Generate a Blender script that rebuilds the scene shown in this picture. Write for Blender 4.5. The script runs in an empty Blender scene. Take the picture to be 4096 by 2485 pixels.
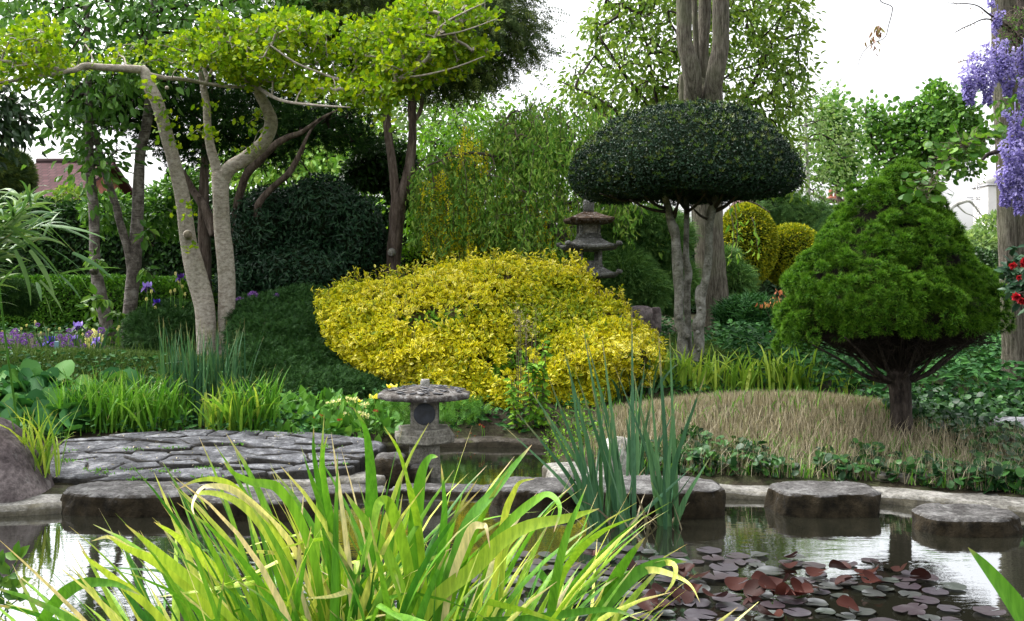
import bpy, math, random
import numpy as np
from mathutils import Vector

R = np.random.default_rng(7)
random.seed(7)
C = bpy.context.scene.collection
scene = bpy.context.scene

# ------------------------------------------------------------------ camera
FPX, HZ, CX, CAMZ = 4000.0, 1130.0, 2048.0, 1.3      # focal length in photo pixels, horizon row, centre column, eye height over the water
cam_d = bpy.data.cameras.new("camera")
cam = bpy.data.objects.new("camera", cam_d)
C.objects.link(cam)
cam.location = (0, 0, CAMZ)
cam.rotation_euler = (math.radians(90), 0, 0)
cam_d.sensor_width = 36
cam_d.lens = 36 * FPX / 4096
cam_d.shift_y = -(1242.5 - HZ) / 4096
cam_d.clip_start = 0.05
cam_d.clip_end = 600
scene.camera = cam

# ------------------------------------------------------------------ sky and sun (bright overcast)
SUN_EL, SUN_AZ = 56, -62          # azimuth measured from +Y towards +X
w = bpy.data.worlds.new("World")
scene.world = w
w.use_nodes = True
nt = w.node_tree
bg = nt.nodes['Background']
sky = nt.nodes.new('ShaderNodeTexSky')
sky.sky_type = 'NISHITA'
sky.sun_disc = False
sky.sun_elevation = math.radians(SUN_EL)
sky.sun_rotation = math.radians(SUN_AZ)
sky.dust_density = 4
hs = nt.nodes.new('ShaderNodeHueSaturation')
hs.inputs['Saturation'].default_value = 0.12
nt.links.new(sky.outputs[0], hs.inputs['Color'])
# thick bright cloud: brighter overhead than at the horizon
hs.inputs['Value'].default_value = 1.9
wtc = nt.nodes.new('ShaderNodeTexCoord')
wsx = nt.nodes.new('ShaderNodeSeparateXYZ')
nt.links.new(wtc.outputs['Generated'], wsx.inputs[0])
wmr = nt.nodes.new('ShaderNodeMapRange')
wmr.inputs['To Min'].default_value = 0.85
wmr.inputs['To Max'].default_value = 1.75
nt.links.new(wsx.outputs[2], wmr.inputs['Value'])
wmx = nt.nodes.new('ShaderNodeVectorMath'); wmx.operation = 'SCALE'
nt.links.new(hs.outputs[0], wmx.inputs[0])
nt.links.new(wmr.outputs[0], wmx.inputs['Scale'])
nt.links.new(wmx.outputs[0], bg.inputs['Color'])
bg.inputs['Strength'].default_value = 0.15
sl = bpy.data.lights.new("sun", 'SUN')
sl.energy = 2.1
sl.angle = math.radians(14)
sl.color = (1, 0.95, 0.86)
so = bpy.data.objects.new("sun", sl)
C.objects.link(so)
el, az = math.radians(SUN_EL), math.radians(SUN_AZ)
dv = Vector((math.sin(az) * math.cos(el), math.cos(az) * math.cos(el), math.sin(el)))
so.rotation_euler = dv.to_track_quat('Z', 'Y').to_euler()
scene.view_settings.view_transform = 'Standard'
scene.view_settings.look = 'None'
scene.view_settings.exposure = 0.62
scene.view_settings.gamma = 1
scene.cycles.max_bounces = 7
scene.cycles.transmission_bounces = 4
scene.cycles.diffuse_bounces = 2
scene.cycles.caustics_reflective = False
scene.cycles.caustics_refractive = False

# ------------------------------------------------------------------ small maths
def P(px, py, d):
    """World point seen at photo pixel (px, py) at distance d along the view."""
    return np.array([(px - CX) / FPX * d, d, CAMZ - (py - HZ) / FPX * d])

def PA(a):
    a = np.asarray(a, float)
    return np.stack([(a[:, 0] - CX) / FPX * a[:, 2], a[:, 2], CAMZ - (a[:, 1] - HZ) / FPX * a[:, 2]], 1)

def nrm(v):
    v = np.asarray(v, float)
    return v / np.maximum(np.linalg.norm(v, axis=-1, keepdims=True), 1e-9)

def rdir(n, r=None):
    v = (r or R).normal(size=(n, 3))
    return nrm(v)

class Noise:
    def __init__(s, seed, k=9):
        r = np.random.default_rng(seed)
        s.w = r.normal(size=(k, 3)) * r.uniform(0.6, 1.6, (k, 1))
        s.p = r.uniform(0, 6.28, k)
    def __call__(s, p, f=1.0):
        return np.sin((p * f) @ s.w.T + s.p).mean(1) * 2.2

N1, N2, N3 = Noise(1), Noise(2), Noise(3)

def fbm(p, f):
    return N1(p, f) * 0.6 + N2(p, f * 2.3) * 0.3 + N3(p, f * 5.1) * 0.15

def in_poly(x, y, poly):
    ins = np.zeros(len(x), bool)
    q = np.asarray(poly, float)
    for i in range(len(q)):
        x0, y0 = q[i - 1]
        x1, y1 = q[i]
        if y0 == y1:
            continue
        c = (y0 > y) != (y1 > y)
        ins ^= c & (x < (x1 - x0) * (y - y0) / (y1 - y0) + x0)
    return ins

def seg_dist(x, y, poly, closed=True):
    q = np.asarray(poly, float)
    best = np.full(len(x), 1e9)
    for i in range(0 if closed else 1, len(q)):
        a, b = q[i - 1], q[i]
        d = b - a
        t = np.clip(((x - a[0]) * d[0] + (y - a[1]) * d[1]) / max(d @ d, 1e-9), 0, 1)
        best = np.minimum(best, np.hypot(x - a[0] - t * d[0], y - a[1] - t * d[1]))
    return best

def sample_poly(poly, n):
    q = np.asarray(poly, float)
    lo, hi = q.min(0), q.max(0)
    out = np.zeros((0, 2))
    while len(out) < n:
        c = R.uniform(lo, hi, (n * 2, 2))
        out = np.vstack([out, c[in_poly(c[:, 0], c[:, 1], q)]])
    return out[:n]

def catmull(p, per=6):
    p = np.asarray(p, float)
    if len(p) < 3:
        t = np.linspace(0, 1, per + 1)[:, None]
        return p[0] * (1 - t) + p[-1] * t
    q = np.vstack([2 * p[0] - p[1], p, 2 * p[-1] - p[-2]])
    out = []
    for i in range(1, len(q) - 2):
        a, b, c, d = q[i - 1:i + 3]
        for k in range(per):
            t = k / per
            out.append(0.5 * (2 * b + (c - a) * t + (2 * a - 5 * b + 4 * c - d) * t * t + (3 * b - a - 3 * c + d) * t ** 3))
    out.append(q[-2])
    return np.array(out)

# ------------------------------------------------------------------ mesh builder
ORG = {}

class MB:
    def __init__(s):
        s.V, s.L, s.S, s.rn, s.tt, s.n = [], [], [], [], [], 0
    def add(s, V, L, S, rn=0.5, tt=0.0):
        V = np.asarray(V, float).reshape(-1, 3)
        L = np.asarray(L).ravel()
        s.V.append(V)
        s.L.append(L + s.n)
        s.S.append(np.asarray(S).ravel())
        s.rn.append(np.broadcast_to(np.asarray(rn, float), (len(V),)))
        s.tt.append(np.broadcast_to(np.asarray(tt, float), (len(V),)))
        s.n += len(V)
        return s
    def build(s, name, mat, parent=None, smooth=True):
        V = np.vstack(s.V).astype(np.float32)
        L = np.concatenate(s.L).astype(np.int32)
        S = np.concatenate(s.S).astype(np.int32)
        if parent is not None:
            V = V - np.array(ORG.get(parent.name, (0, 0, 0)), np.float32)
        me = bpy.data.meshes.new(name)
        me.vertices.add(len(V))
        me.vertices.foreach_set('co', V.ravel())
        me.loops.add(len(L))
        me.loops.foreach_set('vertex_index', L)
        me.polygons.add(len(S))
        st = np.concatenate([[0], np.cumsum(S)[:-1]]).astype(np.int32)
        me.polygons.foreach_set('loop_start', st)
        me.polygons.foreach_set('loop_total', S)
        me.polygons.foreach_set('use_smooth', np.full(len(S), smooth))
        for nm, arr in (('rnd', s.rn), ('t', s.tt)):
            a = me.attributes.new(nm, 'FLOAT', 'POINT')
            a.data.foreach_set('value', np.concatenate(arr).astype(np.float32))
        me.update(calc_edges=True)
        me.materials.append(mat)
        o = bpy.data.objects.new(name, me)
        C.objects.link(o)
        if parent is not None:
            o.parent = parent
            ORG[o.name] = ORG.get(parent.name, (0, 0, 0))
        return o

def rebase(o, base):
    """Move a single-mesh thing's origin to its base."""
    o.data.transform(__import__('mathutils').Matrix.Translation(-Vector(base)))
    o.location = base
    ORG[o.name] = tuple(base)

def tag(o, label=None, cat=None, group=None, kind=None):
    if label: o['label'] = label
    if cat: o['category'] = cat
    if group: o['group'] = group
    if kind: o['kind'] = kind
    return o

def thing(name, label, cat, base, group=None):
    o = bpy.data.objects.new(name, None)
    o.empty_display_size = 0.1
    C.objects.link(o)
    o.location = tuple(float(v) for v in base)
    ORG[o.name] = tuple(base)
    return tag(o, label, cat, group)

def copy_tree(o, loc, rz=0.0, sc=1.0, label=None):
    c = o.copy()
    C.objects.link(c)
    c.location = tuple(float(v) for v in loc)
    c.rotation_euler = (0, 0, rz)
    c.scale = (sc, sc, sc)
    if label: c['label'] = label
    for ch in list(o.children):
        k = ch.copy()
        C.objects.link(k)
        k.parent = c
        for g in list(ch.children):
            g2 = g.copy()
            C.objects.link(g2)
            g2.parent = k
    return c

# ------------------------------------------------------------------ leaf templates: x = width, y = length, z = normal
def T_oval(wd=0.5, fold=0.12, droop=0.15):
    w2 = wd / 2
    V = [(0, 0, 0), (-w2 * .85, .3, fold), (-w2 * .8, .66, fold * .6 - droop * .4), (0, 1, -droop),
         (w2 * .8, .66, fold * .6 - droop * .4), (w2 * .85, .3, fold), (0, .33, 0), (0, .68, -droop * .45)]
    L = [0, 6, 1, 1, 6, 7, 2, 2, 7, 3, 0, 5, 6, 5, 4, 7, 6, 4, 3, 7]
    S = [3, 4, 3, 3, 4, 3]
    t = [.6, 0, 0, .1, 0, 0, 1, .9]
    return np.array(V, float), np.array(L), np.array(S), np.array(t, float)

def T_small(wd=0.5, fold=0.1):
    V = [(0, 0, 0), (-wd / 2, .45, fold), (0, 1, 0), (wd / 2, .45, fold)]
    return np.array(V, float), np.array([0, 2, 1, 0, 3, 2]), np.array([3, 3]), np.array([0, .5, 1, .5])

def T_fan():
    a = np.radians([-62, -32, -6, 6, 32, 62])
    r = np.array([.82, 1, .98, .98, 1, .82])
    z = np.array([.12, -.02, .08, .08, -.02, .12])
    V = [(0, 0, 0)] + [(r[i] * math.sin(a[i]), r[i] * math.cos(a[i]), z[i]) for i in range(6)] + [(0, .74, .02)]
    L = [0, 2, 1, 0, 3, 2, 0, 7, 3, 0, 4, 7, 0, 5, 4, 0, 6, 5]
    return np.array(V, float), np.array(L), np.full(6, 3), np.array([0, .9, 1, 1, 1, 1, .9, .7])

def T_round(k=9, cup=0.12):
    a = np.linspace(-2.75, 2.75, k)
    V = [(0, .1, 0)] + [(.5 * math.sin(t), .45 + .5 * math.cos(t), cup * (0.5 + .5 * math.cos(2 * t))) for t in a]
    L, S = [], []
    for i in range(1, k):
        L += [0, i + 1, i]
        S.append(3)
    return np.array(V, float), np.array(L), np.array(S), np.array([0] + [1] * k, float)

def T_needles(k=11, wd=0.07, spread=1.0, seed=3):
    r = np.random.default_rng(seed)
    V, L, t = [], [], []
    for i in range(k):
        a = r.uniform(0, 6.283)
        e = r.uniform(.15, 1.25) * spread
        s = r.uniform(.65, 1)
        d = np.array([math.sin(e) * math.cos(a), math.cos(e), math.sin(e) * math.sin(a)])
        side = nrm(np.cross(d, r.normal(size=3))) * wd
        b = d * .08
        V += [b - side, b + side, d * s]
        L += [3 * i, 3 * i + 1, 3 * i + 2]
        t += [0, 0, 1]
    return np.array(V), np.array(L), np.full(k, 3), np.array(t, float)

def T_frond(k=5, seed=1, droop=.5):
    """A flattened spray: a short curved axis with scale-leaf side shoots."""
    r = np.random.default_rng(seed)
    V, L, S, t = [], [], [], []
    n = 0
    def quad(a, b, wd):
        nonlocal n
        d = b - a
        s = nrm(np.cross(d, [0, 0, 1.0]) + 1e-6) * wd
        V.extend([a - s, a + s, b + s * .3, b - s * .3])
        L.extend([n, n + 1, n + 2, n + 3])
        S.append(4)
        t.extend([0, 0, 1, 1])
        n += 4
    for i in range(k):
        y = i / k
        c = np.array([0, y, -droop * y * y])
        quad(c, np.array([0, y + 1 / k, -droop * (y + 1 / k) ** 2]), .03)
        for sgn in (-1, 1):
            ln = .42 * (1 - y * .7) * r.uniform(.8, 1.1)
            quad(c, c + np.array([sgn * ln * .8, ln * .75, -droop * .5 * ln + r.uniform(-.05, .05)]), .035)
    return np.array(V), np.array(L), np.array(S), np.array(t, float)

def frames(Y, N):
    Y = nrm(Y)
    X = nrm(np.cross(Y, N) + 1e-7)
    Z = np.cross(X, Y)
    return np.stack([X, Y, Z], 1)

def place(mb, T, pos, Y, N, sc, rn=None, squash=None):
    V, L, S, t = T
    n, k = len(pos), len(V)
    if n == 0:
        return mb
    Fm = frames(Y, N)
    sc = np.broadcast_to(sc, (n,))
    W = np.einsum('kj,njc->nkc', V, Fm) * sc[:, None, None] + pos[:, None, :]
    LL = (L[None, :] + (np.arange(n) * k)[:, None]).ravel()
    if rn is None:
        rn = R.random(n)
    return mb.add(W.reshape(-1, 3), LL, np.tile(S, n), np.repeat(rn, k), np.tile(t, n))

# ------------------------------------------------------------------ tubes, twigs, ribbons
def tube(mb, pts, rad, sides=12, per=6, knob=0.06, seed=0, cap=True, flute=0.0, rn=None):
    pts = np.asarray(pts, float)
    q = np.hstack([pts, np.asarray(rad, float).reshape(-1, 1)])
    q = catmull(q, per)
    p, r = q[:, :3], np.abs(q[:, 3])
    tg = nrm(np.gradient(p, axis=0))
    up = np.array([0.2, 1.0, 0.1]) if abs(tg[0][1]) < .8 else np.array([1.0, 0, 0])
    u = nrm(up - tg[0] * (up @ tg[0]))
    rings = []
    a = np.linspace(0, 2 * math.pi, sides, endpoint=False)
    for i in range(len(p)):
        u = nrm(u - tg[i] * (u @ tg[i]))
        v = np.cross(tg[i], u)
        ring = np.cos(a)[:, None] * u + np.sin(a)[:, None] * v
        rings.append(ring)
    rings = np.array(rings)
    V = p[:, None, :] + rings * r[:, None, None]
    if knob:
        f = 1 + knob * (N1(V.reshape(-1, 3) + seed, 9) + .6 * N2(V.reshape(-1, 3), 22)).reshape(V.shape[:2])
        if flute:
            f += flute * np.cos(a * 3 + .7 + .2 * np.arange(len(p))[:, None] * .3)
        V = p[:, None, :] + rings * (r[:, None] * f)[:, :, None]
    n, k = len(p), sides
    i, j = np.meshgrid(np.arange(n - 1), np.arange(k), indexing='ij')
    j2 = (j + 1) % k
    L = np.stack([i * k + j, i * k + j2, (i + 1) * k + j2, (i + 1) * k + j], -1).ravel()
    S = np.full((n - 1) * k, 4)
    if cap:
        L = np.concatenate([L, (n - 1) * k + np.arange(k), np.arange(k)[::-1]])
        S = np.concatenate([S, [k, k]])
    mb.add(V.reshape(-1, 3), L, S, R.random() if rn is None else rn, np.repeat(np.linspace(0, 1, n), k))
    return p, r

def twigs(mb, A, B, ra, rb, sag=0.06, sides=4):
    """Many thin twigs at once, each bent at its middle."""
    n = len(A)
    if n == 0: return
    ra = np.broadcast_to(ra, (n,)); rb = np.broadcast_to(rb, (n,))
    ln = np.linalg.norm(B - A, axis=1)
    M = (A + B) / 2 + rdir(n) * (ln * sag)[:, None] + np.array([0, 0, 1]) * (ln * sag)[:, None]
    Y = nrm(B - A)
    X = nrm(np.cross(Y, rdir(n)) + 1e-7)
    Z = np.cross(X, Y)
    a = np.linspace(0, 2 * math.pi, sides, endpoint=False)
    ring = np.cos(a)[None, :, None] * X[:, None, :] + np.sin(a)[None, :, None] * Z[:, None, :]
    V = np.stack([A[:, None] + ring * ra[:, None, None], M[:, None] + ring * ((ra + rb) / 2)[:, None, None],
                  B[:, None] + ring * rb[:, None, None]], 1)
    k = sides
    f = []
    for s in range(2):
        for j in range(k):
            f += [s * k + j, s * k + (j + 1) % k, (s + 1) * k + (j + 1) % k, (s + 1) * k + j]
    L = (np.array(f)[None] + (np.arange(n) * 3 * k)[:, None]).ravel()
    mb.add(V.reshape(-1, 3), L, np.full(n * 2 * k, 4), np.repeat(R.random(n), 3 * k), 0.5)

def ribbon(mb, pts, wd, face=None, rn=None, fold=0.18, per=5, tipfrac=0.55, twist=0.0):
    """One strap leaf along pts (base to tip)."""
    p = catmull(pts, per)
    n = len(p)
    s = np.linspace(0, 1, n)
    tg = nrm(np.gradient(p, axis=0))
    if face is None:
        face = np.array([R.normal() * .35, -1.0, .35 + R.normal() * .25])
    ww = wd * .5 * np.clip((1 - s) / tipfrac, 0, 1) ** .75 * (0.75 + .25 * np.sin(np.clip(s * 2.2, 0, 1) * math.pi / 2))
    ww[-1] = wd * .01
    fc = np.tile(face, (n, 1)).astype(float)
    X = nrm(np.cross(tg, fc))
    Z = np.cross(X, tg)
    if twist:
        a = twist * s
        X = X * np.cos(a)[:, None] + Z * np.sin(a)[:, None]
        Z = np.cross(X, tg)
    V = np.stack([p - X * ww[:, None] + Z * (ww * fold)[:, None], p, p + X * ww[:, None] + Z * (ww * fold)[:, None]], 1)
    L = []
    for i in range(n - 1):
        b = 3 * i
        L += [b, b + 1, b + 4, b + 3, b + 1, b + 2, b + 5, b + 4]
    mb.add(V.reshape(-1, 3), L, np.full(2 * (n - 1), 4), R.random() if rn is None else rn, np.repeat(s, 3))

def blades(mb, base, ln, wd, az, th0, bend, power=1.6, seg=7, rn=None, kink=None, fold=.2, yaw=None):
    """Many strap leaves at once: lean th0 at the base, extra bend over the length."""
    n = len(base)
    s = np.linspace(0, 1, seg + 1)
    th = th0[:, None] + bend[:, None] * s[None, :] ** power
    if kink is not None:
        th = th + kink[:, None] * (s[None, :] > .62)
    H = np.stack([np.cos(az), np.sin(az), np.zeros(n)], 1)
    st = (np.sin(th)[:, :, None] * H[:, None, :] + np.cos(th)[:, :, None] * np.array([0, 0, 1.0])) * (ln / seg)[:, None, None]
    p = base[:, None, :] + np.concatenate([np.zeros((n, 1, 3)), np.cumsum(st[:, :-1], 1)], 1)
    side = np.stack([-np.sin(az), np.cos(az), np.zeros(n)], 1)
    if yaw is None:
        yaw = R.uniform(-1.2, 1.2, n)
    tg = nrm(st)
    Zn = np.cross(np.broadcast_to(side[:, None], tg.shape), tg)
    X = side[:, None] * np.cos(yaw)[:, None, None] + Zn * np.sin(yaw)[:, None, None]
    Z = np.cross(X, tg)
    prof = np.clip((1 - s) / .62, 0, 1) ** .7 * (.7 + .3 * np.clip(s * 4, 0, 1))
    prof[-1] = .02
    ww = (wd[:, None] * .5 * prof[None])[:, :, None]
    V = np.stack([p - X * ww + Z * ww * fold, p, p + X * ww + Z * ww * fold], 2)
    k = (seg + 1) * 3
    f = []
    for i in range(seg):
        b = 3 * i
        f += [b, b + 1, b + 4, b + 3, b + 1, b + 2, b + 5, b + 4]
    L = (np.array(f)[None] + (np.arange(n) * k)[:, None]).ravel()
    mb.add(V.reshape(-1, 3), L, np.full(n * 2 * seg, 4), np.repeat(R.random(n) if rn is None else rn, k), np.tile(np.repeat(s, 3), n))

# ------------------------------------------------------------------ surfaces of revolution / blobs used as crown envelopes
def rev_sample(rows, d, n, dscale=1.0, lump=.1, lf=4.0, up=.35, shell=.12, seed=0, front=False):
    """rows: (py, cx, r) in photo pixels at distance d. Returns points and outward normals in a lumpy shell."""
    rows = np.asarray(rows, float)
    k = d / FPX
    y, cx, r = rows.T
    # area weights along the profile
    u = np.linspace(0, 1, 200)
    yy = np.interp(u, np.linspace(0, 1, len(y)), y)
    cc = np.interp(u, np.linspace(0, 1, len(y)), cx)
    rr = np.interp(u, np.linspace(0, 1, len(y)), r)
    ds = np.hypot(np.gradient(yy), np.gradient(rr))
    wgt = (rr + 4) * ds
    i = R.choice(200, n, p=wgt / wgt.sum())
    yy, cc = yy + 0, cc
    yi = yy[i] + R.uniform(-.5, .5, n) * np.abs(np.gradient(yy))[i]
    ri, ci = rr[i], cc[i]
    a = R.uniform(0, 2 * math.pi, n)
    # profile normal
    ny = np.gradient(rr)[i]
    nr = -np.gradient(yy)[i] * -1
    pos = np.stack([(ci - CX) * k + ri * k * np.cos(a), d + ri * k * dscale * np.sin(a), CAMZ - (yi - HZ) * k], 1)
    # outward: radial part dy, vertical part = dr (screen y grows downwards)
    N = nrm(np.stack([np.cos(a) * nr, np.sin(a) * nr, ny], 1) + 1e-6)
    size = rr.max() * k
    lu = fbm(pos + seed, lf / size)
    off = lu * lump * size - np.abs(R.normal(size=n)) * shell * size
    pos = pos + N * off[:, None]
    return pos, N, lu

def rev_core(mb, rows, d, dscale=1.0, sc=.86, lump=.1, lf=4.0, seed=0, na=36):
    rows = np.asarray(rows, float)
    k = d / FPX
    rows = catmull(rows, 4)
    y, cx, r = rows.T
    size = r.max() * k
    a = np.linspace(0, 2 * math.pi, na, endpoint=False)
    yc = (y.min() + y.max()) / 2
    V0 = np.stack([(cx[:, None] - CX) * k + r[:, None] * k * np.cos(a), d + r[:, None] * k * dscale * np.sin(a) + 0 * r[:, None],
                   np.broadcast_to((CAMZ - (y - HZ) * k)[:, None], (len(y), na))], -1)
    cen = np.array([(cx.mean() - CX) * k, d, CAMZ - (yc - HZ) * k])
    f = sc + lump * fbm(V0.reshape(-1, 3) + seed, lf / size).reshape(V0.shape[:2])
    V = cen + (V0 - cen) * f[:, :, None]
    n = len(y)
    i, j = np.meshgrid(np.arange(n - 1), np.arange(na), indexing='ij')
    j2 = (j + 1) % na
    L = np.stack([i * na + j, (i + 1) * na + j, (i + 1) * na + j2, i * na + j2], -1).ravel()
    L = np.concatenate([L, np.arange(na), (n - 1) * na + np.arange(na)[::-1]])
    mb.add(V.reshape(-1, 3), L, np.concatenate([np.full((n - 1) * na, 4), [na, na]]))

class Relief:
    """A solid mound whose outline is a polygon (photo pixels) standing at distance d0 (top) to d1 (foot), bulging b metres to the front and back."""
    def __init__(s, poly, d0, d1, b, edge=170, lump=.06, lf=3.0, seed=0):
        s.q = np.asarray(poly, float); s.d0, s.d1, s.b, s.e, s.l, s.f, s.sd = d0, d1, b, edge, lump, lf, seed
        s.y0, s.y1 = s.q[:, 1].min(), s.q[:, 1].max()
    def depth(s, x, y, back=False):
        e = np.clip(seg_dist(x, y, s.q) / s.e, 0, 1)
        t = (y - s.y0) / (s.y1 - s.y0)
        mid = s.d0 + (s.d1 - s.d0) * t
        bul = s.b * np.sqrt(1 - (1 - e) ** 2)
        p = PA(np.column_stack([x, y, mid]))
        lu = fbm(p + s.sd, s.f) * s.l
        return (mid + bul * .8 if back else mid - bul - lu * np.minimum(1, e * 3)), lu / max(s.l, 1e-6)
    def pos(s, x, y, back=False):
        d, lu = s.depth(x, y, back)
        return PA(np.column_stack([x, y, d])), lu
    def sample(s, n, back=.25):
        q = sample_poly(s.q, n)
        nb = int(n * back)
        x, y = q[:, 0], q[:, 1]
        out = []
        for sl, bk in ((slice(nb, n), False), (slice(0, nb), True)):
            p, lu = s.pos(x[sl], y[sl], bk)
            h = 9
            a, _ = s.pos(x[sl] + h, y[sl], bk); b_, _ = s.pos(x[sl] - h, y[sl], bk)
            c, _ = s.pos(x[sl], y[sl] + h, bk); e_, _ = s.pos(x[sl], y[sl] - h, bk)
            N = nrm(np.cross(a - b_, c - e_))
            N = N * np.where((N[:, 1] > 0) == bk, 1, -1)[:, None]
            out.append((p, N, lu))
        return [np.concatenate(z) for z in zip(*out)]
    def core(s, mb, inset=.06, step=14):
        gx = np.arange(s.q[:, 0].min(), s.q[:, 0].max(), step); gy = np.arange(s.y0, s.y1, step)
        X, Y = np.meshgrid(gx, gy, indexing='ij')
        ins = (in_poly(X.ravel(), Y.ravel(), s.q) & (seg_dist(X.ravel(), Y.ravel(), s.q) > inset * FPX / s.d0 * .8)).reshape(X.shape)
        for bk in (False, True):
            p, _ = s.pos(X.ravel(), Y.ravel(), bk)
            p[:, 1] += -inset if bk else inset
            p[:, 1] = np.where(seg_dist(X.ravel(), Y.ravel(), s.q) < inset * FPX / s.d0 * 1.1, (s.d0 + s.d1) / 2, p[:, 1]) if False else p[:, 1]
            i, j = np.meshgrid(np.arange(len(gx) - 1), np.arange(len(gy) - 1), indexing='ij')
            ok = ins[:-1, :-1] & ins[1:, :-1] & ins[:-1, 1:] & ins[1:, 1:]
            i, j = i[ok], j[ok]; k = len(gy)
            mb.add(p, np.stack([i * k + j, (i + 1) * k + j, (i + 1) * k + j + 1, i * k + j + 1], -1).ravel(), np.full(len(i), 4))

def blob_sample(blobs, n, lump=.12, lf=3.0, shell=.15, seed=0):
    """blobs: (px, py, rx, ry, d, rd metres). Points in the shells of the union, outward normals."""
    B = np.asarray(blobs, float)
    c = PA(B[:, [0, 1, 4]])
    k = B[:, 4] / FPX
    rad = np.stack([B[:, 2] * k, B[:, 5], B[:, 3] * k], 1)
    w_ = (rad[:, 0] * rad[:, 2] + rad[:, 0] * rad[:, 1] + rad[:, 1] * rad[:, 2])
    m = int(n * 1.5)
    i = R.choice(len(B), m, p=w_ / w_.sum())
    dr = rdir(m)
    size = rad[i].mean(1)
    p0 = c[i] + dr * rad[i]
    lu = fbm(p0 + seed, lf)
    s = 1 + lump * lu - np.abs(R.normal(size=m)) * shell
    p = c[i] + dr * rad[i] * s[:, None]
    keep = np.ones(m, bool)
    for b in range(len(B)):
        q = (p - c[b]) / rad[b]
        keep &= ~(((q ** 2).sum(1) < .62) & (i != b))
    p, N, lu = p[keep][:n], nrm(dr / rad[i])[keep][:n], lu[keep][:n]
    return p, N, lu

def clumps(p, N, per, r, flat=.75):
    """Small rounded clumps set on surface points: returns tuft points and directions."""
    n = len(p)
    rr = r * R.uniform(.6, 1.25, n)
    i = np.repeat(np.arange(n), per)
    d = rdir(len(i))
    d = nrm(d + N[i] * .9 + np.array([0, 0, .25]))
    q = p[i] + d * rr[i][:, None] * np.array([1, 1, flat]) * R.uniform(.8, 1.02, (len(i), 1))
    return q, d

def ico(n_=3):
    import bmesh
    bm = bmesh.new()
    bmesh.ops.create_icosphere(bm, subdivisions=n_, radius=1)
    bm.verts.ensure_lookup_table()
    V = np.array([v.co[:] for v in bm.verts])
    F = np.array([[v.index for v in f.verts] for f in bm.faces])
    bm.free()
    return V, F
ICO = {k: ico(k) for k in (1, 2, 3, 4, 5)}

def blob_core(mb, blobs, sc=.84, lump=.12, lf=3.0, seed=0, lvl=3):
    V, Fc = ICO[lvl]
    for b in blobs:
        c = P(b[0], b[1], b[4])
        k = b[4] / FPX
        rad = np.array([b[2] * k, b[5], b[3] * k])
        p = c + V * rad
        f = sc + lump * fbm(p + seed, lf)
        mb.add(c + V * rad * f[:, None], Fc.ravel(), np.full(len(Fc), 3))

def leaf_dirs(N, droop=.2, up=.3, rnd=.7, face=False):
    """Leaf growth direction and face normal from an outward normal; face=True lays the blades along the surface."""
    n = len(N)
    if face:
        Y = nrm(np.cross(N, rdir(n)) + N * R.uniform(.1, .9, n)[:, None] + np.array([0, 0, up * .5 - droop]))
        Z = nrm(N * .8 + np.array([0, 0, up]) + rdir(n) * rnd * .7)
        return Y, Z

    Y = nrm(N + rdir(n) * rnd + np.array([0, 0, -droop]))
    Z = nrm(N * .6 + np.array([0, 0, up]) + rdir(n) * rnd * .6)
    return Y, Z
# ------------------------------------------------------------------ materials
def newmat(name):
    m = bpy.data.materials.new(name)
    m.use_nodes = True
    t = m.node_tree
    for nd in list(t.nodes): t.nodes.remove(nd)
    out = t.nodes.new('ShaderNodeOutputMaterial')
    return m, t, out

def nd(t, kind, **kw):
    n = t.nodes.new(kind)
    for k, v in kw.items():
        if k in n.inputs: n.inputs[k].default_value = v
        else: setattr(n, k, v)
    return n

def ramp(t, cols, fac=None):
    r = t.nodes.new('ShaderNodeValToRGB')
    e = r.color_ramp.elements
    while len(e) < len(cols): e.new(0.5)
    for i, c in enumerate(cols):
        if len(c) == 2: pos, c = c
        else: pos = i / (len(cols) - 1)
        e[i].position = pos
        e[i].color = (*c, 1)
    if fac is not None: t.links.new(fac, r.inputs[0])
    return r

def mixc(t, fac, a, b, mode='MIX'):
    m = t.nodes.new('ShaderNodeMix')
    m.data_type = 'RGBA'
    m.blend_type = mode
    for s, v in ((m.inputs[0], fac), (m.inputs[6], a), (m.inputs[7], b)):
        if hasattr(v, 'links') or hasattr(v, 'is_linked'): t.links.new(v, s)
        else: s.default_value = v if isinstance(v, (int, float)) else (*v, 1)
    return m.outputs[2]

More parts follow.
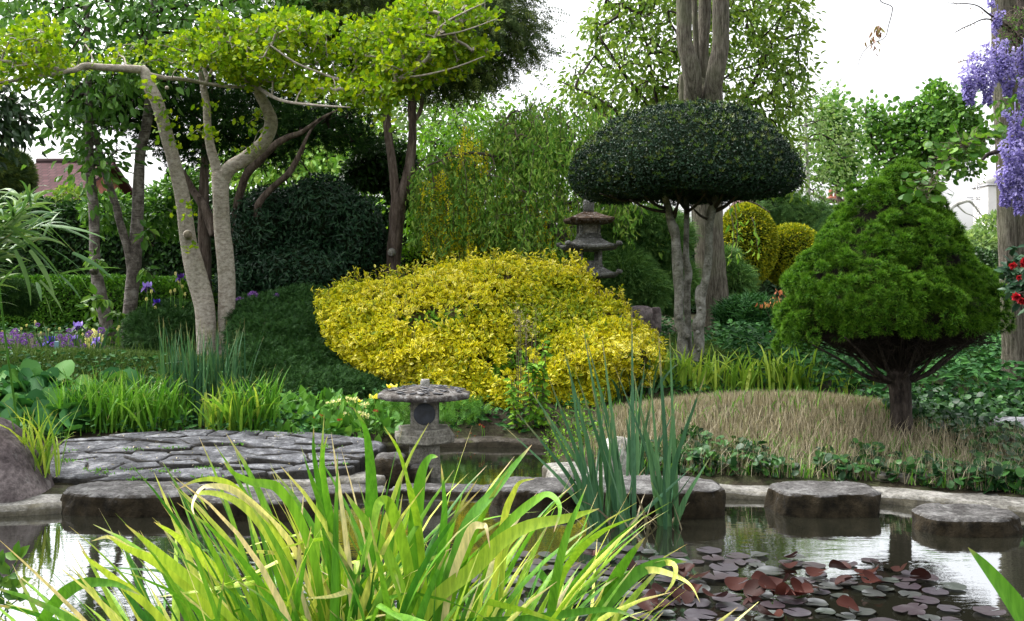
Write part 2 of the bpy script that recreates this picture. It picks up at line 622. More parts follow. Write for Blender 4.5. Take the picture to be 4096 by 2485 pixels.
def leaf_mat(name, cols, rough=.45, trans=.25, spec=.4, tip=None, tipramp=(.5, 1.0), inner=None, innerramp=(.45, .6), tcol=None, streak=None):
    m, t, out = newmat(name)
    at = nd(t, 'ShaderNodeAttribute', attribute_name='rnd')
    r = ramp(t, cols, at.outputs['Fac'])
    col = r.outputs[0]
    if tip or inner:
        a2 = nd(t, 'ShaderNodeAttribute', attribute_name='t')
        lo, hi = tipramp if tip else innerramp
        mr = nd(t, 'ShaderNodeMapRange')
        mr.inputs['From Min'].default_value = lo
        mr.inputs['From Max'].default_value = hi
        t.links.new(a2.outputs['Fac'], mr.inputs['Value'])
        col = mixc(t, mr.outputs[0], col, tip or inner)
    if streak:
        tc = nd(t, 'ShaderNodeTexCoord')
        mp = nd(t, 'ShaderNodeMapping'); mp.inputs['Scale'].default_value = (60, 60, 5)
        t.links.new(tc.outputs['Object'], mp.inputs[0])
        ns = nd(t, 'ShaderNodeTexNoise', Scale=1.6, Detail=4, Roughness=.6)
        t.links.new(mp.outputs[0], ns.inputs['Vector'])
        rs = ramp(t, [(.35, (.68, .74, .66)), (.65, (1.22, 1.16, 1.12))], ns.outputs[0])
        col = mixc(t, 1.0, col, rs.outputs[0], 'MULTIPLY')
        n2 = nd(t, 'ShaderNodeTexNoise', Scale=14, Detail=3, Roughness=.6)
        t.links.new(tc.outputs['Object'], n2.inputs['Vector'])
        a3 = nd(t, 'ShaderNodeAttribute', attribute_name='t')
        s3 = nd(t, 'ShaderNodeMath', operation='MULTIPLY_ADD')
        t.links.new(n2.outputs[0], s3.inputs[0]); s3.inputs[1].default_value = .55
        t.links.new(a3.outputs['Fac'], s3.inputs[2])
        r3 = ramp(t, [(0.0, (0, 0, 0)), (1.0, (1, 1, 1))])
        m3 = nd(t, 'ShaderNodeMapRange')
        m3.inputs['From Min'].default_value = 1.16; m3.inputs['From Max'].default_value = 1.34
        t.links.new(s3.outputs[0], m3.inputs['Value'])
        col = mixc(t, m3.outputs[0], col, streak)
    p = nd(t, 'ShaderNodeBsdfPrincipled')
    t.links.new(col, p.inputs['Base Color'])
    p.inputs['Roughness'].default_value = rough
    p.inputs['Specular IOR Level'].default_value = spec * .5
    if trans > 0:
        tr = nd(t, 'ShaderNodeBsdfTranslucent')
        tc = mixc(t, 1.0, col, tcol or (1.0, 1.0, .55), 'MULTIPLY')
        t.links.new(tc, tr.inputs['Color'])
        mx = nd(t, 'ShaderNodeMixShader')
        mx.inputs[0].default_value = trans
        t.links.new(p.outputs[0], mx.inputs[1])
        t.links.new(tr.outputs[0], mx.inputs[2])
        t.links.new(mx.outputs[0], out.inputs[0])
    else:
        t.links.new(p.outputs[0], out.inputs[0])
    return m

def bark_mat(name, cols, scale=6, stretch=(1, 1, .25), bump=.5, bands=0.0, bandcol=(.03, .02, .015), moss=None, mossamt=.5, rough=.9):
    m, t, out = newmat(name)
    tc = nd(t, 'ShaderNodeTexCoord')
    mp = nd(t, 'ShaderNodeMapping')
    mp.inputs['Scale'].default_value = stretch
    t.links.new(tc.outputs['Object'], mp.inputs[0])
    n1 = nd(t, 'ShaderNodeTexNoise', Scale=scale, Detail=8, Roughness=.65)
    t.links.new(mp.outputs[0], n1.inputs['Vector'])
    n2 = nd(t, 'ShaderNodeTexNoise', Scale=scale * 5, Detail=6, Roughness=.7)
    t.links.new(mp.outputs[0], n2.inputs['Vector'])
    ad = nd(t, 'ShaderNodeMath', operation='MULTIPLY_ADD')
    t.links.new(n2.outputs[0], ad.inputs[0]); ad.inputs[1].default_value = .5
    sb = nd(t, 'ShaderNodeMath', operation='SUBTRACT')
    t.links.new(n1.outputs[0], sb.inputs[0]); sb.inputs[1].default_value = .25
    t.links.new(sb.outputs[0], ad.inputs[2])
    r = ramp(t, [(.36, cols[0]), (.5, cols[1]), (.66, cols[2])], ad.outputs[0])
    col = r.outputs[0]
    hgt = ad.outputs[0]
    if bands:
        mp2 = nd(t, 'ShaderNodeMapping')
        mp2.inputs['Scale'].default_value = (5, 5, 42)
        t.links.new(tc.outputs['Object'], mp2.inputs[0])
        n3 = nd(t, 'ShaderNodeTexNoise', Scale=1.3, Detail=4, Roughness=.6, Distortion=.4)
        t.links.new(mp2.outputs[0], n3.inputs['Vector'])
        rr = ramp(t, [(.36, (1, 1, 1)), (.43, (0, 0, 0))], n3.outputs[0])
        mu = nd(t, 'ShaderNodeMath', operation='MULTIPLY')
        t.links.new(rr.outputs[0], mu.inputs[0]); mu.inputs[1].default_value = bands
        col = mixc(t, mu.outputs[0], col, bandcol)
    if moss:
        n4 = nd(t, 'ShaderNodeTexNoise', Scale=2.2, Detail=5, Roughness=.6)
        t.links.new(tc.outputs['Object'], n4.inputs['Vector'])
        rm = ramp(t, [(.45, (0, 0, 0)), (.65, (mossamt,) * 3)], n4.outputs[0])
        col = mixc(t, rm.outputs[0], col, moss)
    p = nd(t, 'ShaderNodeBsdfPrincipled', Roughness=rough)
    p.inputs['Specular IOR Level'].default_value = .2
    t.links.new(col, p.inputs['Base Color'])
    b = nd(t, 'ShaderNodeBump', Strength=bump, Distance=.03)
    t.links.new(hgt, b.inputs['Height'])
    t.links.new(b.outputs[0], p.inputs['Normal'])
    t.links.new(p.outputs[0], out.inputs[0])
    return m

def stone_mat(name, cols, scale=5, bump=.6, lichen=None, lichamt=.6, lichscale=14, side=None, sidemix=.8, rough=.85, speck=.35):
    """Stone; lichen spots; side = growth colour that covers the upright faces."""
    m, t, out = newmat(name)
    tc = nd(t, 'ShaderNodeTexCoord')
    n1 = nd(t, 'ShaderNodeTexNoise', Scale=scale, Detail=9, Roughness=.68)
    t.links.new(tc.outputs['Object'], n1.inputs['Vector'])
    n2 = nd(t, 'ShaderNodeTexNoise', Scale=scale * 9, Detail=4, Roughness=.7)
    t.links.new(tc.outputs['Object'], n2.inputs['Vector'])
    r = ramp(t, [(.36, cols[0]), (.5, cols[1]), (.64, cols[2])], n1.outputs[0])
    rs = ramp(t, [(.38, (.4, .4, .4)), (.62, (1.35, 1.35, 1.35))], n2.outputs[0])
    col = mixc(t, speck * 2, r.outputs[0], rs.outputs[0], 'MULTIPLY')
    if lichen:
        n4 = nd(t, 'ShaderNodeTexNoise', Scale=lichscale, Detail=5, Roughness=.65)
        t.links.new(tc.outputs['Object'], n4.inputs['Vector'])
        rm = ramp(t, [(.56, (0, 0, 0)), (.64, (lichamt,) * 3)], n4.outputs[0])
        col = mixc(t, rm.outputs[0], col, lichen)
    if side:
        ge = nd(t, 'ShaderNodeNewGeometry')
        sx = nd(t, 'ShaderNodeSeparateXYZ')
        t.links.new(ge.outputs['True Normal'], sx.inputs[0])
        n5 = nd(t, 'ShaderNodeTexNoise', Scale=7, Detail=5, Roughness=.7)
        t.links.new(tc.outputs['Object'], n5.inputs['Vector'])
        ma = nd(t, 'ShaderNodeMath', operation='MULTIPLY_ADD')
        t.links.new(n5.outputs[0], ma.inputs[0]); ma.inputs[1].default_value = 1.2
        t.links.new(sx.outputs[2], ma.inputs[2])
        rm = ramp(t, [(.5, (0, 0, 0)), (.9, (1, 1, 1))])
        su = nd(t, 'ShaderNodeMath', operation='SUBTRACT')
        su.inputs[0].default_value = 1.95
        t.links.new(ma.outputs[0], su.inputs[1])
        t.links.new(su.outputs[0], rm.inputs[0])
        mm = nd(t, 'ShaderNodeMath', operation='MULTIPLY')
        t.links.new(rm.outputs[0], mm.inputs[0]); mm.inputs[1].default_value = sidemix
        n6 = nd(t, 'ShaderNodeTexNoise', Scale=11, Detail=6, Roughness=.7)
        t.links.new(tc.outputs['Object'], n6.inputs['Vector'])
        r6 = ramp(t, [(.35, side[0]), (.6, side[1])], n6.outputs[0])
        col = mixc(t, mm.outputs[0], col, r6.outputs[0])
    p = nd(t, 'ShaderNodeBsdfPrincipled', Roughness=rough)
    p.inputs['Specular IOR Level'].default_value = .12
    t.links.new(col, p.inputs['Base Color'])
    ad = nd(t, 'ShaderNodeMath', operation='MULTIPLY_ADD')
    t.links.new(n2.outputs[0], ad.inputs[0]); ad.inputs[1].default_value = .35
    t.links.new(n1.outputs[0], ad.inputs[2])
    b = nd(t, 'ShaderNodeBump', Strength=bump, Distance=.03)
    t.links.new(ad.outputs[0], b.inputs['Height'])
    t.links.new(b.outputs[0], p.inputs['Normal'])
    t.links.new(p.outputs[0], out.inputs[0])
    return m

def plain(name, col, rough=.6, spec=.3, var=.25, scale=8):
    m, t, out = newmat(name)
    tc = nd(t, 'ShaderNodeTexCoord')
    n1 = nd(t, 'ShaderNodeTexNoise', Scale=scale, Detail=6, Roughness=.6)
    t.links.new(tc.outputs['Object'], n1.inputs['Vector'])
    a = tuple(c * (1 - var) for c in col); b = tuple(min(1, c * (1 + var)) for c in col)
    r = ramp(t, [(.35, a), (.65, b)], n1.outputs[0])
    p = nd(t, 'ShaderNodeBsdfPrincipled', Roughness=rough)
    p.inputs['Specular IOR Level'].default_value = spec
    t.links.new(r.outputs[0], p.inputs['Base Color'])
    t.links.new(p.outputs[0], out.inputs[0])
    return m

M = {}
M['brown_shade_core'] = plain('brown_shade_core', (.018, .016, .012), .95, .05)  # for solid foliage cores; near-black stands in for the shade inside
M['dark_green_core'] = plain('dark_green_core', (.012, .02, .008), .95, .05)  # green version of the core colour, shade between leaves painted in
M['olive_core'] = plain('olive_core', (.045, .04, .012), .95, .05)  # core colour of the golden bush, inner shade as dark olive
M['twig'] = plain('twig', (.12, .095, .07), .85, .2)
M['dark_branch'] = plain('dark_branch', (.03, .023, .018), .85, .2)
M['ginkgo_leaf'] = leaf_mat('ginkgo_leaf', [(0.045, .13, .006), (.18, .31, .010), (.4, .47, .012)], .5, .42, .3)
M['cherry_leaf'] = leaf_mat('cherry_leaf', [(.025, .09, .015), (.08, .2, .03), (.18, .34, .07)], .38, .3, .5)
M['dark_leaf'] = leaf_mat('dark_leaf', [(.012, .035, .012), (.025, .06, .02), (.05, .1, .03)], .35, .12, .5)
M['ivy_leaf'] = leaf_mat('ivy_leaf', [(.008, .03, .008), (.02, .06, .012), (.05, .13, .018)], .4, .15, .5)
M['camellia_leaf'] = leaf_mat('camellia_leaf', [(.008, .028, .012), (.014, .045, .02), (.03, .075, .03)], .38, .06, .4)
M['hedge_leaf'] = leaf_mat('hedge_leaf', [(.025, .085, .008), (.06, .17, .014), (.13, .29, .025)], .5, .15, .3)
M['yew_leaf'] = leaf_mat('yew_leaf', [(.012, .04, .01), (.022, .065, .014), (.05, .11, .02)], .6, .1, .2)
M['juniper_leaf'] = leaf_mat('juniper_leaf', [(.008, .03, .01), (.018, .055, .015), (.035, .09, .02)], .6, .1, .2, tip=(.06, .15, .03), tipramp=(.4, 1.3))
M['conifer_leaf'] = leaf_mat('conifer_leaf', [(.02, .045, .018), (.05, .085, .02), (.12, .16, .025)], .6, .15, .25)
M['spruce_leaf'] = leaf_mat('spruce_leaf', [(.01, .035, .004), (.025, .085, .006), (.06, .17, .012)], .55, .2, .2, tip=(.2, .4, .028), tipramp=(.4, 1.2))
M['holly_leaf'] = leaf_mat('holly_leaf', [(.006, .02, .01), (.011, .034, .015), (.018, .05, .02)], .42, .03, .5)
M['holly_new'] = leaf_mat('holly_new', [(.06, .12, .02), (.1, .18, .03), (.14, .16, .04)], .4, .15, .4)
M['euonymus_leaf'] = leaf_mat('euonymus_leaf', [(.22, .3, .015), (.55, .53, .012), (.8, .68, .015), (.92, .84, .2)], .45, .33, .35, inner=(.05, .14, .02), innerramp=(.5, .85))
M['bright_leaf'] = leaf_mat('bright_leaf', [(.05, .12, .012), (.13, .23, .03), (.27, .37, .06)], .45, .42, .35)
M['maple_leaf'] = leaf_mat('maple_leaf', [(.03, .1, .015), (.08, .2, .03), (.18, .34, .06)], .45, .4, .35)
M['weep_leaf'] = leaf_mat('weep_leaf', [(.07, .2, .025), (.19, .38, .055), (.38, .52, .11)], .45, .35, .35)
M['laburnum_leaf'] = leaf_mat('laburnum_leaf', [(.05, .16, .012), (.13, .3, .022), (.26, .45, .035)], .5, .35, .3)
M['laburnum_flower'] = leaf_mat('laburnum_flower', [(.65, .6, .01), (.88, .8, .02), (.95, .9, .08)], .5, .45, .3)
M['birch_leaf'] = leaf_mat('birch_leaf', [(.1, .18, .06), (.18, .29, .1), (.28, .38, .16)], .5, .4, .3)
M['thread_leaf'] = leaf_mat('thread_leaf', [(.04, .11, .03), (.09, .2, .05), (.17, .31, .07)], .6, .2, .25)
M['gold_leaf'] = leaf_mat('gold_leaf', [(.08, .14, .008), (.22, .26, .012), (.5, .46, .015)], .55, .2, .25)
M['bamboo_leaf'] = leaf_mat('bamboo_leaf', [(.04, .11, .035), (.09, .19, .05), (.2, .3, .1)], .4, .3, .4)
M['iris_front'] = leaf_mat('iris_front', [(0, (.04, .16, .02)), (.3, (.11, .29, .025)), (.5, (.25, .42, .035)), (.7, (.48, .55, .09)), (.88, (.68, .68, .24)), (1.0, (.66, .55, .36))], .42, .32, .4, streak=(.5, .36, .2))
M['iris_green'] = leaf_mat('iris_green', [(.05, .17, .015), (.1, .27, .025), (.18, .36, .05)], .42, .3, .4, streak=(.35, .27, .12))
M['iris_lime'] = leaf_mat('iris_lime', [(.12, .26, .03), (.25, .42, .05), (.42, .52, .08)], .42, .35, .4, streak=(.35, .27, .12))
M['iris_blue'] = leaf_mat('iris_blue', [(.025, .08, .04), (.045, .125, .06), (.09, .2, .085)], .42, .2, .4, streak=(.35, .27, .12))
M['bergenia_leaf'] = leaf_mat('bergenia_leaf', [(.018, .085, .022), (.04, .14, .035), (.1, .24, .04)], .5, .2, .3)
M['primula_leaf'] = leaf_mat('primula_leaf', [(.05, .15, .02), (.09, .24, .03), (.15, .32, .05)], .5, .25, .35)
M['ground_leaf'] = leaf_mat('ground_leaf', [(.012, .05, .014), (.025, .09, .022), (.05, .15, .03)], .55, .15, .2)
M['violet_leaf'] = leaf_mat('violet_leaf', [(.006, .028, .008), (.016, .06, .014), (.045, .13, .025)], .42, .2, .45)
M['grass_leaf'] = leaf_mat('grass_leaf', [(.035, .075, .015), (.06, .12, .02), (.11, .17, .035)], .6, .2, .25)
M['dry_leaf'] = leaf_mat('dry_leaf', [(.11, .095, .06), (.27, .235, .155), (.5, .44, .32)], .8, .2, .15)
M['lime_leaf'] = leaf_mat('lime_leaf', [(.03, .1, .012), (.07, .18, .02), (.16, .3, .035)], .42, .4, .4)
M['wisteria_petal'] = leaf_mat('wisteria_petal', [(.17, .14, .4), (.32, .28, .58), (.55, .5, .76)], .6, .35, .25, tcol=(.9, .85, 1))
M['allium_petal'] = leaf_mat('allium_petal', [(.13, .05, .24), (.24, .11, .36), (.38, .22, .48)], .6, .3, .2, tcol=(.9, .8, 1))
M['iris_petal_pale'] = leaf_mat('iris_petal_pale', [(.2, .14, .5), (.3, .22, .6), (.4, .3, .68)], .5, .3, .2, tcol=(.9, .85, 1))
M['iris_petal_dark'] = leaf_mat('iris_petal_dark', [(.03, .01, .09), (.05, .015, .13), (.08, .03, .2)], .5, .15, .2, tcol=(.9, .8, 1))
M['iris_petal_blue'] = leaf_mat('iris_petal_blue', [(.03, .015, .3), (.06, .03, .4), (.1, .06, .5)], .5, .2, .2, tcol=(.9, .8, 1))
M['yellow_petal'] = leaf_mat('yellow_petal', [(.75, .6, .02), (.85, .72, .04), (.9, .8, .2)], .5, .3, .2)
M['cream_petal'] = leaf_mat('cream_petal', [(.6, .6, .2), (.75, .72, .35), (.8, .78, .5)], .5, .3, .2)
M['primula_petal'] = leaf_mat('primula_petal', [(.12, .01, .03), (.3, .03, .03), (.6, .2, .03)], .5, .2, .2)
M['red_petal'] = leaf_mat('red_petal', [(.25, .008, .015), (.45, .015, .03), (.5, .05, .04)], .45, .25, .3, tcol=(1, .6, .6))
M['orange_leaf'] = leaf_mat('orange_leaf', [(.4, .12, .06), (.6, .24, .12), (.5, .35, .1)], .5, .35, .2, tcol=(1, .8, .6))
M['bronze_leaf'] = leaf_mat('bronze_leaf', [(.2, .1, .06), (.3, .16, .09), (.2, .2, .07)], .5, .3, .2, tcol=(1, .9, .7))
M['pad_top'] = leaf_mat('pad_top', [(.028, .018, .022), (.036, .03, .038), (.03, .038, .03)], .3, .03, 2.6)
M['pad_cup'] = leaf_mat('pad_cup', [(.012, .005, .004), (.05, .01, .005), (.02, .009, .008)], .5, .1, .2, tcol=(1, .5, .4))
M['ginkgo_bark'] = bark_mat('ginkgo_bark', [(.2, .17, .135), (.33, .295, .245), (.44, .4, .345)], 22, (1, 1, 1.6), .6, .4, (.14, .1, .075), moss=(.1, .13, .05), mossamt=.25)
M['cherry_bark'] = bark_mat('cherry_bark', [(.05, .042, .035), (.13, .112, .095), (.26, .24, .215)], 8, (1, 1, 1), .5, .75, (.035, .026, .02), rough=.6)
M['brown_bark'] = bark_mat('brown_bark', [(.04, .03, .024), (.11, .082, .066), (.2, .16, .135)], 16, (1, 1, .16), .7)
M['dark_bark'] = bark_mat('dark_bark', [(.012, .009, .008), (.035, .027, .022), (.075, .06, .05)], 14, (1, 1, .3), .7)
M['big_bark'] = bark_mat('big_bark', [(.04, .035, .026), (.11, .097, .074), (.2, .182, .145)], 26, (1.8, 1.8, .22), 1.0, moss=(.12, .14, .07), mossamt=.4)
M['holly_bark'] = bark_mat('holly_bark', [(.07, .07, .055), (.17, .165, .14), (.3, .3, .27)], 12, (1, 1, .8), .5, .3, (.04, .035, .028), moss=(.07, .085, .045), mossamt=.4)
M['white_bark'] = bark_mat('white_bark', [(.2, .19, .17), (.5, .48, .45), (.7, .69, .66)], 6, (1, 1, .6), .4)
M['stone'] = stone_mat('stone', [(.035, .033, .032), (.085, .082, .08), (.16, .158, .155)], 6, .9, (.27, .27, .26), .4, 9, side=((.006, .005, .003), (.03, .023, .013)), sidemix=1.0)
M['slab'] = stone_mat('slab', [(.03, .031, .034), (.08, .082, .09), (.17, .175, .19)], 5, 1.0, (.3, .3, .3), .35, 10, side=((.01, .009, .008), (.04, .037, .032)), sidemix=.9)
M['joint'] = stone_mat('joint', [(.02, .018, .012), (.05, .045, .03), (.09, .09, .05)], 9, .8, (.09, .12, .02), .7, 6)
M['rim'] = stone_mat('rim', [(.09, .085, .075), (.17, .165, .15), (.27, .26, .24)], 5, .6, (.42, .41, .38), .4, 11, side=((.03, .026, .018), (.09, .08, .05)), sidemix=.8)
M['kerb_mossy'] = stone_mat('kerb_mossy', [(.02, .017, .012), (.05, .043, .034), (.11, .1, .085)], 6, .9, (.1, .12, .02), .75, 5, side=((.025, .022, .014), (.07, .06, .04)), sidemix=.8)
M['boulder'] = stone_mat('boulder', [(.045, .035, .035), (.1, .082, .082), (.2, .17, .165)], 3, .9, (.25, .23, .22), .4, 8)
M['pale_rock'] = stone_mat('pale_rock', [(.13, .12, .1), (.28, .27, .24), (.45, .44, .41)], 5, 1.0, (.55, .54, .5), .4, 10)
M['lantern'] = stone_mat('lantern', [(.13, .12, .1), (.21, .2, .17), (.3, .29, .25)], 7, .4, (.1, .11, .07), .55, 5)
M['lantern_roof'] = stone_mat('lantern_roof', [(.035, .03, .027), (.09, .08, .072), (.2, .19, .18)], 12, .9, (.3, .3, .3), .7, 26)
M['pagoda'] = stone_mat('pagoda', [(.06, .06, .052), (.11, .11, .1), (.18, .18, .17)], 6, .6, (.4, .42, .42), .55, 30)
M['pagoda_moss'] = stone_mat('pagoda_moss', [(.03, .02, .012), (.08, .05, .03), (.2, .17, .15)], 16, 1.0, (.4, .4, .4), .5, 30)
M['disc'] = plain('disc', (.028, .032, .042), .55, .4, .4, 20)
M['soil'] = stone_mat('soil', [(.018, .014, .009), (.035, .03, .018), (.05, .055, .025)], 5, 1.0, (.03, .05, .012), .6, 3)
M['mud'] = plain('mud', (.012, .012, .008), .9, .1)
M['cut_wood'] = plain('cut_wood', (.14, .12, .08), .8, .2, .4, 25)
M['silver_wood'] = bark_mat('silver_wood', [(.07, .07, .07), (.18, .185, .2), (.32, .325, .35)], 14, (.15, 1, 1), .9)
M['tag_plastic'] = plain('tag_plastic', (.14, .26, .3), .5, .4, .15)
M['brick_red'] = plain('brick_red', (.3, .12, .08), .85, .2, .35, 3)
M['white_wall'] = plain('white_wall', (.7, .69, .66), .8, .2, .08, 2)
M['lead'] = plain('lead', (.4, .4, .42), .5, .4, .15)
M['glass'] = plain('glass', (.03, .035, .04), .12, .6, .1)

def water_mat():
    m, t, out = newmat('pond_water')
    tc = nd(t, 'ShaderNodeTexCoord')
    mp = nd(t, 'ShaderNodeMapping')
    mp.inputs['Scale'].default_value = (2.2, 6.5, 1)
    t.links.new(tc.outputs['Object'], mp.inputs[0])
    n1 = nd(t, 'ShaderNodeTexNoise', Scale=2.2, Detail=4, Roughness=.55)
    t.links.new(mp.outputs[0], n1.inputs['Vector'])
    b = nd(t, 'ShaderNodeBump', Strength=.02, Distance=.05)
    t.links.new(n1.outputs[0], b.inputs['Height'])
    p = nd(t, 'ShaderNodeBsdfPrincipled', Roughness=.015)
    p.inputs['Base Color'].default_value = (.012, .012, .008, 1)
    p.inputs['IOR'].default_value = 1.33
    p.inputs['Specular IOR Level'].default_value = 1.0
    gl = nd(t, 'ShaderNodeBsdfGlossy', Roughness=.012)
    gl.inputs['Color'].default_value = (.9, .92, .95, 1)
    t.links.new(b.outputs[0], gl.inputs['Normal'])
    t.links.new(b.outputs[0], p.inputs['Normal'])
    mx = nd(t, 'ShaderNodeMixShader')
    mx.inputs[0].default_value = .42
    t.links.new(p.outputs[0], mx.inputs[1]); t.links.new(gl.outputs[0], mx.inputs[2])
    t.links.new(mx.outputs[0], out.inputs[0])
    return m
M['water'] = water_mat()

def tile_mat(name, a, b, sx=3.2, sy=.0):
    m, t, out = newmat(name)
    tc = nd(t, 'ShaderNodeTexCoord')
    br = nd(t, 'ShaderNodeTexBrick', Scale=1.0)
    br.inputs['Color1'].default_value = (*a, 1)
    br.inputs['Color2'].default_value = (*b, 1)
    br.inputs['Mortar'].default_value = (.05, .035, .035, 1)
    br.inputs['Mortar Size'].default_value = .025
    br.inputs['Brick Width'].default_value = .3
    br.inputs['Row Height'].default_value = .33
    t.links.new(tc.outputs['UV'], br.inputs['Vector'])
    p = nd(t, 'ShaderNodeBsdfPrincipled', Roughness=.95)
    p.inputs['Specular IOR Level'].default_value = .05
    t.links.new(br.outputs[0], p.inputs['Base Color'])
    bp = nd(t, 'ShaderNodeBump', Strength=.6, Distance=.05)
    t.links.new(br.outputs['Fac'], bp.inputs['Height'])
    bp.invert = True
    t.links.new(bp.outputs[0], p.inputs['Normal'])
    t.links.new(p.outputs[0], out.inputs[0])
    return m
M['tiles'] = tile_mat('roof_tiles', (.06, .032, .034), (.09, .05, .053))
M['tiles_pink'] = tile_mat('roof_tiles_pink', (.12, .075, .07), (.16, .1, .095))
# ================================================================== THE SETTING
def wpt(px, py, z=0.0):
    d = FPX * (CAMZ - z) / (py - HZ)
    return np.array([(px - CX) / FPX * d, d])

edge_px = [(-900, 2090), (-400, 2075), (0, 2064), (300, 2045), (700, 2015), (1000, 1985), (1300, 1965), (1540, 1950), (1560, 1900), (1480, 1850),
           (1510, 1800), (1700, 1790), (2000, 1788), (2190, 1795), (2230, 1850), (2190, 1905), (2300, 1950), (2600, 1975), (2880, 1990),
           (3100, 1998), (3500, 2010), (3800, 2040), (4096, 2062), (4700, 2120)]
far_edge = np.array([wpt(*p) for p in edge_px])
POND = [(-5.2, 3.05)] + [tuple(p) for p in far_edge] + [(5.4, 4.6), (5.2, 3.05)]

def ground_z(x, y):
    x = np.asarray(x, float); y = np.asarray(y, float)
    ins = in_poly(x.ravel(), y.ravel(), POND).reshape(x.shape)
    dd = seg_dist(x.ravel(), y.ravel(), POND).reshape(x.shape)
    base = .08 + .115 * np.clip(y - 6.3, 0, 4.0) + .02 * np.clip(y - 10.3, 0, 12)
    base = base + .04 * np.sin(x * .9 + 1) * np.clip((y - 8) / 3, 0, 1)
    base = base - .1 * np.exp(-((y - 8.5) / .65) ** 2) * np.clip(x / .6, 0, 1)
    # stubble mound under the dwarf spruce
    base = base + .23 * np.exp(-(((x - 1.85) / 1.15) ** 2) ** 1.3 - (((y - 7.3) / .65) ** 2))
    base = base - .22 * np.exp(-((x + 4.2) / 2.4) ** 2 - ((y - 11.0) / .9) ** 2)
    # grassy hump on the left
    base = base + .17 * np.exp(-((x + 4.2) / 1.7) ** 2 - ((y - 9.6) / .7) ** 2)
    base = base + .12 * np.exp(-((x - 3.6) / 1.5) ** 2 - ((y - 8.6) / 1.0) ** 2)
    capped = np.minimum(base, -.02 + dd * .55)
    return np.where(ins, -.02 - np.clip(dd * 1.5, 0, .5), capped)

def gz(x, y):
    return float(ground_z(np.array([x]), np.array([y]))[0])

def gpt(px, d):
    x = (px - CX) / FPX * d
    return np.array([x, d, gz(x, d)])

xs = np.unique(np.concatenate([np.linspace(-220, -9, 18), np.arange(-9, 9, .11), np.linspace(9, 220, 18)]))
ys = np.unique(np.concatenate([np.linspace(-60, 2, 8), np.arange(2, 12.5, .09), np.linspace(12.6, 30, 24), np.linspace(32, 500, 14)]))
GX, GY = np.meshgrid(xs, ys, indexing='ij')
GZ = ground_z(GX, GY)
nrmask = (np.abs(GX) < 9) & (GY < 13)
GZ = GZ + np.where(nrmask, .012 * fbm(np.stack([GX, GY, 0 * GX], -1).reshape(-1, 3), 5).reshape(GX.shape), 0)
i, j = np.meshgrid(np.arange(len(xs) - 1), np.arange(len(ys) - 1), indexing='ij')
k = len(ys)
L = np.stack([i * k + j, (i + 1) * k + j, (i + 1) * k + j + 1, i * k + j + 1], -1).ravel()
g = MB().add(np.stack([GX, GY, GZ], -1).reshape(-1, 3), L, np.full(len(L) // 4, 4)).build('ground', M['soil'])
tag(g, 'dark garden soil sloping up from the pond', kind='structure')

# water: one sheet inside the pond outline
import bmesh
bm = bmesh.new()
vs = [bm.verts.new((p[0], p[1], 0)) for p in POND]
fc = bm.faces.new(vs)
if fc.normal.z < 0: fc.normal_flip()
bmesh.ops.triangulate(bm, faces=bm.faces[:])
me = bpy.data.meshes.new('pond_water'); bm.to_mesh(me); bm.free()
me.materials.append(M['water'])
wo = bpy.data.objects.new('pond_water', me); C.objects.link(wo)
tag(wo, 'still dark pond water reflecting white sky', kind='structure')

# concrete kerbs round the water
def kerb(name, label, pts, wdt, h, wob=.02, mat='rim'):
    p = catmull(np.array([[a[0], a[1], 0] for a in pts]), 14)
    tg = nrm(np.gradient(p, axis=0))
    out = np.stack([-tg[:, 1], tg[:, 0], 0 * tg[:, 0]], 1)     # away from the water for a left-to-right line
    prof = [(-.02, -.2), (-.03, -.02), (-.035, h * .55), (-.012, h * .92), (.03, h), (wdt * .5, h * 1.04), (wdt * .92, h), (wdt, h * .8), (wdt, -.2)]
    V = np.stack([p + out * a + np.array([0, 0, b]) for a, b in prof], 1)
    nz = N1(V.reshape(-1, 3), 3.0).reshape(V.shape[:2])
    V[:, :, 2] += nz * wob * (V[:, :, 2] > 0)
    V[:, :, :2] += (out[:, None, :2] * (N2(V.reshape(-1, 3), 4).reshape(V.shape[:2]) * wob)[:, :, None])
    n, kk = V.shape[:2]
    i, j = np.meshgrid(np.arange(n - 1), np.arange(kk - 1), indexing='ij')
    L = np.stack([i * kk + j, (i + 1) * kk + j, (i + 1) * kk + j + 1, i * kk + j + 1], -1).ravel()
    S = np.full(len(L) // 4, 4)
    L = np.concatenate([L, np.arange(kk), (n - 1) * kk + np.arange(kk)[::-1]]); S = np.concatenate([S, [kk, kk]])
    o = MB().add(V.reshape(-1, 3), L, S).build(name, M[mat])
    return tag(o, label, 'kerb')
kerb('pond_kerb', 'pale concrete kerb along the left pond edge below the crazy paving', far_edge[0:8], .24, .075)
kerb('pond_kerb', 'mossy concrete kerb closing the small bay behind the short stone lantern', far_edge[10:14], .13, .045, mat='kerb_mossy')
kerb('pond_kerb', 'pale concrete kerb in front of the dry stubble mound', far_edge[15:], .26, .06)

# crazy paving
def clip_poly(poly, a, b):
    """Keep the side of the bisector nearer to a."""
    m, nn = (a + b) / 2, b - a
    out = []
    for i in range(len(poly)):
        p, q = poly[i - 1], poly[i]
        dp, dq = (p - m) @ nn, (q - m) @ nn
        if (dp < 0) != (dq < 0):
            out.append(p + (q - p) * dp / (dp - dq))
        if dq < 0:
            out.append(q)
    return out

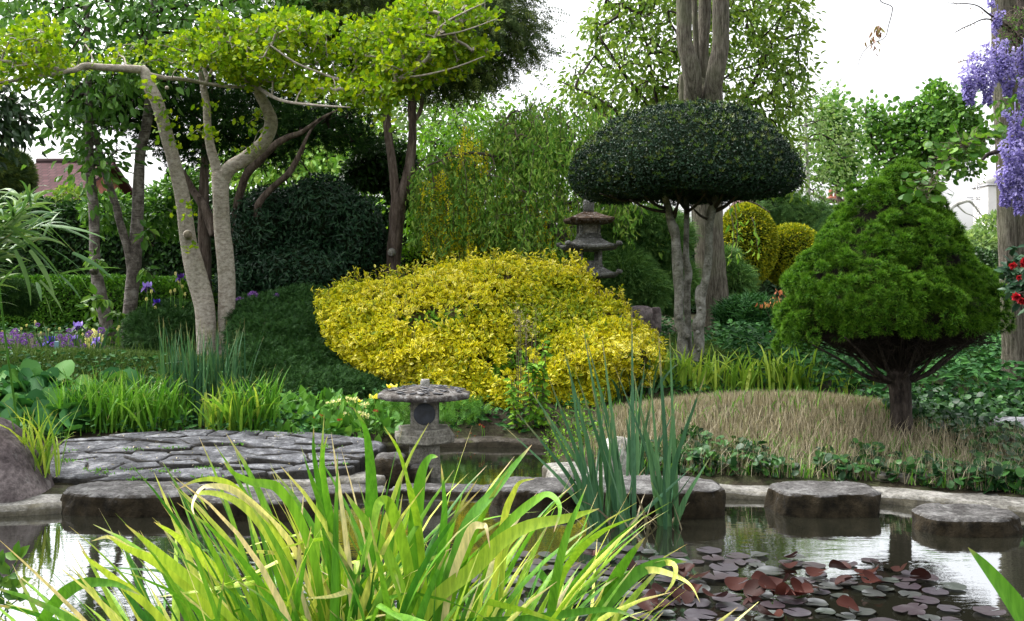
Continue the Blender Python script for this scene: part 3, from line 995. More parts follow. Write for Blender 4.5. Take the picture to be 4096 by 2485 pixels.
def stone_slab(mb, poly, z, thick, gap=.014, seed=0):
    poly = np.array(poly)
    c = poly.mean(0)
    ring = []
    for i in range(len(poly)):
        p, q = poly[i - 1], poly[i]
        m = max(2, int(np.linalg.norm(q - p) / .045))
        for t in range(m):
            ring.append(p + (q - p) * t / m)
    ring = np.array(ring)
    # round the corners a little
    for _ in range(0):
        ring = ring * .5 + .25 * (np.roll(ring, 1, 0) + np.roll(ring, -1, 0))
    dist = np.linalg.norm(ring - c, axis=1, keepdims=True)
    ring = c + (ring - c) * np.clip(1 - gap / dist, .3, 1)
    ring = ring + .014 * np.stack([N1(np.hstack([ring, 0 * ring[:, :1] + seed]), 14), N2(np.hstack([ring, 0 * ring[:, :1] + seed]), 14)], 1)
    tilt = R.normal(size=2) * .022
    def zz(r): return z(r[:, 0], r[:, 1]) + (r - c) @ tilt
    lay = []
    for s, dz in ((1.0, -thick), (1.02, -.02), (.985, -.003), (.93, .004), (.6, .006), (.25, .005)):
        r = c + (ring - c) * s
        h = zz(r) + dz + .007 * fbm(np.hstack([r, 0 * r[:, :1] + seed]), 13) * (dz > -.05)
        lay.append(np.hstack([r, h[:, None]]))
    V = np.vstack(lay + [np.array([[c[0], c[1], zz(c[None])[0] + .005]])])
    n = len(ring)
    L, S = [], []
    for a in range(5):
        for b in range(n):
            b2 = (b + 1) % n
            L += [a * n + b, a * n + b2, (a + 1) * n + b2, (a + 1) * n + b]; S.append(4)
    for b in range(n):
        L += [5 * n + b, 5 * n + (b + 1) % n, 6 * n]; S.append(3)
    mb.add(V, L, S)

def tz(x, y):
    return .1 + (np.asarray(y) - 6.0) * .1
def tpt(px, py):
    d = 7200 / (py - 730)
    return np.array([(px - CX) / FPX * d, d])
terr = [tpt(*p) for p in [(185, 1925), (600, 1928), (1000, 1908), (1230, 1885), (1400, 1870), (1510, 1810), (1480, 1755), (1300, 1735),
                          (900, 1725), (700, 1728), (480, 1740), (250, 1762), (205, 1840)]]
terr = np.array(terr)
seeds = []
while len(seeds) < 58:
    c = sample_poly(terr, 1)[0]
    if all(np.hypot((c[0] - s[0]) / 2.3, c[1] - s[1]) > R.uniform(.045, .12) for s in seeds) or R.random() < .01:
        seeds.append(c)
seeds = np.array(seeds)
sc_ = np.array([1 / 2.3, 1])
mb = MB()
big = terr.copy()
for i_, s_ in enumerate(seeds):
    poly = [p * sc_ for p in big]
    for j_, q_ in enumerate(seeds):
        if i_ != j_:
            poly = clip_poly(poly, s_ * sc_, q_ * sc_)
            if len(poly) < 3: break
    if len(poly) >= 3:
        poly = [p / sc_ for p in poly]
        lift = R.uniform(-.01, .018)
        stone_slab(mb, poly, lambda x, y, l=lift: tz(x, y) + l, .12, R.uniform(.001, .007), seed=i_)
pav = mb.build('stone_paving', M['slab'])
tag(pav, 'grey crazy paving of rough flat stones beside the pond', kind='structure')
# its mortar bed
t2 = np.array([np.mean(terr, 0) + (p - np.mean(terr, 0)) * .985 for p in terr])
nV = len(t2)
V = np.vstack([np.hstack([t2, (tz(t2[:, 0], t2[:, 1]) - .012)[:, None]]), np.hstack([t2, np.full((nV, 1), -.05)])])
L = list(range(nV)); S = [nV]
for a in range(nV):
    b = (a + 1) % nV
    L += [a, a + nV, b + nV, b]; S.append(4)
tag(MB().add(V, L, S).build('paving_bed', M['joint'], smooth=False), 'mossy earth joints between the paving stones', kind='structure')
# little plants in the joints
mb = MB()
for c in sample_poly(terr, 60):
    if R.random() < .3:
        n = R.integers(10, 34)
        p = np.hstack([c + R.normal(size=(n, 2)) * [.05, .025], np.full((n, 1), float(tz(0, c[1])) + .01)])
        Y, Z = leaf_dirs(np.tile([[0, 0, 1.0]], (n, 1)), 0, .5, .8)
        place(mb, T_small(.6), p, Y, Z, R.uniform(.01, .025, n))
tag(mb.build('joint_weeds', M['primula_leaf'], smooth=False), 'tiny green weeds in the paving joints', kind='stuff')

# ------------------------------------------------------------------ rocks
def rock_slab(name, label, cat, cx, d, wx, wy, ztop, zbot, mat, sq=2.6, seed=0, tilt=0.0, group=None, bulge=.06):
    """Flat-topped worn block: px centre, distance of its middle, widths in metres."""
    x0 = (cx - CX) / FPX * d
    na = 160
    a = np.linspace(0, 2 * math.pi, na, endpoint=False)
    ca, sa = np.cos(a), np.sin(a)
    rr = (np.abs(ca) ** sq + np.abs(sa) ** sq) ** (-1 / sq)
    out = np.stack([ca * rr * wx / 2, sa * rr * wy / 2], 1)
    f = 1 + .1 * N1(np.hstack([out * 3.5, np.full((na, 1), seed)]), 1.8) + .05 * np.abs(N2(np.hstack([out * 9, np.full((na, 1), seed)]), 1.6)) - .02
    out = out * f[:, None]
    H_ = ztop - zbot
    lay = [(.93, 0), (.96, .15), (.99 + bulge * .4, .35), (1.0 + bulge * .4, .55), (1.0 + bulge * .2, .72), (1.0, .86), (.99, .95), (.965, .99), (.9, 1.0), (.8, 1.0), (.66, 1.0), (.5, 1.0), (.3, 1.0), (.12, 1.0)]
    V = []
    for s, h in lay:
        z = zbot + H_ * h + tilt * out[:, 0] * s
        V.append(np.stack([x0 + out[:, 0] * s, d + out[:, 1] * s, z], 1))
    V = np.array(V)
    q = V.reshape(-1, 3)
    disp = .03 * (1 - 1.6 * np.abs(fbm(q + seed, 7))) * .8 + .014 * N2(q + seed, 26) + .006 * N3(q, 60)
    cen = np.array([x0, d, (ztop + zbot) / 2])
    dirn = nrm((q - cen) * [1, 1, .25])
    side = (np.array([h for s, h in lay]) < .99).repeat(na)
    q = q + dirn * (disp * side)[:, None] + np.array([0, 0, 1]) * (disp * .35 * ~side)[:, None]
    n = len(lay)
    i, j = np.meshgrid(np.arange(n - 1), np.arange(na), indexing='ij')
    j2 = (j + 1) % na
    L = np.stack([i * na + j, i * na + j2, (i + 1) * na + j2, (i + 1) * na + j], -1).ravel()
    S = np.full(len(L) // 4, 4)
    L = np.concatenate([L, (n - 1) * na + np.arange(na)]); S = np.concatenate([S, [na]])
    o = MB().add(q, L, S).build(name, mat)
    tag(o, label, cat, group)
    rebase(o, (x0, d, zbot))
    return o

def boulder(name, label, cx, cyt, cyb, wpx, d, dy, mat, seed=0, power=.6, tiltx=0.0):
    """Rounded rock spanning cyt..cyb and wpx wide in photo pixels."""
    V, Fc = ICO[5]
    top, bot = CAMZ - (cyt - HZ) * d / FPX, CAMZ - (cyb - HZ) * d / FPX
    hx, hz = wpx * d / FPX / 2, (top - bot)
    v = np.sign(V) * np.abs(V) ** power
    v = v / np.abs(v).max()
    p = v * [hx, dy, hz] + [(cx - CX) / FPX * d, d, bot]
    p[:, 0] += tiltx * (p[:, 2] - bot)
    p = p + V * (.1 * hx * fbm(p + seed, 2.2 / hx * .5) + .03 * hx * N2(p + seed, 9 / hx * .4) + .012 * hx * N3(p + seed, 40))[:, None]
    o = MB().add(p, Fc.ravel(), np.full(len(Fc), 3)).build(name, mat)
    tag(o, label, 'rock')
    rebase(o, ((cx - CX) / FPX * d, d, bot))
    return o

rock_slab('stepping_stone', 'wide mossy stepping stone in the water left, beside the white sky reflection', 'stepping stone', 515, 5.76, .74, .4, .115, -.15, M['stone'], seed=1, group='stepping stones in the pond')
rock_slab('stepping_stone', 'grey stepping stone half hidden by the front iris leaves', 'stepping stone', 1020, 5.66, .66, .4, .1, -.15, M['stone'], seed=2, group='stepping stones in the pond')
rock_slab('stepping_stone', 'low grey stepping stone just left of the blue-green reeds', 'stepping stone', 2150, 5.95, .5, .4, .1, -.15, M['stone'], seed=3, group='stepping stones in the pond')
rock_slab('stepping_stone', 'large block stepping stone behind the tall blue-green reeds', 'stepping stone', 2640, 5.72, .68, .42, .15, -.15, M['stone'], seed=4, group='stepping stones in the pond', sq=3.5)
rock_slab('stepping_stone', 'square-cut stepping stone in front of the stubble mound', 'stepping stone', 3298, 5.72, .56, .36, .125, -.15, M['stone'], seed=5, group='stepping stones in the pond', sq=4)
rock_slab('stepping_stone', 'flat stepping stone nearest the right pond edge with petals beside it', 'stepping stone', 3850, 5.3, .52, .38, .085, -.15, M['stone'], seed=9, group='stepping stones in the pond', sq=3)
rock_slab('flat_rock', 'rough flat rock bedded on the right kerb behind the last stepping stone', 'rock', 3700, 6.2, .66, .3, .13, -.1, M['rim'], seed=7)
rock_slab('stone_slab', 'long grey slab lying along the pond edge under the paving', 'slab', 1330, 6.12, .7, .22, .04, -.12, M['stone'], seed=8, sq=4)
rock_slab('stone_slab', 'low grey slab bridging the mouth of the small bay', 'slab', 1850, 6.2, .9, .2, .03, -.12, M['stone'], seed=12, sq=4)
boulder('boulder', 'dark leaning boulder at the left edge of the pond', 30, 1670, 1990, 330, 5.9, .3, M['boulder'], 1, .75, -.35)
boulder('rock', 'mossy grey rock left of the short stone lantern', 1562, 1812, 1925, 150, 6.5, .13, M['stone'], 2, .55)
boulder('rock', 'small grey rock at the foot of the short stone lantern', 1672, 1858, 1925, 95, 6.55, .09, M['stone'], 3, .6)
boulder('rock', 'dark rock at the end of the crazy paving', 1475, 1770, 1850, 140, 6.9, .13, M['slab'], 4, .55)
boulder('rock', 'pale pointed rock behind the blue-green reeds', 2470, 1745, 1885, 160, 6.5, .16, M['pale_rock'], 5, .8)
boulder('rock', 'small pale rock at the corner of the bay', 2240, 1865, 1930, 110, 6.3, .1, M['pale_rock'], 6, .7)
boulder('boulder', 'rounded tan boulder behind the golden bush', 2575, 1268, 1420, 130, 11.3, .22, M['pale_rock'], 7, .6)
boulder('rock', 'dark block balanced on the tan boulder', 2555, 1225, 1280, 115, 11.25, .14, M['boulder'], 8, .5)
boulder('rock', 'small upright stone beside the dark block on the tan boulder', 2622, 1228, 1282, 42, 11.2, .08, M['boulder'], 9, .5)
boulder('rock', 'grey boulder under the silvery log at the right edge', 4060, 1740, 1925, 230, 6.9, .22, M['pale_rock'], 10, .6)
# ================================================================== STONE LANTERNS
def loft(mb, rings, close=True):
    rings = np.array(rings)
    n, k = rings.shape[:2]
    i, j = np.meshgrid(np.arange(n - 1), np.arange(k), indexing='ij')
    j2 = (j + 1) % k
    L = np.stack([i * k + j, i * k + j2, (i + 1) * k + j2, (i + 1) * k + j], -1).ravel()
    S = np.full(len(L) // 4, 4)
    if close:
        L = np.concatenate([L, np.arange(k)[::-1], (n - 1) * k + np.arange(k)]); S = np.concatenate([S, [k, k]])
    mb.add(rings.reshape(-1, 3), L, S)

def ngon(n, r, z, rot=0, sx=1, sy=1, sub=1, c=(0, 0)):
    a = np.arange(n) / n * 2 * math.pi + rot
    v = np.stack([np.cos(a) * r * sx, np.sin(a) * r * sy], 1)
    out = []
    for i in range(n):
        for s in range(sub):
            p = v[i] + (v[(i + 1) % n] - v[i]) * s / sub
            out.append((p[0] + c[0], p[1] + c[1], z))
    return np.array(out)

def box(mb, c, s, rz=0.0, bev=.004):
    x, y, z = np.array(s) / 2
    b = min(bev, x, y, z) if bev else 0
    def rg(ax, ay, zz):
        return np.array([(-ax, -ay, zz), (ax, -ay, zz), (ax, ay, zz), (-ax, ay, zz)])
    rs = [rg(x - b, y - b, -z), rg(x, y, -z + b), rg(x, y, z - b), rg(x - b, y - b, z)]
    M_ = np.array([[math.cos(rz), math.sin(rz), 0], [-math.sin(rz), math.cos(rz), 0], [0, 0, 1]])
    loft(mb, [r @ M_ + np.array(c) for r in rs])

def roughen(mb, amp, f):
    for i, v in enumerate(mb.V):
        mb.V[i] = v + amp * np.stack([N1(v, f), N2(v, f), N3(v, f)], 1)

# short lantern standing in the bay
LD = 6.75
k = LD / FPX
lx = (1698 - CX) * k
zz = lambda py: CAMZ - (py - HZ) * k
sl_ = thing('stone_lantern', 'short stone lantern with a wide flat roof standing in the pond', 'stone lantern', (lx, LD, -.1))
c0 = (lx, LD)
rot4 = math.pi / 4 + .09
mb = MB(); loft(mb, [ngon(4, .155, -.12, rot4, sub=6, c=c0), ngon(4, .15, zz(1860), rot4, sub=6, c=c0), ngon(4, .147, zz(1800), rot4, sub=6, c=c0), ngon(4, .140, zz(1763), rot4, sub=6, c=c0)])
roughen(mb, .002, 20); mb.build('pedestal', M['lantern'], sl_, smooth=False)
mb = MB()
h = math.pi / 6 + .16
loft(mb, [ngon(6, .218, zz(1762), h, sub=4, c=c0), ngon(6, .224, zz(1758), h, sub=4, c=c0), ngon(6, .224, zz(1733), h, sub=4, c=c0), ngon(6, .22, zz(1730), h, sub=4, c=c0)])
loft(mb, [ngon(6, .193, zz(1731), h, sub=4, c=c0), ngon(6, .195, zz(1712), h, sub=4, c=c0), ngon(6, .189, zz(1708), h, sub=4, c=c0)])
roughen(mb, .0025, 18); mb.build('platform', M['lantern'], sl_, smooth=False)
mb = MB(); hw = 56 * k
loft(mb, [ngon(4, hw * 1.40, zz(1710), rot4, sub=6, c=c0), ngon(4, hw * 1.414, zz(1705), rot4, sub=6, c=c0), ngon(4, hw * 1.38, zz(1597), rot4, sub=6, c=c0)])
roughen(mb, .0015, 18); fb = mb.build('fire_box', M['lantern'], sl_, smooth=False)
mb = MB()
for ang in (rot4 - 3 * math.pi / 4, rot4 - math.pi / 4):
    nv = np.array([math.cos(ang), math.sin(ang), 0]); tv = np.array([-nv[1], nv[0], 0])
    cc = np.array([lx, LD, zz(1650)]) + nv * (hw * .985)
    a = np.linspace(0, 2 * math.pi, 40, endpoint=False)
    ring = lambda r, o: cc + nv * o + (np.cos(a)[:, None] * tv + np.sin(a)[:, None] * np.array([0, 0, 1])) * r
    loft(mb, [ring(43 * k, -.01), ring(43 * k, .0035), ring(41 * k, .005)])
mb.build('round_window', M['disc'], fb)
mb = MB(); n8 = 10
r8 = 188 * k
zr = zz(1572)
rings = []
for r_, z_ in ((.93, -.032), (1.0, -.03), (1.01, -.012), (1.0, .004), (.9, .01), (.7, .022), (.5, .034), (.3, .044), (.12, .05)):
    rings.append(ngon(n8, r8 * r_, zr + z_, .3, sub=6, c=c0))
loft(mb, rings); roughen(mb, .004, 16)
rf = mb.build('roof', M['lantern_roof'], sl_, smooth=True)
mb = MB()       # thin slate chips laid on the roof
for i_ in range(150):
    a_ = R.uniform(0, 6.28); q = math.sqrt(R.uniform(.04, .85)) * r8 * .93
    cz = zr + .012 + .045 * (1 - q / r8) ** 1.0
    cxy = np.array([lx + q * math.cos(a_), LD + q * math.sin(a_)])
    m_ = R.integers(5, 8); s_ = R.uniform(.009, .018)
    t_ = R.uniform(0, 6)
    g1 = ngon(m_, s_, cz, t_, sx=1.3, sy=1, c=cxy) + np.array([[0, 0, 1]]) * (R.normal() * .002)
    g2 = g1 + [0, 0, .003]
    loft(mb, [g1, g2])
mb.build('slate_chip', M['slab'], rf, smooth=False)['kind'] = 'stuff'
boulder_top = MB()
V_, F_ = ICO[3]
p_ = np.sign(V_) * np.abs(V_) ** .4
p_ = p_ / np.abs(p_).max() * [.03, .026, .025] + [lx + .005, LD, zz(1530)]
p_ = p_ + V_ * (.004 * N1(p_, 60))[:, None]
boulder_top.add(p_, F_.ravel(), np.full(len(F_), 3)); boulder_top.build('cap_stone', M['pale_rock'], sl_, smooth=False)

# pagoda lantern behind the golden bush
PD = 11.4
k = PD / FPX
px_ = (2354 - CX) * k
zz = lambda py: CAMZ - (py - HZ) * k
pg = thing('stone_pagoda', 'three-roofed stone pagoda lantern rising behind the golden bush', 'pagoda lantern', (px_, PD, gz(px_, PD)))
prz = .12
def pbox(mb, dx, dy, cz, sx, sy, sz):
    c_, s_ = math.cos(prz), math.sin(prz)
    box(mb, (px_ + dx * c_ - dy * s_, PD + dx * s_ + dy * c_, cz), (sx, sy, sz), prz, .004)
def proof(name, pyt, pye, thick, hw, topw, mat, lift=.035, conc=1.7):
    g_ = 28
    u = np.linspace(-1, 1, g_ + 1)
    U, W = np.meshgrid(u, u, indexing='ij')
    r_ = np.maximum(np.abs(U), np.abs(W))
    zt, ze = zz(pyt), zz(pye)
    corner = (np.abs(U) * np.abs(W)) ** 2.5 * r_
    tp = topw / hw
    q = np.clip((1 - r_) / (1 - tp), 0, 1)
    ztop = ze + (zt - ze) * q ** conc + lift * corner
    zbot = ze - thick * (.45 + .55 * (1 - (r_ > .93))) - thick * .8 * np.clip(1 - r_, 0, .3) + lift * corner
    c_, s_ = math.cos(prz), math.sin(prz)
    def pts(Z_, sc=1.0):
        X = U * hw * sc; Y = W * hw * sc
        return np.stack([px_ + X * c_ - Y * s_, PD + X * s_ + Y * c_, Z_], -1)
    mb = MB()
    kk = g_ + 1
    i, j = np.meshgrid(np.arange(g_), np.arange(g_), indexing='ij')
    L = np.stack([i * kk + j, (i + 1) * kk + j, (i + 1) * kk + j + 1, i * kk + j + 1], -1).ravel()
    T1, B1 = pts(ztop), pts(zbot)
    mb.add(T1.reshape(-1, 3), L, np.full(g_ * g_, 4))
    mb.add(B1.reshape(-1, 3), L.reshape(-1, 4)[:, ::-1].ravel(), np.full(g_ * g_, 4))
    bd = [(a, 0) for a in range(kk)] + [(g_, a) for a in range(1, kk)] + [(a, g_) for a in range(g_ - 1, -1, -1)] + [(0, a) for a in range(g_ - 1, 0, -1)]
    tv = np.array([T1[a] for a in bd]); bv = np.array([B1[a] for a in bd]); m_ = len(bd)
    L2 = []
    for a in range(m_): L2 += [a, a + m_, (a + 1) % m_ + m_, (a + 1) % m_]
    mb.add(np.vstack([tv, bv]), L2, np.full(m_, 4))
    roughen(mb, .003, 14)
    o = mb.build(name, mat, pg)
    # rolled corner ends
    for su in (-1, 1):
        for sw in (-1, 1):
            if lift < .03: continue
            X, Y = su * hw, sw * hw
            cpt = np.array([px_ + X * c_ - Y * s_, PD + X * s_ + Y * c_, ze + lift - .01])
            dv_ = nrm(np.array([X * c_ - Y * s_, X * s_ + Y * c_, 0]))
            mc = MB(); tube(mc, [cpt - dv_ * .03, cpt, cpt + dv_ * .022], [.03, .026, .02], 10, 2, 0)
            mc.build('corner_end', M['pagoda'], o)
    return o
def storey(name, pyt, pyb, wpx, window, base_py):
    hw = wpx * k / 2
    zt, zb = zz(pyt) + .02, zz(pyb) - .01
    hh = zt - zb; pw = hw * .3
    mb = MB()
    for su in (-1, 1):
        for sw in (-1, 1):
            pbox(mb, su * (hw - pw / 2), sw * (hw - pw / 2), (zt + zb) / 2, pw, pw, hh)
    lt, sb_ = hh * .22, hh * .3
    for s_ in (-1, 1):
        pbox(mb, 0, s_ * (hw - pw / 2 + .002), zt - lt / 2, 2 * hw - 2 * pw, pw, lt)
        pbox(mb, 0, s_ * (hw - pw / 2 + .004), zb + sb_ / 2, 2 * hw - 2 * pw, pw, sb_)
        pbox(mb, s_ * (hw - pw / 2 + .002), 0, zt - lt / 2, pw, 2 * hw - 2 * pw, lt)
        pbox(mb, s_ * (hw - pw / 2 + .004), 0, zb + sb_ / 2, pw, 2 * hw - 2 * pw, sb_)
    pbox(mb, 0, 0, zb + .012, 2 * hw + .02, 2 * hw + .02, .024)
    o = mb.build(name, M['pagoda'], pg, smooth=False)
    if not window:
        mb = MB(); pbox(mb, 0, 0, (zt + zb) / 2, 2 * (hw - pw * .55), 2 * (hw - pw * .55), hh * .98)
        mb.build('panel', M['pale_rock'], o, smooth=False)
    return o
mb = MB()
a = np.linspace(0, 6.283, 24, endpoint=False)
loft(mb, [np.stack([px_ + np.cos(a) * r * (1 + .1 * np.cos(6 * a) * (z < 770)), PD + np.sin(a) * r * (1 + .1 * np.cos(6 * a)), np.full(24, zz(z)) + .012 * np.cos(a * 5) * (z < 775)], 1)
          for r, z in ((.045, 801), (.064, 795), (.069, 786), (.066, 776), (.06, 764), (.02, 770))])
mb.build('finial', M['pagoda'], pg)
mb = MB()
aa = np.linspace(0, 6.283, 64, endpoint=False)
sqr = (np.abs(np.cos(aa)) ** 6 + np.abs(np.sin(aa)) ** 6) ** (-1 / 6)
loft(mb, [np.stack([px_ + np.cos(aa) * sqr * r * (1 + .03 * np.cos(aa * 16)), PD + np.sin(aa) * sqr * r * (1 + .03 * np.cos(aa * 16)), np.full(64, zz(z))], 1)
          for r, z in ((.058, 850), (.06, 840), (.063, 808), (.058, 803), (.045, 799))])
mb.build('neck', M['pagoda'], pg)
proof('roof', 848, 878, .045, 88 * k, 22 * k, M['pagoda_moss'], .012, 1.0)
storey('storey', 893, 950, 82, False, 950)
proof('roof', 950, 985, .04, 104 * k, 40 * k, M['pagoda'])
storey('storey', 998, 1063, 92, True, 1063)
proof('roof', 1063, 1096, .04, 104 * k, 44 * k, M['pagoda'])
storey('storey', 1106, 1168, 74, True, 1168)
mb = MB(); pbox(mb, 0, 0, zz(1177), .46, .46, 20 * k); pbox(mb, 0, 0, zz(1205), .3, .3, 36 * k); pbox(mb, 0, 0, (zz(1223) + gz(px_, PD) - .05) / 2, .5, .5, zz(1223) - gz(px_, PD) + .05)
mb.build('base', M['pagoda'], pg, smooth=False)

# ================================================================== BUILDINGS FAR BEHIND
def uv_quad(name, corners, mat, parent, su, sv):
    c = np.array(corners, float)
    o = MB().add(c, [0, 1, 2, 3], [4]).build(name, mat, parent, smooth=False)
    uv = o.data.uv_layers.new(name='UVMap')
    w_ = np.linalg.norm(c[1] - c[0]); h_ = np.linalg.norm(c[3] - c[0])
    for i_, q in enumerate(((0, 0), (w_, 0), (w_, h_), (0, h_))): uv.data[i_].uv = q
    sm = o.modifiers.new('thick', 'SOLIDIFY'); sm.thickness = .12; sm.offset = -1
    return o

def house(label, x0, x1, yf, yb, eave, ridge, tiles, hip=0.0, chimney=None, win=()):
    g_ = .5
    h_ = thing('house', label, 'house', ((x0 + x1) / 2, (yf + yb) / 2, g_))
    ym = (yf + yb) / 2
    mb = MB(); box(mb, ((x0 + x1) / 2, ym, (g_ + eave) / 2 - .1), (x1 - x0, yb - yf, eave - g_ + .2), 0, 0)
    if hip == 0:
        for x_ in (x0 + .1, x1 - .1):
            mb.add([(x_, yf + .05, eave), (x_, yb - .05, eave), (x_, ym, ridge - .1)], [0, 1, 2], [3])
    wall = mb.build('wall', M['brick_red'], h_, smooth=False)
    o_ = .35
    f = uv_quad('roof', [(x0 - o_, yf - o_, eave - .15), (x1 + o_, yf - o_, eave - .15), (x1 + o_ - hip, ym, ridge), (x0 - o_ + hip, ym, ridge)], tiles, h_, 1, 1)
    uv_quad('roof', [(x1 + o_, yb + o_, eave - .15), (x0 - o_, yb + o_, eave - .15), (x0 - o_ + hip, ym, ridge), (x1 + o_ - hip, ym, ridge)], tiles, h_, 1, 1)
    if hip:
        for xe, xr in ((x0 - o_, x0 - o_ + hip), (x1 + o_, x1 + o_ - hip)):
            MB().add([(xe, yf - o_, eave - .16), (xe, yb + o_, eave - .16), (xr, ym, ridge)], [0, 1, 2], [3]).build('hip_end', tiles, h_, smooth=False)
    mb = MB(); tube(mb, [(x0 - o_ + hip, ym, ridge + .03), ((x0 + x1) / 2, ym, ridge + .03), (x1 + o_ - hip, ym, ridge + .03)], [.12] * 3, 8, 2, 0)
    mb.build('ridge_tiles', tiles, f)
    mb = MB(); box(mb, ((x0 + x1) / 2, yf - o_ - .06, eave - .22), (x1 - x0 + .7, .12, .16), 0, .02); mb.build('gutter', M['white_wall'], h_)
    for wx, wz in win:
        mb = MB(); box(mb, (wx, yf - .02, wz), (1.3, .1, 1.2), 0, .02); wf = mb.build('window', M['white_wall'], h_, smooth=False)
        mb = MB()
        for s_ in (-.31, .31): box(mb, (wx + s_, yf - .06, wz), (.5, .06, 1.0), 0, 0)
        mb.build('pane', M['glass'], wf, smooth=False)
    if chimney:
        cx_, w_, top = chimney
        mb = MB(); box(mb, (cx_, ym, (ridge + top) / 2 - .3), (w_, .5, top - ridge + .6), 0, .02); box(mb, (cx_, ym, top - .1), (w_ + .12, .62, .14), 0, .02)
        ch = mb.build('chimney', M['brick_red'], h_, smooth=False)
        for s_ in (-.12, .14):
            mb = MB(); tube(mb, [(cx_ + s_, ym, top - .03), (cx_ + s_, ym, top + .2), (cx_ + s_, ym, top + .34)], [.1, .09, .1], 10, 1, 0); mb.build('chimney_pot', M['brick_red'], ch)
        mb = MB(); box(mb, (cx_, ym - .05, ridge + .1), (w_ + .3, .75, .16), 0, .05); mb.build('flashing', M['lead'], h_)
    return h_
k40 = 40 / FPX
house('house with a purple-brown tiled roof behind the left trees', (88 - CX) * k40, (345 - CX) * k40, 38, 46, CAMZ + (1130 - 800) / FPX * 38, CAMZ + (1130 - 648) / FPX * 42, M['tiles'], hip=0, win=[((180 - CX) * k40, 3.5), ((270 - CX) * k40, 3.5)])
k45 = 45 / FPX
house('distant house with a brick chimney above the golden globe shrubs', (3262 - CX) * k45, (3640 - CX) * k45, 43, 50, CAMZ + (1130 - 955) / FPX * 43, CAMZ + (1130 - 832) / FPX * 46.5, M['tiles_pink'], chimney=((3333 - CX) / FPX * 46.5, .44, CAMZ + (1130 - 788) / FPX * 46.5), win=[((3400 - CX) * k45, 2.2)])
house('low building with a pink tiled roof glimpsed behind the umbrella holly', (3010 - CX) / FPX * 32, (3160 - CX) / FPX * 32, 31, 35, CAMZ + (1130 - 835) / FPX * 31, CAMZ + (1130 - 800) / FPX * 33, M['tiles_pink'])
# white tower with a mast
tw = thing('white_tower', 'pale white rendered tower beside the wisteria trunk', 'tower', ((3985 - CX) / FPX * 50, 50, .5))
k = 50 / FPX; tx = (3985 - CX) * k; zz = lambda py: CAMZ - (py - HZ) * k
mb = MB(); box(mb, (tx, 50, (zz(748) + .5) / 2), (125 * k, 125 * k, zz(748) - .5), 0, .02); mb.build('wall', M['white_wall'], tw, smooth=False)
mb = MB(); box(mb, (tx, 50, zz(746)), (138 * k, 138 * k, 6 * k), 0, .02); mb.build('ledge', M['lead'], tw, smooth=False)
mb = MB(); loft(mb, [ngon(4, r * k * 1.414, zz(z), math.pi / 4, sub=4, c=(tx, 50)) for r, z in ((64, 743), (62, 715), (54, 698), (44, 690), (20, 686))]); mb.build('cap', M['white_wall'], tw)
mt = thing('lattice_mast', 'thin lattice aerial mast in front of the white tower', 'mast', ((3912 - CX) / FPX * 47, 47, .5))
k = 47 / FPX; zz = lambda py: CAMZ - (py - HZ) * k
mb = MB()
for s_ in (-5, 5): tube(mb, [((3912 - CX + s_) * k, 47, .5), ((3912 - CX + s_) * k, 47, 3), ((3912 - CX + s_) * k, 47, zz(700))], [.022] * 3, 5, 2, 0)
for q in range(24):
    y0_, y1_ = 1000 - q * 12.5, 1000 - (q + 1) * 12.5
    s_ = 5 if q % 2 else -5
    tube(mb, [((3912 - CX + s_) * k, 47, zz(y0_)), ((3912 - CX - s_) * k, 47, zz(y1_))], [.012] * 2, 4, 1, 0)
mb.build('pole', M['lead'], mt)
mb = MB(); tube(mb, [((3868 - CX) * k, 47, zz(790)), ((3925 - CX) * k, 47, zz(792))], [.025] * 2, 5, 1, 0); tube(mb, [((3885 - CX) * k, 47, zz(798)), ((3925 - CX) * k, 47, zz(799))], [.018] * 2, 5, 1, 0); mb.build('cross_arm', M['lead'], mt)
# ================================================================== TREES
OV, OVN, SM, SMN, FAN, RND = T_oval(.5), T_oval(.34, .08, .3), T_small(.55), T_small(.3), T_fan(), T_round()
ND, ND2 = [T_needles(12, .055, 1.0, s) for s in (1, 2, 3)], [T_needles(9, .06, .8, s) for s in (4, 5)]
FR = [T_frond(5, s, .45) for s in (1, 2)]

def px_tube(mb, pts, sides=12, knob=.05, per=6, flute=0.0, seed=0):
    """pts: (px, py, d, radius in px)."""
    a = np.asarray(pts, float)
    return tube(mb, PA(a[:, :3]), a[:, 3] * a[:, 2] / FPX, sides, per, knob, seed, True, flute)

def poly_clusters(poly, n, d, dd, thr=-9, nf=1.2, seed=0, edge=160):
    q = sample_poly(poly, n * 3)
    e = seg_dist(q[:, 0], q[:, 1], poly)
    dep = d + dd * R.uniform(-1, 1, len(q)) * np.sqrt(np.clip(e / edge, .08, 1))
    p = PA(np.column_stack([q, dep]))
    # shrink/expand about the image so perspective keeps the outline
    keep = fbm(p + seed, nf) > thr
    return p[keep][:n]

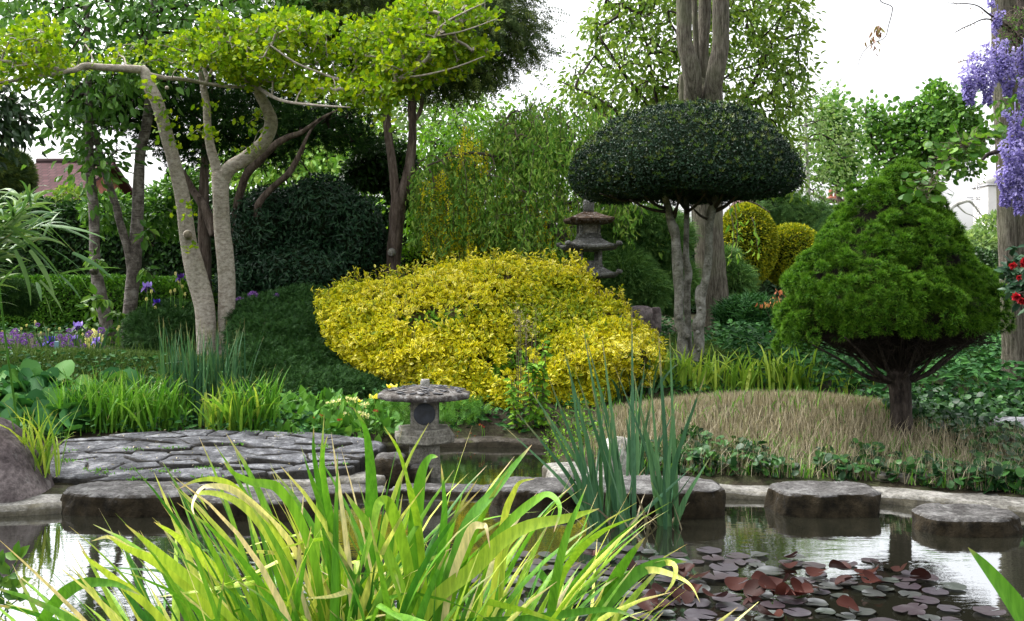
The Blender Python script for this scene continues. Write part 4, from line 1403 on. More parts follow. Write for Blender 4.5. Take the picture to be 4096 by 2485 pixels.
def branchwork(mb, cl, limb, r0=.006, pw=.45, maxr=.05, sag=.05):
    """Connect clusters to the nearest limb point or to another cluster closer to the limbs."""
    n = len(cl)
    D = np.sqrt(((cl[:, None] - limb[None]) ** 2).sum(-1))
    dl, il = D.min(1), D.argmin(1)
    order = np.argsort(dl)
    nodes = list(limb[il[order[:1]]]) ; par = np.full(n, -1); src = np.zeros((n, 3))
    done = []
    for a in order:
        best, bp, pi = dl[a], limb[il[a]], -1
        if done:
            dn = np.array(done)
            dist = np.linalg.norm(cl[dn] - cl[a], axis=1) + .25 * (dl[dn])
            m_ = dist.argmin()
            if dist[m_] < best:
                pi = dn[m_]; bp = cl[pi]
        par[a] = pi; src[a] = bp
        done.append(a)
    cnt = np.ones(n)
    for a in order[::-1]:
        if par[a] >= 0: cnt[par[a]] += cnt[a]
    ra = np.minimum(r0 * cnt ** pw, maxr)
    rb = np.where(cnt > 1, ra * .85, r0 * .5)
    twigs(mb, src, cl, ra, rb, sag)
    return src

def leaf_clusters(mb, cl, src, T, per, sig, size, droop=.4, flat=1.0, rn_z=0.0, up=.35, along=.35):
    n = len(cl)
    i = np.repeat(np.arange(n), per)
    off = R.normal(size=(len(i), 3)) * sig * np.array([1, 1, flat])
    t = np.where(R.random(len(i)) < along, R.uniform(.35, 1, len(i)), 1.0)
    base = src[i] + (cl[i] - src[i]) * t[:, None]
    p = base + off
    Y = nrm(off / sig * .6 + nrm(cl - src)[i] * .6 + rdir(len(i)) * .5 + np.array([0, 0, -droop]))
    Z = nrm(np.array([0, 0, up]) + rdir(len(i)) * .55 + np.array([0, -.25, 0]))
    rn = np.clip(R.random(len(i)) * .7 + .3 * R.random(n)[i] + rn_z, 0, 1)
    place(mb, T, p, Y, Z, size * R.uniform(.65, 1.15, len(i)), rn)

def airy(parent, cl, limb, T, per, sig, size, lm, tm, r0=.006, droop=.4, flat=1.0, up=.35, maxr=.05, cname='crown', bname='branches', along=.35):
    mt_, ml = MB(), MB()
    src = branchwork(mt_, cl, limb, r0, maxr=maxr)
    leaf_clusters(ml, cl, src, T, per, sig, size, droop, flat, up=up, along=along)
    mt_.build(bname, M[tm], parent)
    return ml.build(cname, M[lm], parent, smooth=False)

def base_of(px, py, d):
    p = P(px, py, d)
    return (p[0], p[1], min(p[2], gz(p[0], p[1])))

# ---------------- ginkgo
t = thing('ginkgo_tree', 'pale-barked twin-trunk ginkgo with a flat layered yellow-green crown', 'tree', base_of(862, 1455, 10.5))
mb = MB(); limb = []
for pts in (
    [(832, 1490, 10.45, 50), (828, 1400, 10.45, 42), (818, 1225, 10.45, 41), (785, 1100, 10.45, 40), (752, 960, 10.4, 33), (731, 800, 10.3, 30), (706, 690, 10.2, 28), (684, 602, 10.1, 26), (633, 421, 10, 25), (605, 361, 10, 26), (585, 301, 10, 22), (565, 272, 10, 17)],
    [(902, 1490, 10.55, 36), (896, 1400, 10.55, 30), (905, 1260, 10.55, 33), (907, 1101, 10.55, 34), (888, 900, 10.55, 32), (884, 800, 10.5, 31), (881, 715, 10.5, 33), (879, 690, 10.5, 30)],
    [(886, 730, 10.52, 29), (915, 678, 10.5, 30), (993, 626, 10.5, 28), (1058, 566, 10.45, 27), (1084, 494, 10.4, 26), (1066, 433, 10.3, 23), (1035, 375, 10.2, 19), (1018, 340, 10.1, 13)],
    [(880, 735, 10.48, 22), (862, 660, 10.5, 20), (840, 580, 10.5, 18), (830, 500, 10.5, 16), (826, 421, 10.5, 16), (813, 349, 10.5, 13), (800, 290, 10.5, 8)],
): px_tube(mb, pts, 20, .045, 8)
# pruning wounds / knots
for (a, b, dd_, r_) in ((752, 940, 10.22, 20), (668, 352, 9.9, 8)):
    px_tube(mb, [(a, b, dd_ + .1, r_), (a, b, dd_ - .02, r_ * .95), (a + 1, b, dd_ - .04, r_ * .6)], 14, .03, 2)
mb.build('trunk', M['ginkgo_bark'], t)
px_t = MB(); px_tube(px_t, [(752, 940, 10.2, 17), (752, 940, 10.17, 16)], 14, .02, 2); px_t.build('pruning_scar', M['cut_wood'], t)
mb = MB()
for pts in (
    [(567, 282, 10, 15), (542, 277, 9.95, 16), (421, 270, 9.8, 14), (337, 265, 9.7, 14), (283, 283, 9.6, 11), (180, 268, 9.5, 8), (80, 255, 9.3, 7), (-80, 230, 9.2, 4)],
    [(290, 280, 9.6, 9), (229, 295, 9.5, 8), (138, 310, 9.4, 8), (36, 325, 9.3, 7), (-90, 350, 9.2, 4)],
    [(165, 270, 9.5, 8), (150, 210, 9.5, 7), (140, 150, 9.5, 4)],
    [(600, 300, 10, 10), (660, 312, 10.1, 9), (740, 318, 10.2, 9), (800, 330, 10.3, 8), (900, 345, 10.4, 7), (1000, 350, 10.5, 5)],
    [(1020, 342, 10.1, 12), (1060, 325, 10.2, 10), (1140, 312, 10.3, 8), (1200, 300, 10.4, 5)],
    [(1060, 325, 10.2, 10), (1211, 350, 9.9, 9), (1301, 358, 9.8, 10), (1385, 361, 9.7, 10), (1512, 361, 9.6, 9), (1602, 313, 9.6, 9), (1674, 265, 9.6, 8), (1716, 223, 9.6, 6), (1743, 138, 9.6, 5), (1783, 90, 9.6, 4), (1873, 42, 9.6, 3), (1939, 12, 9.6, 2)],
    [(1385, 361, 9.7, 8), (1370, 330, 9.6, 6), (1300, 300, 9.5, 5), (1180, 250, 9.4, 4), (1080, 180, 9.4, 3)],
    [(1602, 313, 9.6, 5), (1700, 300, 9.5, 4), (1820, 270, 9.5, 3), (1940, 225, 9.5, 2)],
    [(1030, 350, 10.1, 8), (1120, 400, 9.6, 6), (1250, 420, 9.3, 5), (1400, 430, 9.2, 3)],
    [(1740, 145, 9.6, 4), (1850, 125, 9.6, 3), (1990, 75, 9.6, 2)],
    [(815, 350, 10.4, 8), (860, 250, 10.2, 6), (880, 150, 10, 4), (870, 90, 10, 2)],
):
    p, r = px_tube(mb, pts, 10, .07, 6); limb.append(p)
mb.build('limbs', M['ginkgo_bark'], t)
limb = np.vstack(limb)
gpoly = [(-150, 60), (0, 60), (100, 55), (140, 50), (220, 85), (260, 180), (400, 205), (560, 200), (700, 165), (800, 165), (840, 70), (930, 115), (1010, 140), (1100, 70), (1180, 75), (1260, 110), (1340, 60), (1450, 75), (1560, 75), (1640, 20), (1720, 50), (1850, 25), (1935, -10), (1950, 20), (1850, 90), (2005, 62), (1960, 110), (1870, 130), (1860, 190), (1960, 200), (1965, 235), (1880, 260), (1860, 310), (1760, 340), (1690, 370), (1640, 400), (1560, 405), (1540, 460), (1470, 450), (1380, 440), (1300, 400), (1180, 390), (1050, 370), (900, 350), (760, 330), (640, 335), (520, 320), (380, 310), (200, 325), (60, 340), (-150, 380)]
cl = poly_clusters(gpoly, 1500, 10.15, .8, thr=-.05, nf=3.4, edge=120)
cl = cl + np.array([0, 0, .06])
cl = np.vstack([cl, poly_clusters([(-100, 180), (120, 60), (230, 100), (300, 240), (290, 330), (100, 350), (-100, 330)], 80, 9.35, .35, thr=-.2, nf=3), poly_clusters([(1150, 330), (1600, 330), (1560, 440), (1400, 430), (1250, 410)], 60, 9.5, .3, thr=-.3, nf=3)])
extra = np.array([(610 + R.normal() * 14, y, 9.85) for y in (330, 365, 400)] + [(670 + R.normal() * 16, y, 9.95) for y in (455, 480, 520)] + [(826 + R.normal() * 30, y, 10.3) for y in (420, 440, 520, 540, 530)] + [(1010 + R.normal() * 20, y, 10.3) for y in (470, 440, 500, 590)] + [(1545, 470, 9.5), (1540, 500, 9.5), (960, 590, 10.3), (745, 820, 10.1), (760, 1000, 10.2), (740, 860, 10.1), (1500, 455, 9.5), (835, 545, 10.2), (850, 530, 10.2), (700, 580, 10), (1030, 530, 10.2)])
cl = np.vstack([cl, PA(extra)])
airy(t, cl, np.vstack([limb, PA([(633, 421, 9.9), (684, 602, 10), (826, 421, 10.4), (830, 530, 10.4), (1080, 494, 10.3), (740, 900, 10.2), (760, 1000, 10.3)])]), FAN, 9, .05, .047, 'ginkgo_leaf', 'ginkgo_bark', r0=.0035, droop=-.3, flat=.55, up=.3)

# ---------------- two cherries on the left
cherry = [
 ('left cherry with a leaning speckled trunk and a round pruned knot, before the clipped hedge', 450, 12.3,
  [[(462, 1400, 12.3, 34), (446, 1372, 12.3, 28), (425, 1290, 12.3, 25), (409, 1221, 12.3, 25), (390, 1119, 12.3, 24), (379, 1011, 12.3, 20), (376, 860, 12.3, 19), (367, 760, 12.3, 19), (359, 662, 12.3, 17), (358, 560, 12.3, 16), (354, 400, 12.3, 14), (350, 200, 12.3, 13), (343, 0, 12.3, 12), (340, -150, 12.3, 8)],
   [(380, 1080, 12.2, 15), (375, 1085, 12.05, 17), (373, 1088, 12.03, 13)]],
  [(-60, -160), (560, -160), (600, 120), (520, 260), (480, 400), (500, 560), (430, 720), (330, 760), (290, 600), (230, 520), (180, 330), (60, 250), (-60, 200)], 230),
 ('second cherry from the left, forking into two dark limbs above the clipped hedge', 512, 12.6,
  [[(510, 1420, 12.6, 34), (512, 1372, 12.6, 27), (518, 1251, 12.6, 27), (530, 1131, 12.6, 27), (542, 1000, 12.6, 28), (550, 860, 12.6, 24), (554, 752, 12.6, 23), (563, 602, 12.6, 20), (590, 482, 12.6, 19), (600, 350, 12.6, 17), (598, 200, 12.6, 16), (610, 60, 12.6, 14), (630, -120, 12.6, 9)],
   [(528, 1080, 12.6, 20), (512, 1000, 12.55, 18), (476, 878, 12.5, 15), (470, 843, 12.5, 15), (421, 692, 12.5, 14), (397, 602, 12.5, 12), (373, 512, 12.5, 11), (350, 430, 12.5, 8)]],
  [(480, -160), (1240, -160), (1240, 60), (1100, 170), (980, 200), (860, 240), (700, 320), (560, 380), (500, 300)], 260),
]
for lab, bx, d_, tubes, poly, ncl in cherry:
    t = thing('cherry_tree', lab, 'tree', base_of(bx, 1400, d_), 'cherry trees by the clipped hedge')
    mb = MB(); limb = []
    for pts in tubes:
        p, r = px_tube(mb, pts, 16, .06, 7); limb.append(p)
    mb.build('trunk', M['cherry_bark'], t)
    l_ = np.vstack(limb); l_ = l_[l_[:, 2] > CAMZ + 1.0]
    cl = poly_clusters(poly, ncl, d_, 1.3, thr=-.35, nf=1.1, seed=bx)
    airy(t, cl, l_, OV, 14, .17, .135, 'cherry_leaf', 'dark_branch', r0=.006, droop=.55)
# leafy shoots round the cherry feet
mb = MB(); mt_ = MB()
for (a, b, d_) in ((385, 1190, 12), (355, 1240, 12), (370, 1300, 11.9), (470, 1260, 12), (500, 1290, 12), (480, 1330, 11.9), (580, 950, 12.2), (585, 1080, 12.2), (390, 1050, 11.9), (375, 1030, 11.9), (590, 920, 12.2), (420, 1200, 11.9), (440, 1340, 11.9), (340, 1310, 11.9)):
    c = P(a, b, d_); n = 9
    dr = nrm(rdir(n) + [0, -.5, .1])
    place(mb, OV, c + dr * .03, nrm(dr + [0, 0, -.5]), nrm(rdir(n) * .4 + [0, -.4, .8]), R.uniform(.1, .17, n))
    twigs(mt_, np.array([c + [.05, .15, -.1]]), np.array([c]), .006, .003)
sh = thing('cherry_shoots', 'young leafy shoots sprouting at the feet of the cherry trunks', 'shrub', base_of(470, 1400, 12))
mb.build('foliage', M['lime_leaf'], sh, smooth=False); mt_.build('stems', M['twig'], sh)

# ---------------- dark purple-brown tree behind the ginkgo
t = thing('dark_tree', 'dark-barked spreading tree with a conifer-like dark crown behind the ginkgo', 'tree', base_of(822, 1180, 13.2))
mb = MB(); limb = []
for pts in ([(822, 1380, 13.2, 34), (822, 1230, 13.2, 28), (822, 1041, 13.2, 24), (815, 900, 13.2, 22), (815, 752, 13.2, 19), (820, 640, 13.2, 16), (830, 500, 13.2, 13), (850, 300, 13.2, 8)],
            [(862, 940, 13, 26), (835, 870, 13, 20), (805, 810, 13, 18), (770, 760, 13.1, 15), (740, 700, 13.1, 10), (640, 560, 13.2, 6)],
            [(950, 1380, 13.1, 22), (950, 1180, 13.1, 18), (950, 1060, 13.1, 16), (948, 960, 13, 17), (940, 880, 13, 16), (955, 790, 12.9, 16), (985, 700, 12.8, 16), (1041, 640, 12.7, 16), (1096, 584, 12.6, 15), (1150, 550, 12.6, 12), (1205, 530, 12.6, 9), (1290, 470, 12.5, 5), (1370, 430, 12.5, 2)],
            [(945, 980, 13, 15), (965, 940, 12.9, 14), (1023, 872, 12.8, 14), (1036, 813, 12.7, 14), (1090, 750, 12.7, 13), (1156, 692, 12.6, 13), (1205, 602, 12.5, 9), (1222, 560, 12.5, 6), (1260, 500, 12.6, 4), (1330, 450, 12.7, 2)],
            [(930, 870, 13.1, 14), (975, 740, 13.2, 12), (990, 650, 13.3, 10), (985, 560, 13.3, 6)]):
    p, r = px_tube(mb, pts, 14, .08, 7); limb.append(p)
mb.build('trunk', M['brown_bark'], t)
l_ = np.vstack(limb); l_ = l_[l_[:, 2] > CAMZ + 1.5]
mb, mt_ = MB(), MB()
poly = [(300, 330), (640, 300), (1000, 330), (1240, 420), (1420, 430), (1500, 560), (1380, 600), (1240, 560), (1120, 640), (1000, 640), (930, 560), (820, 700), (740, 640), (620, 570), (560, 520), (420, 500), (320, 450)]
cl = poly_clusters(poly, 420, 13.4, .8, thr=-.5, nf=1.3)
src = branchwork(mt_, cl, l_, .005)
for q, T_ in enumerate(ND):
    leaf_clusters(mb, cl[q::3], src[q::3], T_, 16, .15, .12, .2, .6)
mb.build('crown', M['yew_leaf'], t, smooth=False); mt_.build('branches', M['dark_branch'], t)

# ---------------- brown two-stemmed cypress, dark golden-green crown at the top
t = thing('cypress_tree', 'brown two-stemmed cypress behind the golden bush with a dark drooping crown', 'tree', base_of(1575, 1200, 13))
mb = MB(); limb = []
for pts in ([(1572, 1380, 13, 38), (1572, 1260, 13, 33), (1572, 1120, 13, 28), (1574, 1034, 13, 28), (1583, 933, 13, 30), (1588, 860, 13, 33), (1590, 800, 13, 27), (1578, 740, 13, 20), (1566, 632, 13, 17), (1551, 524, 13, 16), (1545, 409, 13, 15), (1545, 250, 13, 14), (1550, 50, 13, 12), (1560, -150, 13, 10)],
            [(1592, 880, 13, 24), (1600, 820, 12.95, 24), (1616, 760, 12.9, 22), (1638, 662, 12.9, 20), (1650, 542, 12.9, 18), (1648, 421, 12.9, 17), (1660, 355, 12.9, 15), (1668, 200, 12.9, 14), (1680, 0, 12.9, 12), (1690, -160, 12.9, 10)],
            [(1662, 480, 12.9, 9), (1682, 440, 12.9, 9), (1690, 380, 12.9, 8), (1692, 300, 12.9, 6)]):
    p, r = px_tube(mb, pts, 16, .07, 7); limb.append(p)
mb.build('trunk', M['brown_bark'], t)
st_ = MB(); px_tube(st_, [(1570, 1010, 12.95, 18), (1564, 1010, 12.85, 15), (1562, 1012, 12.83, 10)], 12, .05, 2); st_.build('branch_stub', M['pale_rock'], t)
l_ = np.vstack(limb); l_ = l_[l_[:, 2] > CAMZ + 2.4]
poly = [(1120, -220), (2080, -220), (2090, -60), (2100, 40), (2165, 130), (2150, 190), (2080, 230), (2000, 290), (1930, 330), (1830, 360), (1700, 370), (1560, 330), (1400, 250), (1250, 180), (1180, 60)]
cl = poly_clusters(poly, 900, 13.3, 1.3, thr=-.9, nf=1.2)
mb, mt_ = MB(), MB()
src = branchwork(mt_, cl, l_, .006)
for q, T_ in enumerate(FR):
    leaf_clusters(mb, cl[q::2], src[q::2], T_, 22, .17, .17, .5, .6)
mb.build('crown', M['conifer_leaf'], t, smooth=False); mt_.build('branches', M['dark_branch'], t)

# ---------------- big fluted trunk
t = thing('fluted_tree', 'massive fluted grey-brown trunk rising behind the umbrella holly', 'tree', base_of(2876, 1330, 14))
mb = MB()
for pts in ([(2885, 1390, 14, 92), (2876, 1335, 14, 74), (2862, 1270, 14, 64), (2845, 1100, 14, 60), (2836, 950, 14, 58), (2828, 800, 14, 60), (2820, 650, 14, 62), (2808, 480, 14, 72), (2806, 400, 14, 70), (2808, 345, 14.05, 46), (2810, 300, 14.1, 20)],
            [(2770, 560, 13.95, 22), (2768, 420, 13.8, 32), (2772, 340, 13.7, 36), (2762, 260, 13.65, 36), (2740, 180, 13.65, 31), (2736, 80, 13.65, 30), (2735, -60, 13.65, 30), (2730, -220, 13.65, 28)],
            [(2840, 560, 13.95, 30), (2846, 400, 13.75, 32), (2862, 300, 13.65, 36), (2882, 190, 13.65, 34), (2884, 80, 13.65, 33), (2884, -60, 13.65, 33), (2890, -220, 13.65, 30)],
            [(2812, 380, 14, 22), (2812, 200, 14.05, 23), (2818, 80, 14.1, 25), (2820, -60, 14.1, 25), (2820, -220, 14.1, 24)],
            [(2796, 330, 13.9, 12), (2786, 200, 13.95, 12), (2780, 80, 13.95, 12), (2778, -60, 13.95, 12), (2776, -220, 13.95, 11)],
            [(2868, 620, 14, 30), (2868, 480, 13.95, 32), (2866, 380, 13.95, 26), (2870, 300, 14, 18)],
            [(2750, 640, 14, 24), (2745, 480, 14, 22), (2735, 380, 14, 20), (2730, 300, 14, 14)]):
    px_tube(mb, pts, 22, .035, 8, flute=.03)
mb.build('trunk', M['big_bark'], t)

# ---------------- right-hand trunk
t = thing('wisteria_support_tree', 'broad grey fluted trunk at the right edge, behind the wisteria', 'tree', base_of(4085, 1470, 8.8))
mb = MB()
for pts in ([(4114, 1640, 8.8, 120), (4110, 1530, 8.8, 104), (4100, 1440, 8.8, 84), (4098, 1300, 8.8, 78), (4085, 1000, 8.8, 82), (4080, 700, 8.8, 84), (4070, 400, 8.8, 84), (4060, 100, 8.8, 84), (4050, -200, 8.8, 80)],
            [(4064, 1640, 8.7, 56), (4060, 1480, 8.7, 44), (4046, 1300, 8.7, 38), (4036, 1100, 8.7, 36), (4030, 900, 8.7, 36), (4022, 600, 8.7, 38), (4012, 300, 8.7, 40), (4005, 0, 8.7, 40), (4000, -200, 8.7, 38)],
            [(4174, 1640, 8.75, 96), (4170, 1480, 8.75, 80), (4180, 1000, 8.75, 70), (4160, 500, 8.75, 70), (4150, -200, 8.75, 66)]):
    px_tube(mb, pts, 22, .04, 8, flute=.03)
mb.build('trunk', M['big_bark'], t)

# ---------------- umbrella holly
t = thing('holly_tree', 'holly clipped to a dark umbrella dome on three grey knobbly stems', 'topiary tree', base_of(2748, 1470, 9.8))
mb = MB()
HD = 9.8
for pts in ([(2735, 1480, 9.75, 30), (2732, 1420, 9.75, 27), (2730, 1372, 9.75, 24), (2735, 1330, 9.75, 27), (2717, 1282, 9.75, 21), (2716, 1161, 9.75, 19), (2709, 1053, 9.75, 21), (2703, 960, 9.75, 17), (2696, 920, 9.75, 20), (2682, 878, 9.75, 17), (2672, 830, 9.7, 16), (2650, 760, 9.6, 12)],
            [(2758, 1460, 9.85, 16), (2752, 1300, 9.85, 14), (2749, 1161, 9.85, 13), (2754, 1090, 9.85, 16), (2744, 1040, 9.85, 15), (2745, 980, 9.85, 11), (2747, 850, 9.85, 13), (2747, 770, 9.85, 13)],
            [(2770, 1510, 9.7, 32), (2775, 1460, 9.7, 24), (2792, 1402, 9.7, 22), (2795, 1330, 9.7, 21), (2792, 1300, 9.7, 26), (2804, 1251, 9.7, 19), (2800, 1191, 9.7, 22), (2806, 1160, 9.7, 23), (2818, 1137, 9.7, 16), (2831, 1059, 9.7, 17), (2836, 981, 9.7, 14), (2837, 900, 9.7, 15), (2845, 850, 9.7, 18), (2862, 790, 9.65, 14), (2880, 740, 9.6, 10)]):
    px_tube(mb, pts, 16, .09, 8, seed=pts[0][0])
for pts in ([(2715, 1270, 9.66, 9), (2712, 1270, 9.6, 8)], [(2800, 1235, 9.62, 9), (2800, 1235, 9.55, 7)], [(2748, 1350, 9.65, 9), (2752, 1345, 9.58, 8)], [(2832, 1060, 9.62, 8), (2832, 1058, 9.56, 6)], [(2712, 1055, 9.66, 8), (2712, 1055, 9.58, 7)], [(2795, 1400, 9.6, 8), (2795, 1398, 9.54, 6)], [(2790, 1330, 9.6, 9), (2788, 1330, 9.54, 7)]):
    px_tube(mb, pts, 10, .1, 2)
mb.build('trunk', M['holly_bark'], t)
mb = MB()
for x0, y0, x1, y1, r_ in ((2676, 850, 2520, 800, 7), (2676, 840, 2560, 770, 8), (2690, 860, 2730, 760, 6), (2747, 840, 2700, 760, 8), (2747, 850, 2830, 760, 7), (2850, 850, 2960, 770, 9), (2850, 840, 2900, 760, 9), (2560, 800, 2400, 775, 5), (2960, 775, 3080, 760, 6), (2840, 880, 2760, 820, 6), (2700, 870, 2715, 780, 6), (2520, 800, 2440, 780, 5), (2860, 830, 2800, 745, 8)):
    for s_ in (-1, 1):
        px_tube(mb, [(x0, y0, 9.75, r_), ((x0 + x1) / 2, (y0 + y1) / 2 + 12, 9.75 + s_ * .2, r_ * .8), (x1, y1, 9.75 + s_ * .5, r_ * .5)], 8, .05, 3)
mb.build('limbs', M['dark_branch'], t)
hrows = [(428, 2790, 20), (438, 2775, 170), (478, 2742, 275), (536, 2735, 358), (602, 2737, 420), (660, 2738, 455), (715, 2742, 462), (760, 2745, 440), (785, 2745, 385), (795, 2745, 300), (790, 2745, 150), (785, 2745, 20)]
mb = MB(); rev_core(mb, hrows, HD, .9, .9, .02, 5, na=48); mb.build('shade_core', M['dark_green_core'], t)  # solid filler, coloured as the shaded inside of the dome
p, N, lu = rev_sample(hrows, HD, 40000, .9, .045, 8, shell=.04)
Y, Z = leaf_dirs(N, 0, .3, 1.1, True)
mb = MB(); place(mb, T_oval(.55, .22, .12), p, Y, Z, R.uniform(.02, .038, len(p))); mb.build('crown', M['holly_leaf'], t, smooth=False)
p, N, lu = rev_sample(hrows[:8], HD, 1500, .9, .045, 8, shell=.008)
mb = MB()
for T_ in ND2: 
    q = R.random(len(p)) < .5
    place(mb, T_, p[q] , nrm(N[q] + [0, 0, 1.2]), N[q], R.uniform(.03, .06, q.sum()))
mb.build('new_shoots', M['holly_new'], t, smooth=False)

# ---------------- dwarf spruce
t = thing('dwarf_spruce', 'lumpy bright green dwarf spruce on a stout bare trunk above the stubble mound', 'tree', base_of(3600, 1712, 6.9))
SD = 6.9
mb = MB()
px_tube(mb, [(3600, 1760, SD, 50), (3603, 1700, SD, 44), (3603, 1620, SD, 41), (3600, 1560, SD, 43), (3592, 1510, SD, 46), (3588, 1440, SD, 30), (3590, 1300, SD, 22), (3590, 1000, SD, 16)], 18, .09, 8)
for (x, y, o_) in ((3250, 1380, -.3), (3380, 1350, -.5), (3480, 1300, -.5), (3700, 1300, -.6), (3820, 1330, -.3), (3900, 1345, .1), (3960, 1320, .3), (3300, 1330, .4), (3500, 1300, .6), (3750, 1300, .6), (3420, 1380, .1), (3850, 1380, -.1)):
    px_tube(mb, [(3594, 1530, SD, 16), ((3594 * .65 + x * .35), 1530 * .7 + y * .3 + 25, SD + o_ * .25, 8), ((3594 * .3 + x * .7), 1530 * .25 + y * .75 + 18, SD + o_ * .65, 5), (x, y, SD + o_, 3)], 8, .08, 5)
mb.build('trunk', M['dark_bark'], t)
# lobes of the crown: (py, cx, r) rows of revolution for the overall form plus lobes
srows = [(672, 3610, 8), (690, 3606, 40), (715, 3603, 72), (760, 3594, 122), (830, 3575, 185), (900, 3562, 232), (970, 3552, 285), (1040, 3550, 330), (1110, 3555, 372), (1190, 3562, 408), (1260, 3572, 436), (1310, 3574, 434), (1345, 3565, 400), (1330, 3560, 300), (1290, 3570, 180), (1270, 3580, 40)]
srows = [(a, b, c * .92) for a, b, c in srows]
mb = MB(); rev_core(mb, srows, SD, .9, .88, .07, 5.0, seed=5, na=48); mb.build('shade_core', M['brown_shade_core'], t)  # closed dark form standing in for shade within the crown
mb = MB()
def add_sp(p, N, s0=.028, s1=.05):
    ii = R.integers(0, 3, len(p))
    for q in range(3):
        m_ = ii == q
        place(mb, ND[q], p[m_], nrm(N[m_] + rdir(m_.sum()) * .35 + [0, 0, .2]), rdir(m_.sum()), R.uniform(s0, s1, m_.sum()))
p, N, lu = rev_sample(srows, SD, 1250, .9, .09, 5.0, shell=.02, seed=5)
keep = ~((N[:, 2] < -.45)) & ~((lu < -.5) & (R.random(len(p)) < .6))
add_sp(*clumps(p[keep], N[keep], 26, .055))
p, N, lu = rev_sample(srows, SD, 2500, .9, .09, 5.0, shell=.05, seed=5)
keep = N[:, 2] > -.5
add_sp(p[keep] - N[keep] * .05, N[keep])
lobes = [(3480, 810, 75, 75, SD - .2, .2), (3615, 765, 70, 80, SD - .15, .17), (3250, 1300, 105, 110, SD - .3, .28), (3300, 1120, 120, 130, SD - .35, .3), (3880, 1180, 110, 100, SD - .3, .28), (3660, 1230, 190, 110, SD - .62, .2), (3420, 1010, 130, 110, SD - .4, .22), (3640, 960, 140, 110, SD - .4, .25), (3520, 1180, 160, 120, SD - .62, .18), (3930, 1290, 75, 60, SD - .1, .25), (3200, 1370, 70, 60, SD - .2, .2), (3750, 1090, 120, 90, SD - .45, .2)]
p, N, lu = blob_sample(lobes, 430, .1, 6, .03, 3)
kk_ = N[:, 2] > -.45
add_sp(*clumps(p[kk_], N[kk_], 26, .05))
mb.build('crown', M['spruce_leaf'], t, smooth=False)
# bare twigs under the skirt
n = 5200
a = R.uniform(0, 6.283, n); rr_ = R.uniform(.1, 1, n)
A = np.array([P(3594, 1500, SD)]) + np.stack([np.cos(a) * .05, np.sin(a) * .05, R.uniform(0, .35, n)], 1)
B = np.array([P(3574, 1335, SD)]) + np.stack([np.cos(a) * .68 * rr_, np.sin(a) * .62 * rr_, R.uniform(-.06, .12, n)], 1)
A = A + (B - A) * R.uniform(0, .6, (n, 1))
mb = MB(); twigs(mb, A, B, .0035, .0015, .09, 3)
A2 = A + (B - A) * R.uniform(.3, .9, (n, 1)); twigs(mb, A2, A2 + rdir(n) * R.uniform(.06, .2, (n, 1)) + [0, 0, .03], .002, .001, .1, 3)
mb.build('dead_twigs', M['dark_branch'], t)

# ================================================================== SHRUBS AND HEDGES
def bush(name, label, cat, blobs, n, lm, T, s0, s1, lump=.12, lf=3, shell=.1, core='dark_green_core', group=None, droop=.2, up=.3, rnd=.7, cs=.84, seed=0, fname='foliage', ndown=-.9, face=False, clump=None):
    b0 = blobs[0]
    base = P(b0[0], b0[1], b0[4]); base[2] = gz(base[0], base[1])
    t = thing(name, label, cat, base, group)
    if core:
        mb = MB(); blob_core(mb, blobs, cs, lump, lf, seed); mb.build('shade_core', M[core], t)  # opaque blobs in dark colour, in place of the shaded interior
    p, N, lu = blob_sample(blobs, n, lump, lf, shell, seed)
    kk = (N[:, 2] > ndown) & (p[:, 2] > ground_z(p[:, 0], p[:, 1]) - .02)
    p, N = p[kk], N[kk]
    if clump:
        p, N = clumps(p, N, clump[0], clump[1])
    Y, Z = leaf_dirs(N, droop, up, rnd, face)
    mb = MB()
    Ts = T if isinstance(T, list) else [T]
    ii = R.integers(0, len(Ts), len(p))
    for q, T_ in enumerate(Ts):
        m_ = ii == q
        place(mb, T_, p[m_], Y[m_], Z[m_], R.uniform(s0, s1, m_.sum()))
    mb.build(fname, M[lm], t, smooth=False)
    return t

# golden euonymus
eo = [(1270, 1215), (1300, 1180), (1400, 1130), (1500, 1120), (1600, 1105), (1680, 1080), (1800, 1060), (1900, 1050), (1990, 1045), (2050, 1035), (2130, 1055), (2200, 1045), (2260, 1075), (2305, 1045), (2330, 1085), (2370, 1140),
      (2400, 1185), (2480, 1195), (2515, 1265), (2580, 1325), (2640, 1385), (2655, 1470), (2600, 1540), (2480, 1580), (2420, 1640), (2250, 1690), (2000, 1705), (1850, 1690), (1740, 1640), (1640, 1600), (1560, 1560), (1470, 1510), (1420, 1460), (1350, 1400), (1300, 1340), (1285, 1280)]
t = thing('golden_bush', 'large golden-yellow variegated bush in the middle of the garden', 'shrub', gpt(1950, 9.5))
rl = Relief(eo, 10.3, 8.7, .75, 260, .24, 3.0, 3)
mb = MB(); rl.core(mb, .13); mb.build('shade_core', M['olive_core'], t)  # solid mound under the leaves, inner shade put into its colour
p, N, lu = rl.sample(6400, .25)
kp = (fbm(p, 5.5) > -.5)
p, N, lu = p[kp], N[kp], lu[kp]
p = p - N * (np.abs(R.normal(size=len(p))) * .05)[:, None]
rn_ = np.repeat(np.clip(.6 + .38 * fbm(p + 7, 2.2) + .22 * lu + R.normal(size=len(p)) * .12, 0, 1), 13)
q, dn = clumps(p, N, 13, .06)
kk = q[:, 2] > ground_z(q[:, 0], q[:, 1])
Y, Z = leaf_dirs(dn[kk], 0, .5, .75, True)
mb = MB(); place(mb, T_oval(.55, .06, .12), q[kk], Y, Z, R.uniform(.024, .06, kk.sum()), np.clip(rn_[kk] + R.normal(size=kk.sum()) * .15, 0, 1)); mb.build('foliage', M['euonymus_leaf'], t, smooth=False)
pg_, Ng, _ = rl.sample(9000, .2)
